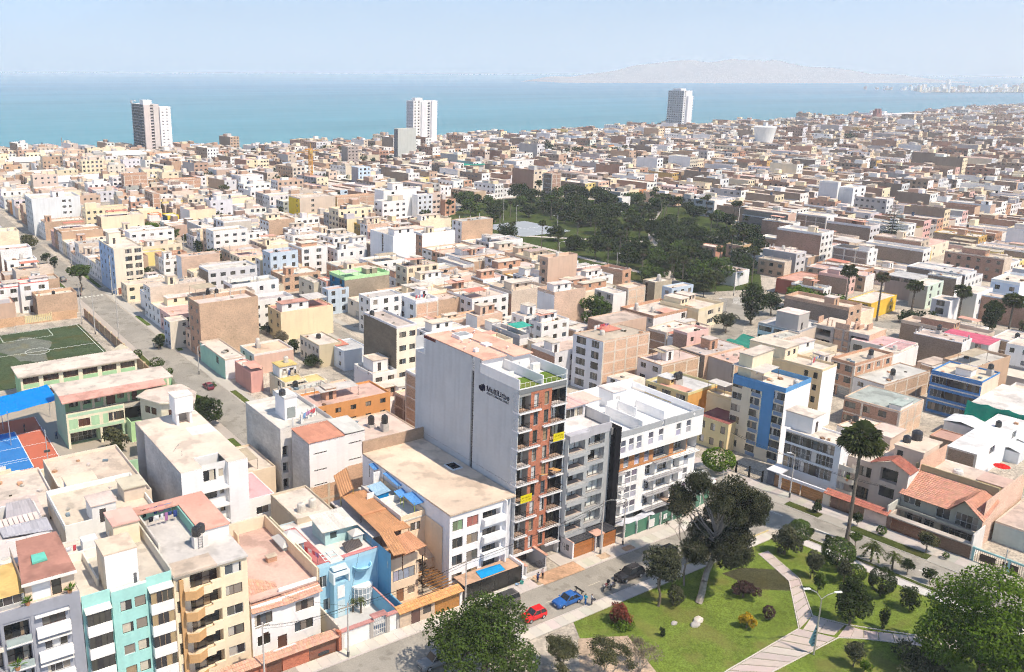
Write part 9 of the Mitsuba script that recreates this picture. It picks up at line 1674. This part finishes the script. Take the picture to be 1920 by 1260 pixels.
MARKS = [('the long avenue', 66,330),('the lettered building', 85,118),('the sky blue block', 78,300),('the pink brick block', 84,227),('the tall windowless block', 167,273),('the lime rooftop terrace', 139,247),('the white park block', 232,376),('the long tan block', 194,391),('the palm park', 300,290),('the park corner', 262,190),('the boulevard palms', 266,132),('the raspberry red roof', 242,109),('the bare frame', 218,127),('the bright blue building', 202,90),('the blue striped block', 148,99),('the orange walled block', 148,143),('the yellow-ended house', 130,409),('the mustard house', 366,189),('the bare concrete house', 168,230),('the blue banded block', 140,358),('the cream blank wall', 105,220),('the white L-shaped house', 180,73),('the araucaria', 374,206),('the tall pale block', 81,427)]
seen = {}
for q in near:
	dep, M, x0, y0, w, d, nf, right, turn, rv, u, v = q; rr = random.Random(int(rv * 1e9)); c, sidec, sname = pick(rr, right); o = M @ np.array([x0, y0,0,1]); deg = 0 if M is I4 else 7.5
	h = nf * rr.uniform(2.45,2.8); ww = f'{max(1, round(w / 3.4))}x{rr.uniform(1.1,1.7):.1f} {rr.uniform(1,1.4):.1f} .9'; wl = f'{max(1, round(d / 3.4))}x{rr.uniform(1.1,1.7):.1f} {rr.uniform(1,1.4):.1f} .9'
	feats, top = [],[]
	def feat(p, item, words):
		if rr.random() < p: top.append(item); feats.append(words)
	if w > 5 and d > 5:
		feat(.36, f'box,{rr.uniform(.05,.4):.2f},{rr.uniform(.2,.5):.2f},{rr.uniform(2.2,3):.1f},{rr.uniform(2.4,3.2):.1f},2.4,{rr.choice([0,0,1,2,6])}', 'a stair head'); feat(.26, f'shed,{rr.uniform(.0,.3):.2f},{rr.uniform(.1,.4):.2f},{w * .5:.1f},{d * .4:.1f},2.2,{rr.choice([0,0,1,3,5])}', 'a sheet canopy'); feat(.25, f'room,{rr.uniform(.05,.3):.2f},{rr.uniform(.3,.5):.2f},.55,.4,2.3,{rr.choice([0,2,3,4,5])}', 'a roof room')
	if rr.random() < .32: top.append(f'tank{rr.choice(["", "w"])},{rr.uniform(.2,.8):.2f},{rr.uniform(.2,.8):.2f},{rr.choice([0,.3,1])}')
	feat(.3, f'rebar,{rr.randint(3,7)}', 'column stubs'); top.append(f'clutter,{rr.randint(1,6)}')
	cx, cy = (M @ np.array([x0 + w / 2, y0 + d / 2,0,1]))[:2]; mk = min(MARKS, key=lambda m: math.hypot(m[1] - cx, m[2] - cy)); side = (np.array([cx, cy]) - np.array(mk[1:])); dd = side @ FWD[:2]; la = side @ RIGHT[:2]
	rel = 'beyond' if dd > 9 else 'before' if dd < -9 else 'beside'; num = ['', 'one', 'two', 'three', 'four', 'five'][nf]
	base = f'{c} {num}-storey house' + (f' with {feats[0]}' if feats else ' with plain roof') + (f' and {sname.split()[-1]} side' if sname != 'same' else '') + f' {rel} {mk[0]}'
	k = seen[base] = seen.get(base, 0) + 1
	if k > 1: base = base.replace(' house', f' house, {[0,0, "second", "third", "fourth", "fifth", "sixth", "seventh", "eighth", "ninth", "tenth"][min(k, 10)]} away,', 1)
	while len(base.split()) > 16 and ' with a' in base: base = base.replace(' with a', ',', 1)
	shared = WALLS[c]; tF = BRICK if 'brick' in c else PLASTER; tL = BRICK if 'brick' in sname or sname == 'brown' else PLASTER
	showF = rr.random() < (.75 if right else .45)
	Fc = shared if showF else rr.choice([(.60,.45,.34), BEIGE, CREAM, (.52,.36,.26), WHITE])
	house('house', base, 'house', o[0], o[1], w, d, h, deg, F=Fc, L=sidec if right else (shared if turn == 0 or sname == 'same' else sidec), tF=tF if showF else rr.choice([BRICK, PLASTER, BLOCK]), tL=tL if right or turn else tF, roofc=jit(rr.choice([ROOFC, ROOFC, (.56,.47,.40),(.60,.42,.36),(.5,.48,.45),(.64,.57,.5)]),.08, rr), nf=nf, wF=ww if showF else '', wL=wl if (not right and turn == 0) or rr.random() < .3 else '', par=rr.choice([.2,.4,.6,.9]), group='flat roofed houses of the town', detail=1 if dep < 215 else 0, top=' '.join(top), seed=int(rv * 1e6), ground_L='gd' if not right and turn == 0 and dep < 230 else '', short='a ' + ' '.join(base.split()[:7]).rstrip(','))
# the rest of the town, one mass
m, wn = MB(), MB(); rest = [q for q in LOTS if id(q) not in nearset]
for dep, M, x0, y0, w, d, nf, right, turn, rv, u, v in rest:
	rr = random.Random(int(rv * 1e9)); c, sidec, sname = pick(rr, right); A = WALLS[c]; h = nf * rr.uniform(2.45,2.8); tF = BRICK if 'brick' in c else PLASTER; pr = rr.choice([.3,.6,.9])
	if nf >= 4: A = rr.choice([WHITE, (.66,.68,.72), CREAM, WHITE, BEIGE])
	showF = rr.random() < (.8 if right else .5); Fc = jit(A if showF else rr.choice([(.58,.43,.33), BEIGE, CREAM, (.5,.35,.26)]),.08, rr); Lc = sidec if right or not showF else jit(A, .06, rr)
	W = lambda a, b, z: tuple((M @ np.array([x0 + a, y0 + b, z, 1]))[:3])
	m.quad(W(0,0,0), W(w, 0,0), W(w, 0, h + pr), W(0,0, h + pr), Fc, tF if showF else PLASTER); m.quad(W(0,0,0), W(0, d, 0), W(0, d, h + pr), W(0,0, h + pr), Lc, PLASTER); m.quad(W(w, 0,0), W(w, d, 0), W(w, d, h + pr), W(w, 0, h + pr), Lc, PLASTER); m.quad(W(0, d, 0), W(w, d, 0), W(w, d, h + pr), W(0, d, h + pr), Fc, PLASTER)
	m.quad(W(0,0, h), W(w, 0, h), W(w, d, h), W(0, d, h), jit(rr.choice([ROOFC, ROOFC, (.56,.47,.40),(.60,.44,.38),(.5,.48,.45),(.66,.6,.54)]),.1, rr), ROOF)
	for _ in range(rr.choice([0,1,1,2,2])):
		bw, bd, bh = min(w * .6, rr.uniform(2,5)), min(d * .6, rr.uniform(2,6)), rr.uniform(1.6,2.8); bx, by = rr.uniform(.2, w - bw - .2), rr.uniform(.2, d - bd - .2); cc = jit(rr.choice([WHITE, BEIGE, CREAM, (.45,.31,.23),(.5,.5,.5),(.3,.22,.18)]),.1, rr); V = [W(bx + a * bw, by + b_ * bd, z) for a, b_ in ((0,0),(1,0),(1,1),(0,1)) for z in (h, h + bh)]
		m.add(V, [[0,2,3,1],[2,4,5,3],[4,6,7,5],[6,0,1,7]], cc); m.add(V, [[1,3,5,7]], jit(ROOFC, .15, rr), ROOF)
	if rr.random() < .4:
		a, b_ = rr.uniform(1, w - 1), rr.uniform(1, d - 1); V = [W(a + .6 * math.cos(i * 1.257), b_ + .6 * math.sin(i * 1.257), z) for i in range(5) for z in (h, h + 1.6)]; m.add(V, [[2 * i, (2 * i + 2) % 10,(2 * i + 3) % 10,2 * i + 1] for i in range(5)], rr.choice([(.03,.03,.035),(.55,.53,.5),(.05,.08,.15)]), PLAIN)
	for face, Ln, on in (('F', w, showF or nf > 3),('L', d, (not right and rr.random() < .7) or rr.random() < .3)):
		if not on: continue
		n = max(1, round(Ln / rr.uniform(2.6,3.6))); ww_ = rr.uniform(.9,1.7); hh = rr.uniform(.9,1.4)
		for f in range(nf):
			z0 = h * f / nf + .95
			for i in range(n):
				if rr.random() < .12: continue
				cu = (i + .5) * Ln / n; a, b_ = cu - ww_ / 2, cu + ww_ / 2; k = rr.choice([(.02,.024,.03),(.04,.045,.05),(.06,.06,.06),(.10,.12,.16)])
				if face == 'F': wn.quad(W(a, -.05, z0), W(b_, -.05, z0), W(b_, -.05, z0 + hh), W(a, -.05, z0 + hh), k, PLAIN)
				else: wn.quad(W(-.05, a, z0), W(-.05, b_, z0), W(-.05, b_, z0 + hh), W(-.05, a, z0 + hh), k, PLAIN)
m.build('distant_houses__wall'); wn.build('distant_houses__window', 'glass'); label('distant_houses', 'dense mass of small flat roofed houses reaching to the sea', 'town', None, 'stuff')
# trees scattered along the far streets
fm, ft = MB(), MB(); r = random.Random(91); k = 0
while k < 300:
	x, y = r.uniform(70,1700), r.uniform(300,760); c = np.array([x, y, 0]) - EYE; u = CX + FOCAL * (c @ RIGHT) / (c @ FWD)
	if not 0 < u < 1920 or y > coast_y(x) - 6 or OCC[int(x) + 50, int(y) - 60]: continue
	s_ = r.uniform(1.6,3.4); leaves(fm, [(x, y, s_ * 1.5, s_, s_, s_ * .8),(x + s_ * .6, y, s_ * 1.2, s_ * .7, s_ * .7, s_ * .6)],70,1.5, GREENS['dark'], k + 900, aspect=.8); ft.bar((x, y, 0),(x, y, s_ * 1.4),.2,(.15,.12,.1), SOIL, 4); k += 1
fm.build('street_greenery__crown', 'leaf'); ft.build('street_greenery__trunk'); label('street_greenery', 'scattered small trees in the far streets', 'trees', None, 'stuff')

# ------------------------------------------------------------------ landmarks at the shore
def shore():
	global RND; RND = random.Random(71)
	def tower(text, x, y, w, d, h, nf, F, L, Fs, Ls, extra, deg=0):
		b = Bld('apartment_tower', text, 'tower', x, y, 0, deg, None, 'seaside apartment towers'); b.w, b.d = w, d; fh = h / nf
		b.wall(b.plane('F'),0, w, 0, h, [(u - a / 2, u + a / 2, f * fh + .9, f * fh + .9 + zz) for u, a, zz in Fs for f in range(nf)], F, PLASTER, detail=0, depth=.5); b.wall(b.plane('L'),0, d, 0, h, [(u - a / 2, u + a / 2, f * fh + .6, f * fh + .6 + zz) for u, a, zz in Ls for f in range(nf)], L, PLASTER, detail=0, depth=.6)
		b.wall(b.plane('R'),0, d, 0, h, [], F, detail=0); b.wall(b.plane('K'),0, w, 0, h, [], F, detail=0); b.roof(0, w, 0, d, h, (.6,.6,.6)); extra(b); b.build()
	def e1(b):
		m = b('white_wing'); m.box(13.2,22.4,-2.2,10,0,40.5,(.84,.84,.86)); q = b('window', 'glass')
		for f in range(15):
			for u in (14.6,18.2): q.quad((u, -2.24,3 + f * 2.5),(u + 1.6,-2.24,3 + f * 2.5),(u + 1.6,-2.24,4 + f * 2.5),(u, -2.24,4 + f * 2.5), RND.choice([(.3,.3,.32),(.6,.6,.62),(.2,.2,.22)]), PLAIN)
		b('pink_wall').box(.3,5.0,-.8,.02,0,42,(.66,.585,.56)); b('stair_strip').box(8.3,12.6,-.6,.02,0,42,(.62,.58,.565)); r_ = b('roof_frame'); r_.box(-1,.2,20,33,44.6,45.2,(.75,.75,.75)); r_.box(-1,.4,32,33,42.5,45,(.75,.75,.75)); b('roof_house').box(1,8,2,12,42.5,46,(.8,.8,.8)); 
		for f in range(17): b('balcony_slab').box(-1.2,0,1,33, f * 2.5 + .1, f * 2.5 + .35,(.40,.41,.45))
	tower('tall seaside tower with a dark balcony side and a white wing', 224.3,761.9,13.2,34,42.5,17,(.62,.565,.545),(.15,.165,.20),[(7.0,2.6,1.5)],[(3 + i * 4,2.6,1.5) for i in range(8)], e1)
	def e2(b):
		m = b('wing'); m.box(8.5,13.5,-1.2,8,0,43,(.74,.74,.76)); m.box(19.5,25.4,-1.6,9,0,43.6,(.82,.83,.85)); q = b('window', 'glass')
		for f in range(16): q.quad((15.8,-.05,3 + f * 2.5),(18.2,-.05,3 + f * 2.5),(18.2,-.05,4.6 + f * 2.5),(15.8,-.05,4.6 + f * 2.5),(.05,.06,.08), PLAIN)
		b('roof_house').box(4,12,3,9,43.8,46.2,(.7,.7,.7))
	tower('plain white seaside tower with ribbed front above the low grey slab', 456.7,707.5,25.4,11.8,43.8,16,(.78,.78,.79),(.52,.54,.58),[(2.2,1.6,1.2),(6.0,2.0,1.3)],[(2.5,1.6,1.2),(6,1.6,1.2),(9.4,1.6,1.2)], e2)
	def e3(b):
		b('wing').box(5.5,14,-2.5,12,0,42,(.76,.77,.80)); b('roof_house').box(1,10,6,18,48,50.5,(.66,.68,.72))
		for f in range(18): b('floor_band').box(-.5,.02,.5,24, f * 2.65 + .1, f * 2.65 + .5,(.60,.62,.66))
	tower('slender grey and white seaside tower, the outer one of the three', 871.3,753.8,14.5,24,48,18,(.72,.735,.77),(.44,.46,.50),[(2.6,2.2,1.3)],[(2 + i * 3.4,2.2,1.3) for i in range(7)], e3)
	take_ = [(220,755,28,45),(450,700,38,25),(868,748,20,32)]
	# water tower, crane, mast, church and the long white hall
	t = Thing('water_tower', 'white flaring concrete water tower among the roofs', 'water tower', 729,533); t('shaft').lathe([(7.2,0),(7.6,6),(8.8,16),(10.2,22),(9.8,22.4),(0,22.6)],(0,0,0),(.74,.75,.77), PLAIN, 24); t('lantern').box(-1.5,1.5,-1.5,1.5,22.5,26,(.6,.6,.6)); t.build()
	t = Thing('tower_crane', 'orange lattice tower crane over the town', 'crane', 242,488); O = (.62,.30,.03); m = t('mast', 'gloss')
	for a, c in ((-.9,-.9),(.9,-.9),(.9,.9),(-.9,.9)): m.bar((a, c, 0),(a, c, 26),.16, O)
	for k in range(17):
		z = k * 1.55
		for (a, c),(e, f) in (((-.9,-.9),(.9,-.9)),((.9,-.9),(.9,.9)),((.9,.9),(-.9,.9)),((-.9,.9),(-.9,-.9))): m.bar((a, c, z),(e, f, z + 1.55),.10, O); m.bar((a, c, z),(e, f, z),.08, O)
	j = t('jib', 'gloss'); d = np.array([-.85,.53,0]); tip = d * 9; j.bar((0,0,24.5), tuple(tip + [0,0,23.0]),.28, O); j.bar((0,0,25.8), tuple(tip + [0,0,23.4]),.2, O); j.bar((0,0,24.5), tuple(-d * 5 + [0,0,25.0]),.28, O); t('cab', 'gloss').box(-.9,.9,-1.6,.2,23,25,(.5,.35,.1), PLAIN); t('peak', 'gloss').bar((0,0,26),(0,0,29),.2, O); t.build()
	t = Thing('radio_mast', 'thin lattice radio mast above the warehouses', 'mast', 133.5,648); m = t('lattice', 'metal'); 
	for i in range(3): m.bar((1.3 * math.cos(i * 2.1),1.3 * math.sin(i * 2.1),0),(.2 * math.cos(i * 2.1),.2 * math.sin(i * 2.1),26),.12,(.42,.40,.40))
	for k in range(16):
		f = 1 - k / 17
		for i in range(3): m.bar((1.3 * f * math.cos(i * 2.1),1.3 * f * math.sin(i * 2.1), k * 1.6),(1.3 * f * math.cos((i + 1) * 2.1),1.3 * f * math.sin((i + 1) * 2.1), k * 1.6 + 1.6),.08,(.42,.40,.40))
	t.build()
	t = Thing('church', 'dark red twin towered church silhouetted before the sea', 'church', 1270,748); t('tower').box(0,5,0,6,0,17,(.28,.15,.14)).box(8,13,0,6,0,17,(.28,.15,.14)); t('nave').box(-6,20,4,30,0,9,(.30,.19,.17)); t('gable').box(5,8,0,5,0,13,(.30,.17,.15)); t('spire').box(1,4,1,4,17,19.5,(.28,.15,.14)).box(9,12,1,4,17,19.5,(.28,.15,.14)); t.build()
	t = Thing('long_hall', 'long white hall on the cliff beside the dark church', 'hall', 1300,765); t('wall').box(0,130,0,18,0,9,(.74,.74,.75)); t('roof').box(-1,131,-1,19,9,9.8,(.72,.72,.74)); 
	for i in range(26): t('window', 'glass').box(2 + i * 5,4 + i * 5,-.05,.02,4,6.5,(.3,.32,.36), PLAIN)
	t.kinds['window'] = 'stuff'; t.build(); t = Thing('long_hall', 'pale hall with a red hipped roof before the long white one', 'hall', 1310,725); t('wall').box(0,22,0,14,0,6,(.74,.72,.70)); t('roof').add([(-1,-1,6),(23,-1,6),(23,15,6),(-1,15,6),(6,7,9),(16,7,9)],[[0,1,5,4],[1,2,5,5],[2,3,4,5],[3,0,4,4]],(.46,.18,.15), TILE); t.build()
	t = Thing('long_hall', 'cream villa with a red roof edge above the pale sea wall', 'hall', 1030,711); t('wall').box(0,42,0,19,0,7.2,(.78,.74,.66)); t('roof').box(-1,43,-1,20,7.2,8,(.58,.40,.36), ROOF)
	for i in range(9): t('window', 'glass').box(2 + i * 4.5,4 + i * 4.5,-.05,.02,3.4,5,(.10,.10,.11), PLAIN)
	t.kinds['window'] = 'stuff'; t.build()
	t = Thing('sea_wall', 'long pale promenade wall on the cliff by the cream villa', 'wall'); t('wall').box(1060,1290,752,755,0,3.2,(.70,.67,.62)); t.build()
	for i, (x, y, w, d, h, c) in enumerate(((96,700,66,26,8,(.74,.72,.66)),(168,716,48,22,8,(.76,.76,.74)),(86,620,40,24,6,(.70,.68,.60)),(110,575,52,22,6.5,(.72,.74,.78)))):
		t = Thing('warehouse', ('long cream warehouse at the shore with a low vaulted roof', 'long white warehouse at the shore beside the tall tower', 'cream warehouse with folded roofs by the radio mast', 'white workshop row with small blue windows below the warehouses')[i], 'warehouse', x, y); t('wall').box(0, w, 0, d, 0, h - 2, c); V = [(u, d / 2 - (d / 2 + .6) * math.cos(math.pi * k / 6), h - 2 + 2.4 * math.sin(math.pi * k / 6)) for u in (-.5, w + .5) for k in range(7)]; t('roof').add(V, [[k, k + 1, k + 8, k + 7] for k in range(6)], jit(c, .05), SHEET); t('gable').add(V[:7],[[0, k, k + 1] for k in range(1,6)], c)
		for k in range(int(w / 5)): t('window', 'glass').box(2 + k * 5,3.6 + k * 5,-.05,.02,2,3.4,(.12,.14,.2), PLAIN)
		t.kinds['window'] = 'stuff'; t.build()
	t = Thing('market_roof', 'green sheet roof of a market hall among brown houses', 'roof', 356,520); t('sheet').box(0,42,0,20,5.5,6.2,(.05,.32,.25), SHEET); t('wall').box(1,41,1,19,0,5.5,(.5,.5,.5)); t.build()
	t = Thing('market_roof', 'dark green sheet roof behind the row of palms near the shore', 'roof', 515,585); t('sheet').box(0,70,0,16,6,6.6,(.04,.20,.16), SHEET); t('wall').box(1,69,1,15,0,6,(.4,.4,.4)); t.build()
	# the far headland with its town
	m = MB(); m.add([(4500,2440,-30),(4560,2415,-27),(4999,2215,-26),(6600,1500,-20),(7600,2400,-18),(5600,3000,-24),(4700,2560,-27)],[[0,1,6],[1,2,5],[1,5,6],[2,3,4],[2,4,5]],(.30,.27,.23), SOIL); m.build('headland'); kind('headland', 'structure')
	m = MB(); r = random.Random(8)
	for i in range(520):
		f, g = r.random() ** .8, r.random() ** 1.6; x, y = 4560 + 1700 * f + 330 * g, 2418 - 760 * f + 560 * g; s_ = r.uniform(8,24); hh = r.choices([8,14,26,44],[6,5,2,.5])[0] * r.uniform(.8,1.2); m.box(x, x + s_, y, y + s_ * r.uniform(.5,1.2),-28,-25 + hh, jit(r.choice([WHITE, WHITE, (.7,.7,.72), BEIGE, CREAM, (.4,.3,.26)]),.1, r))
	m.build('headland_town'); label('headland_town', 'white town crowded on the far headland across the bay', 'town', None, 'stuff')
shore()
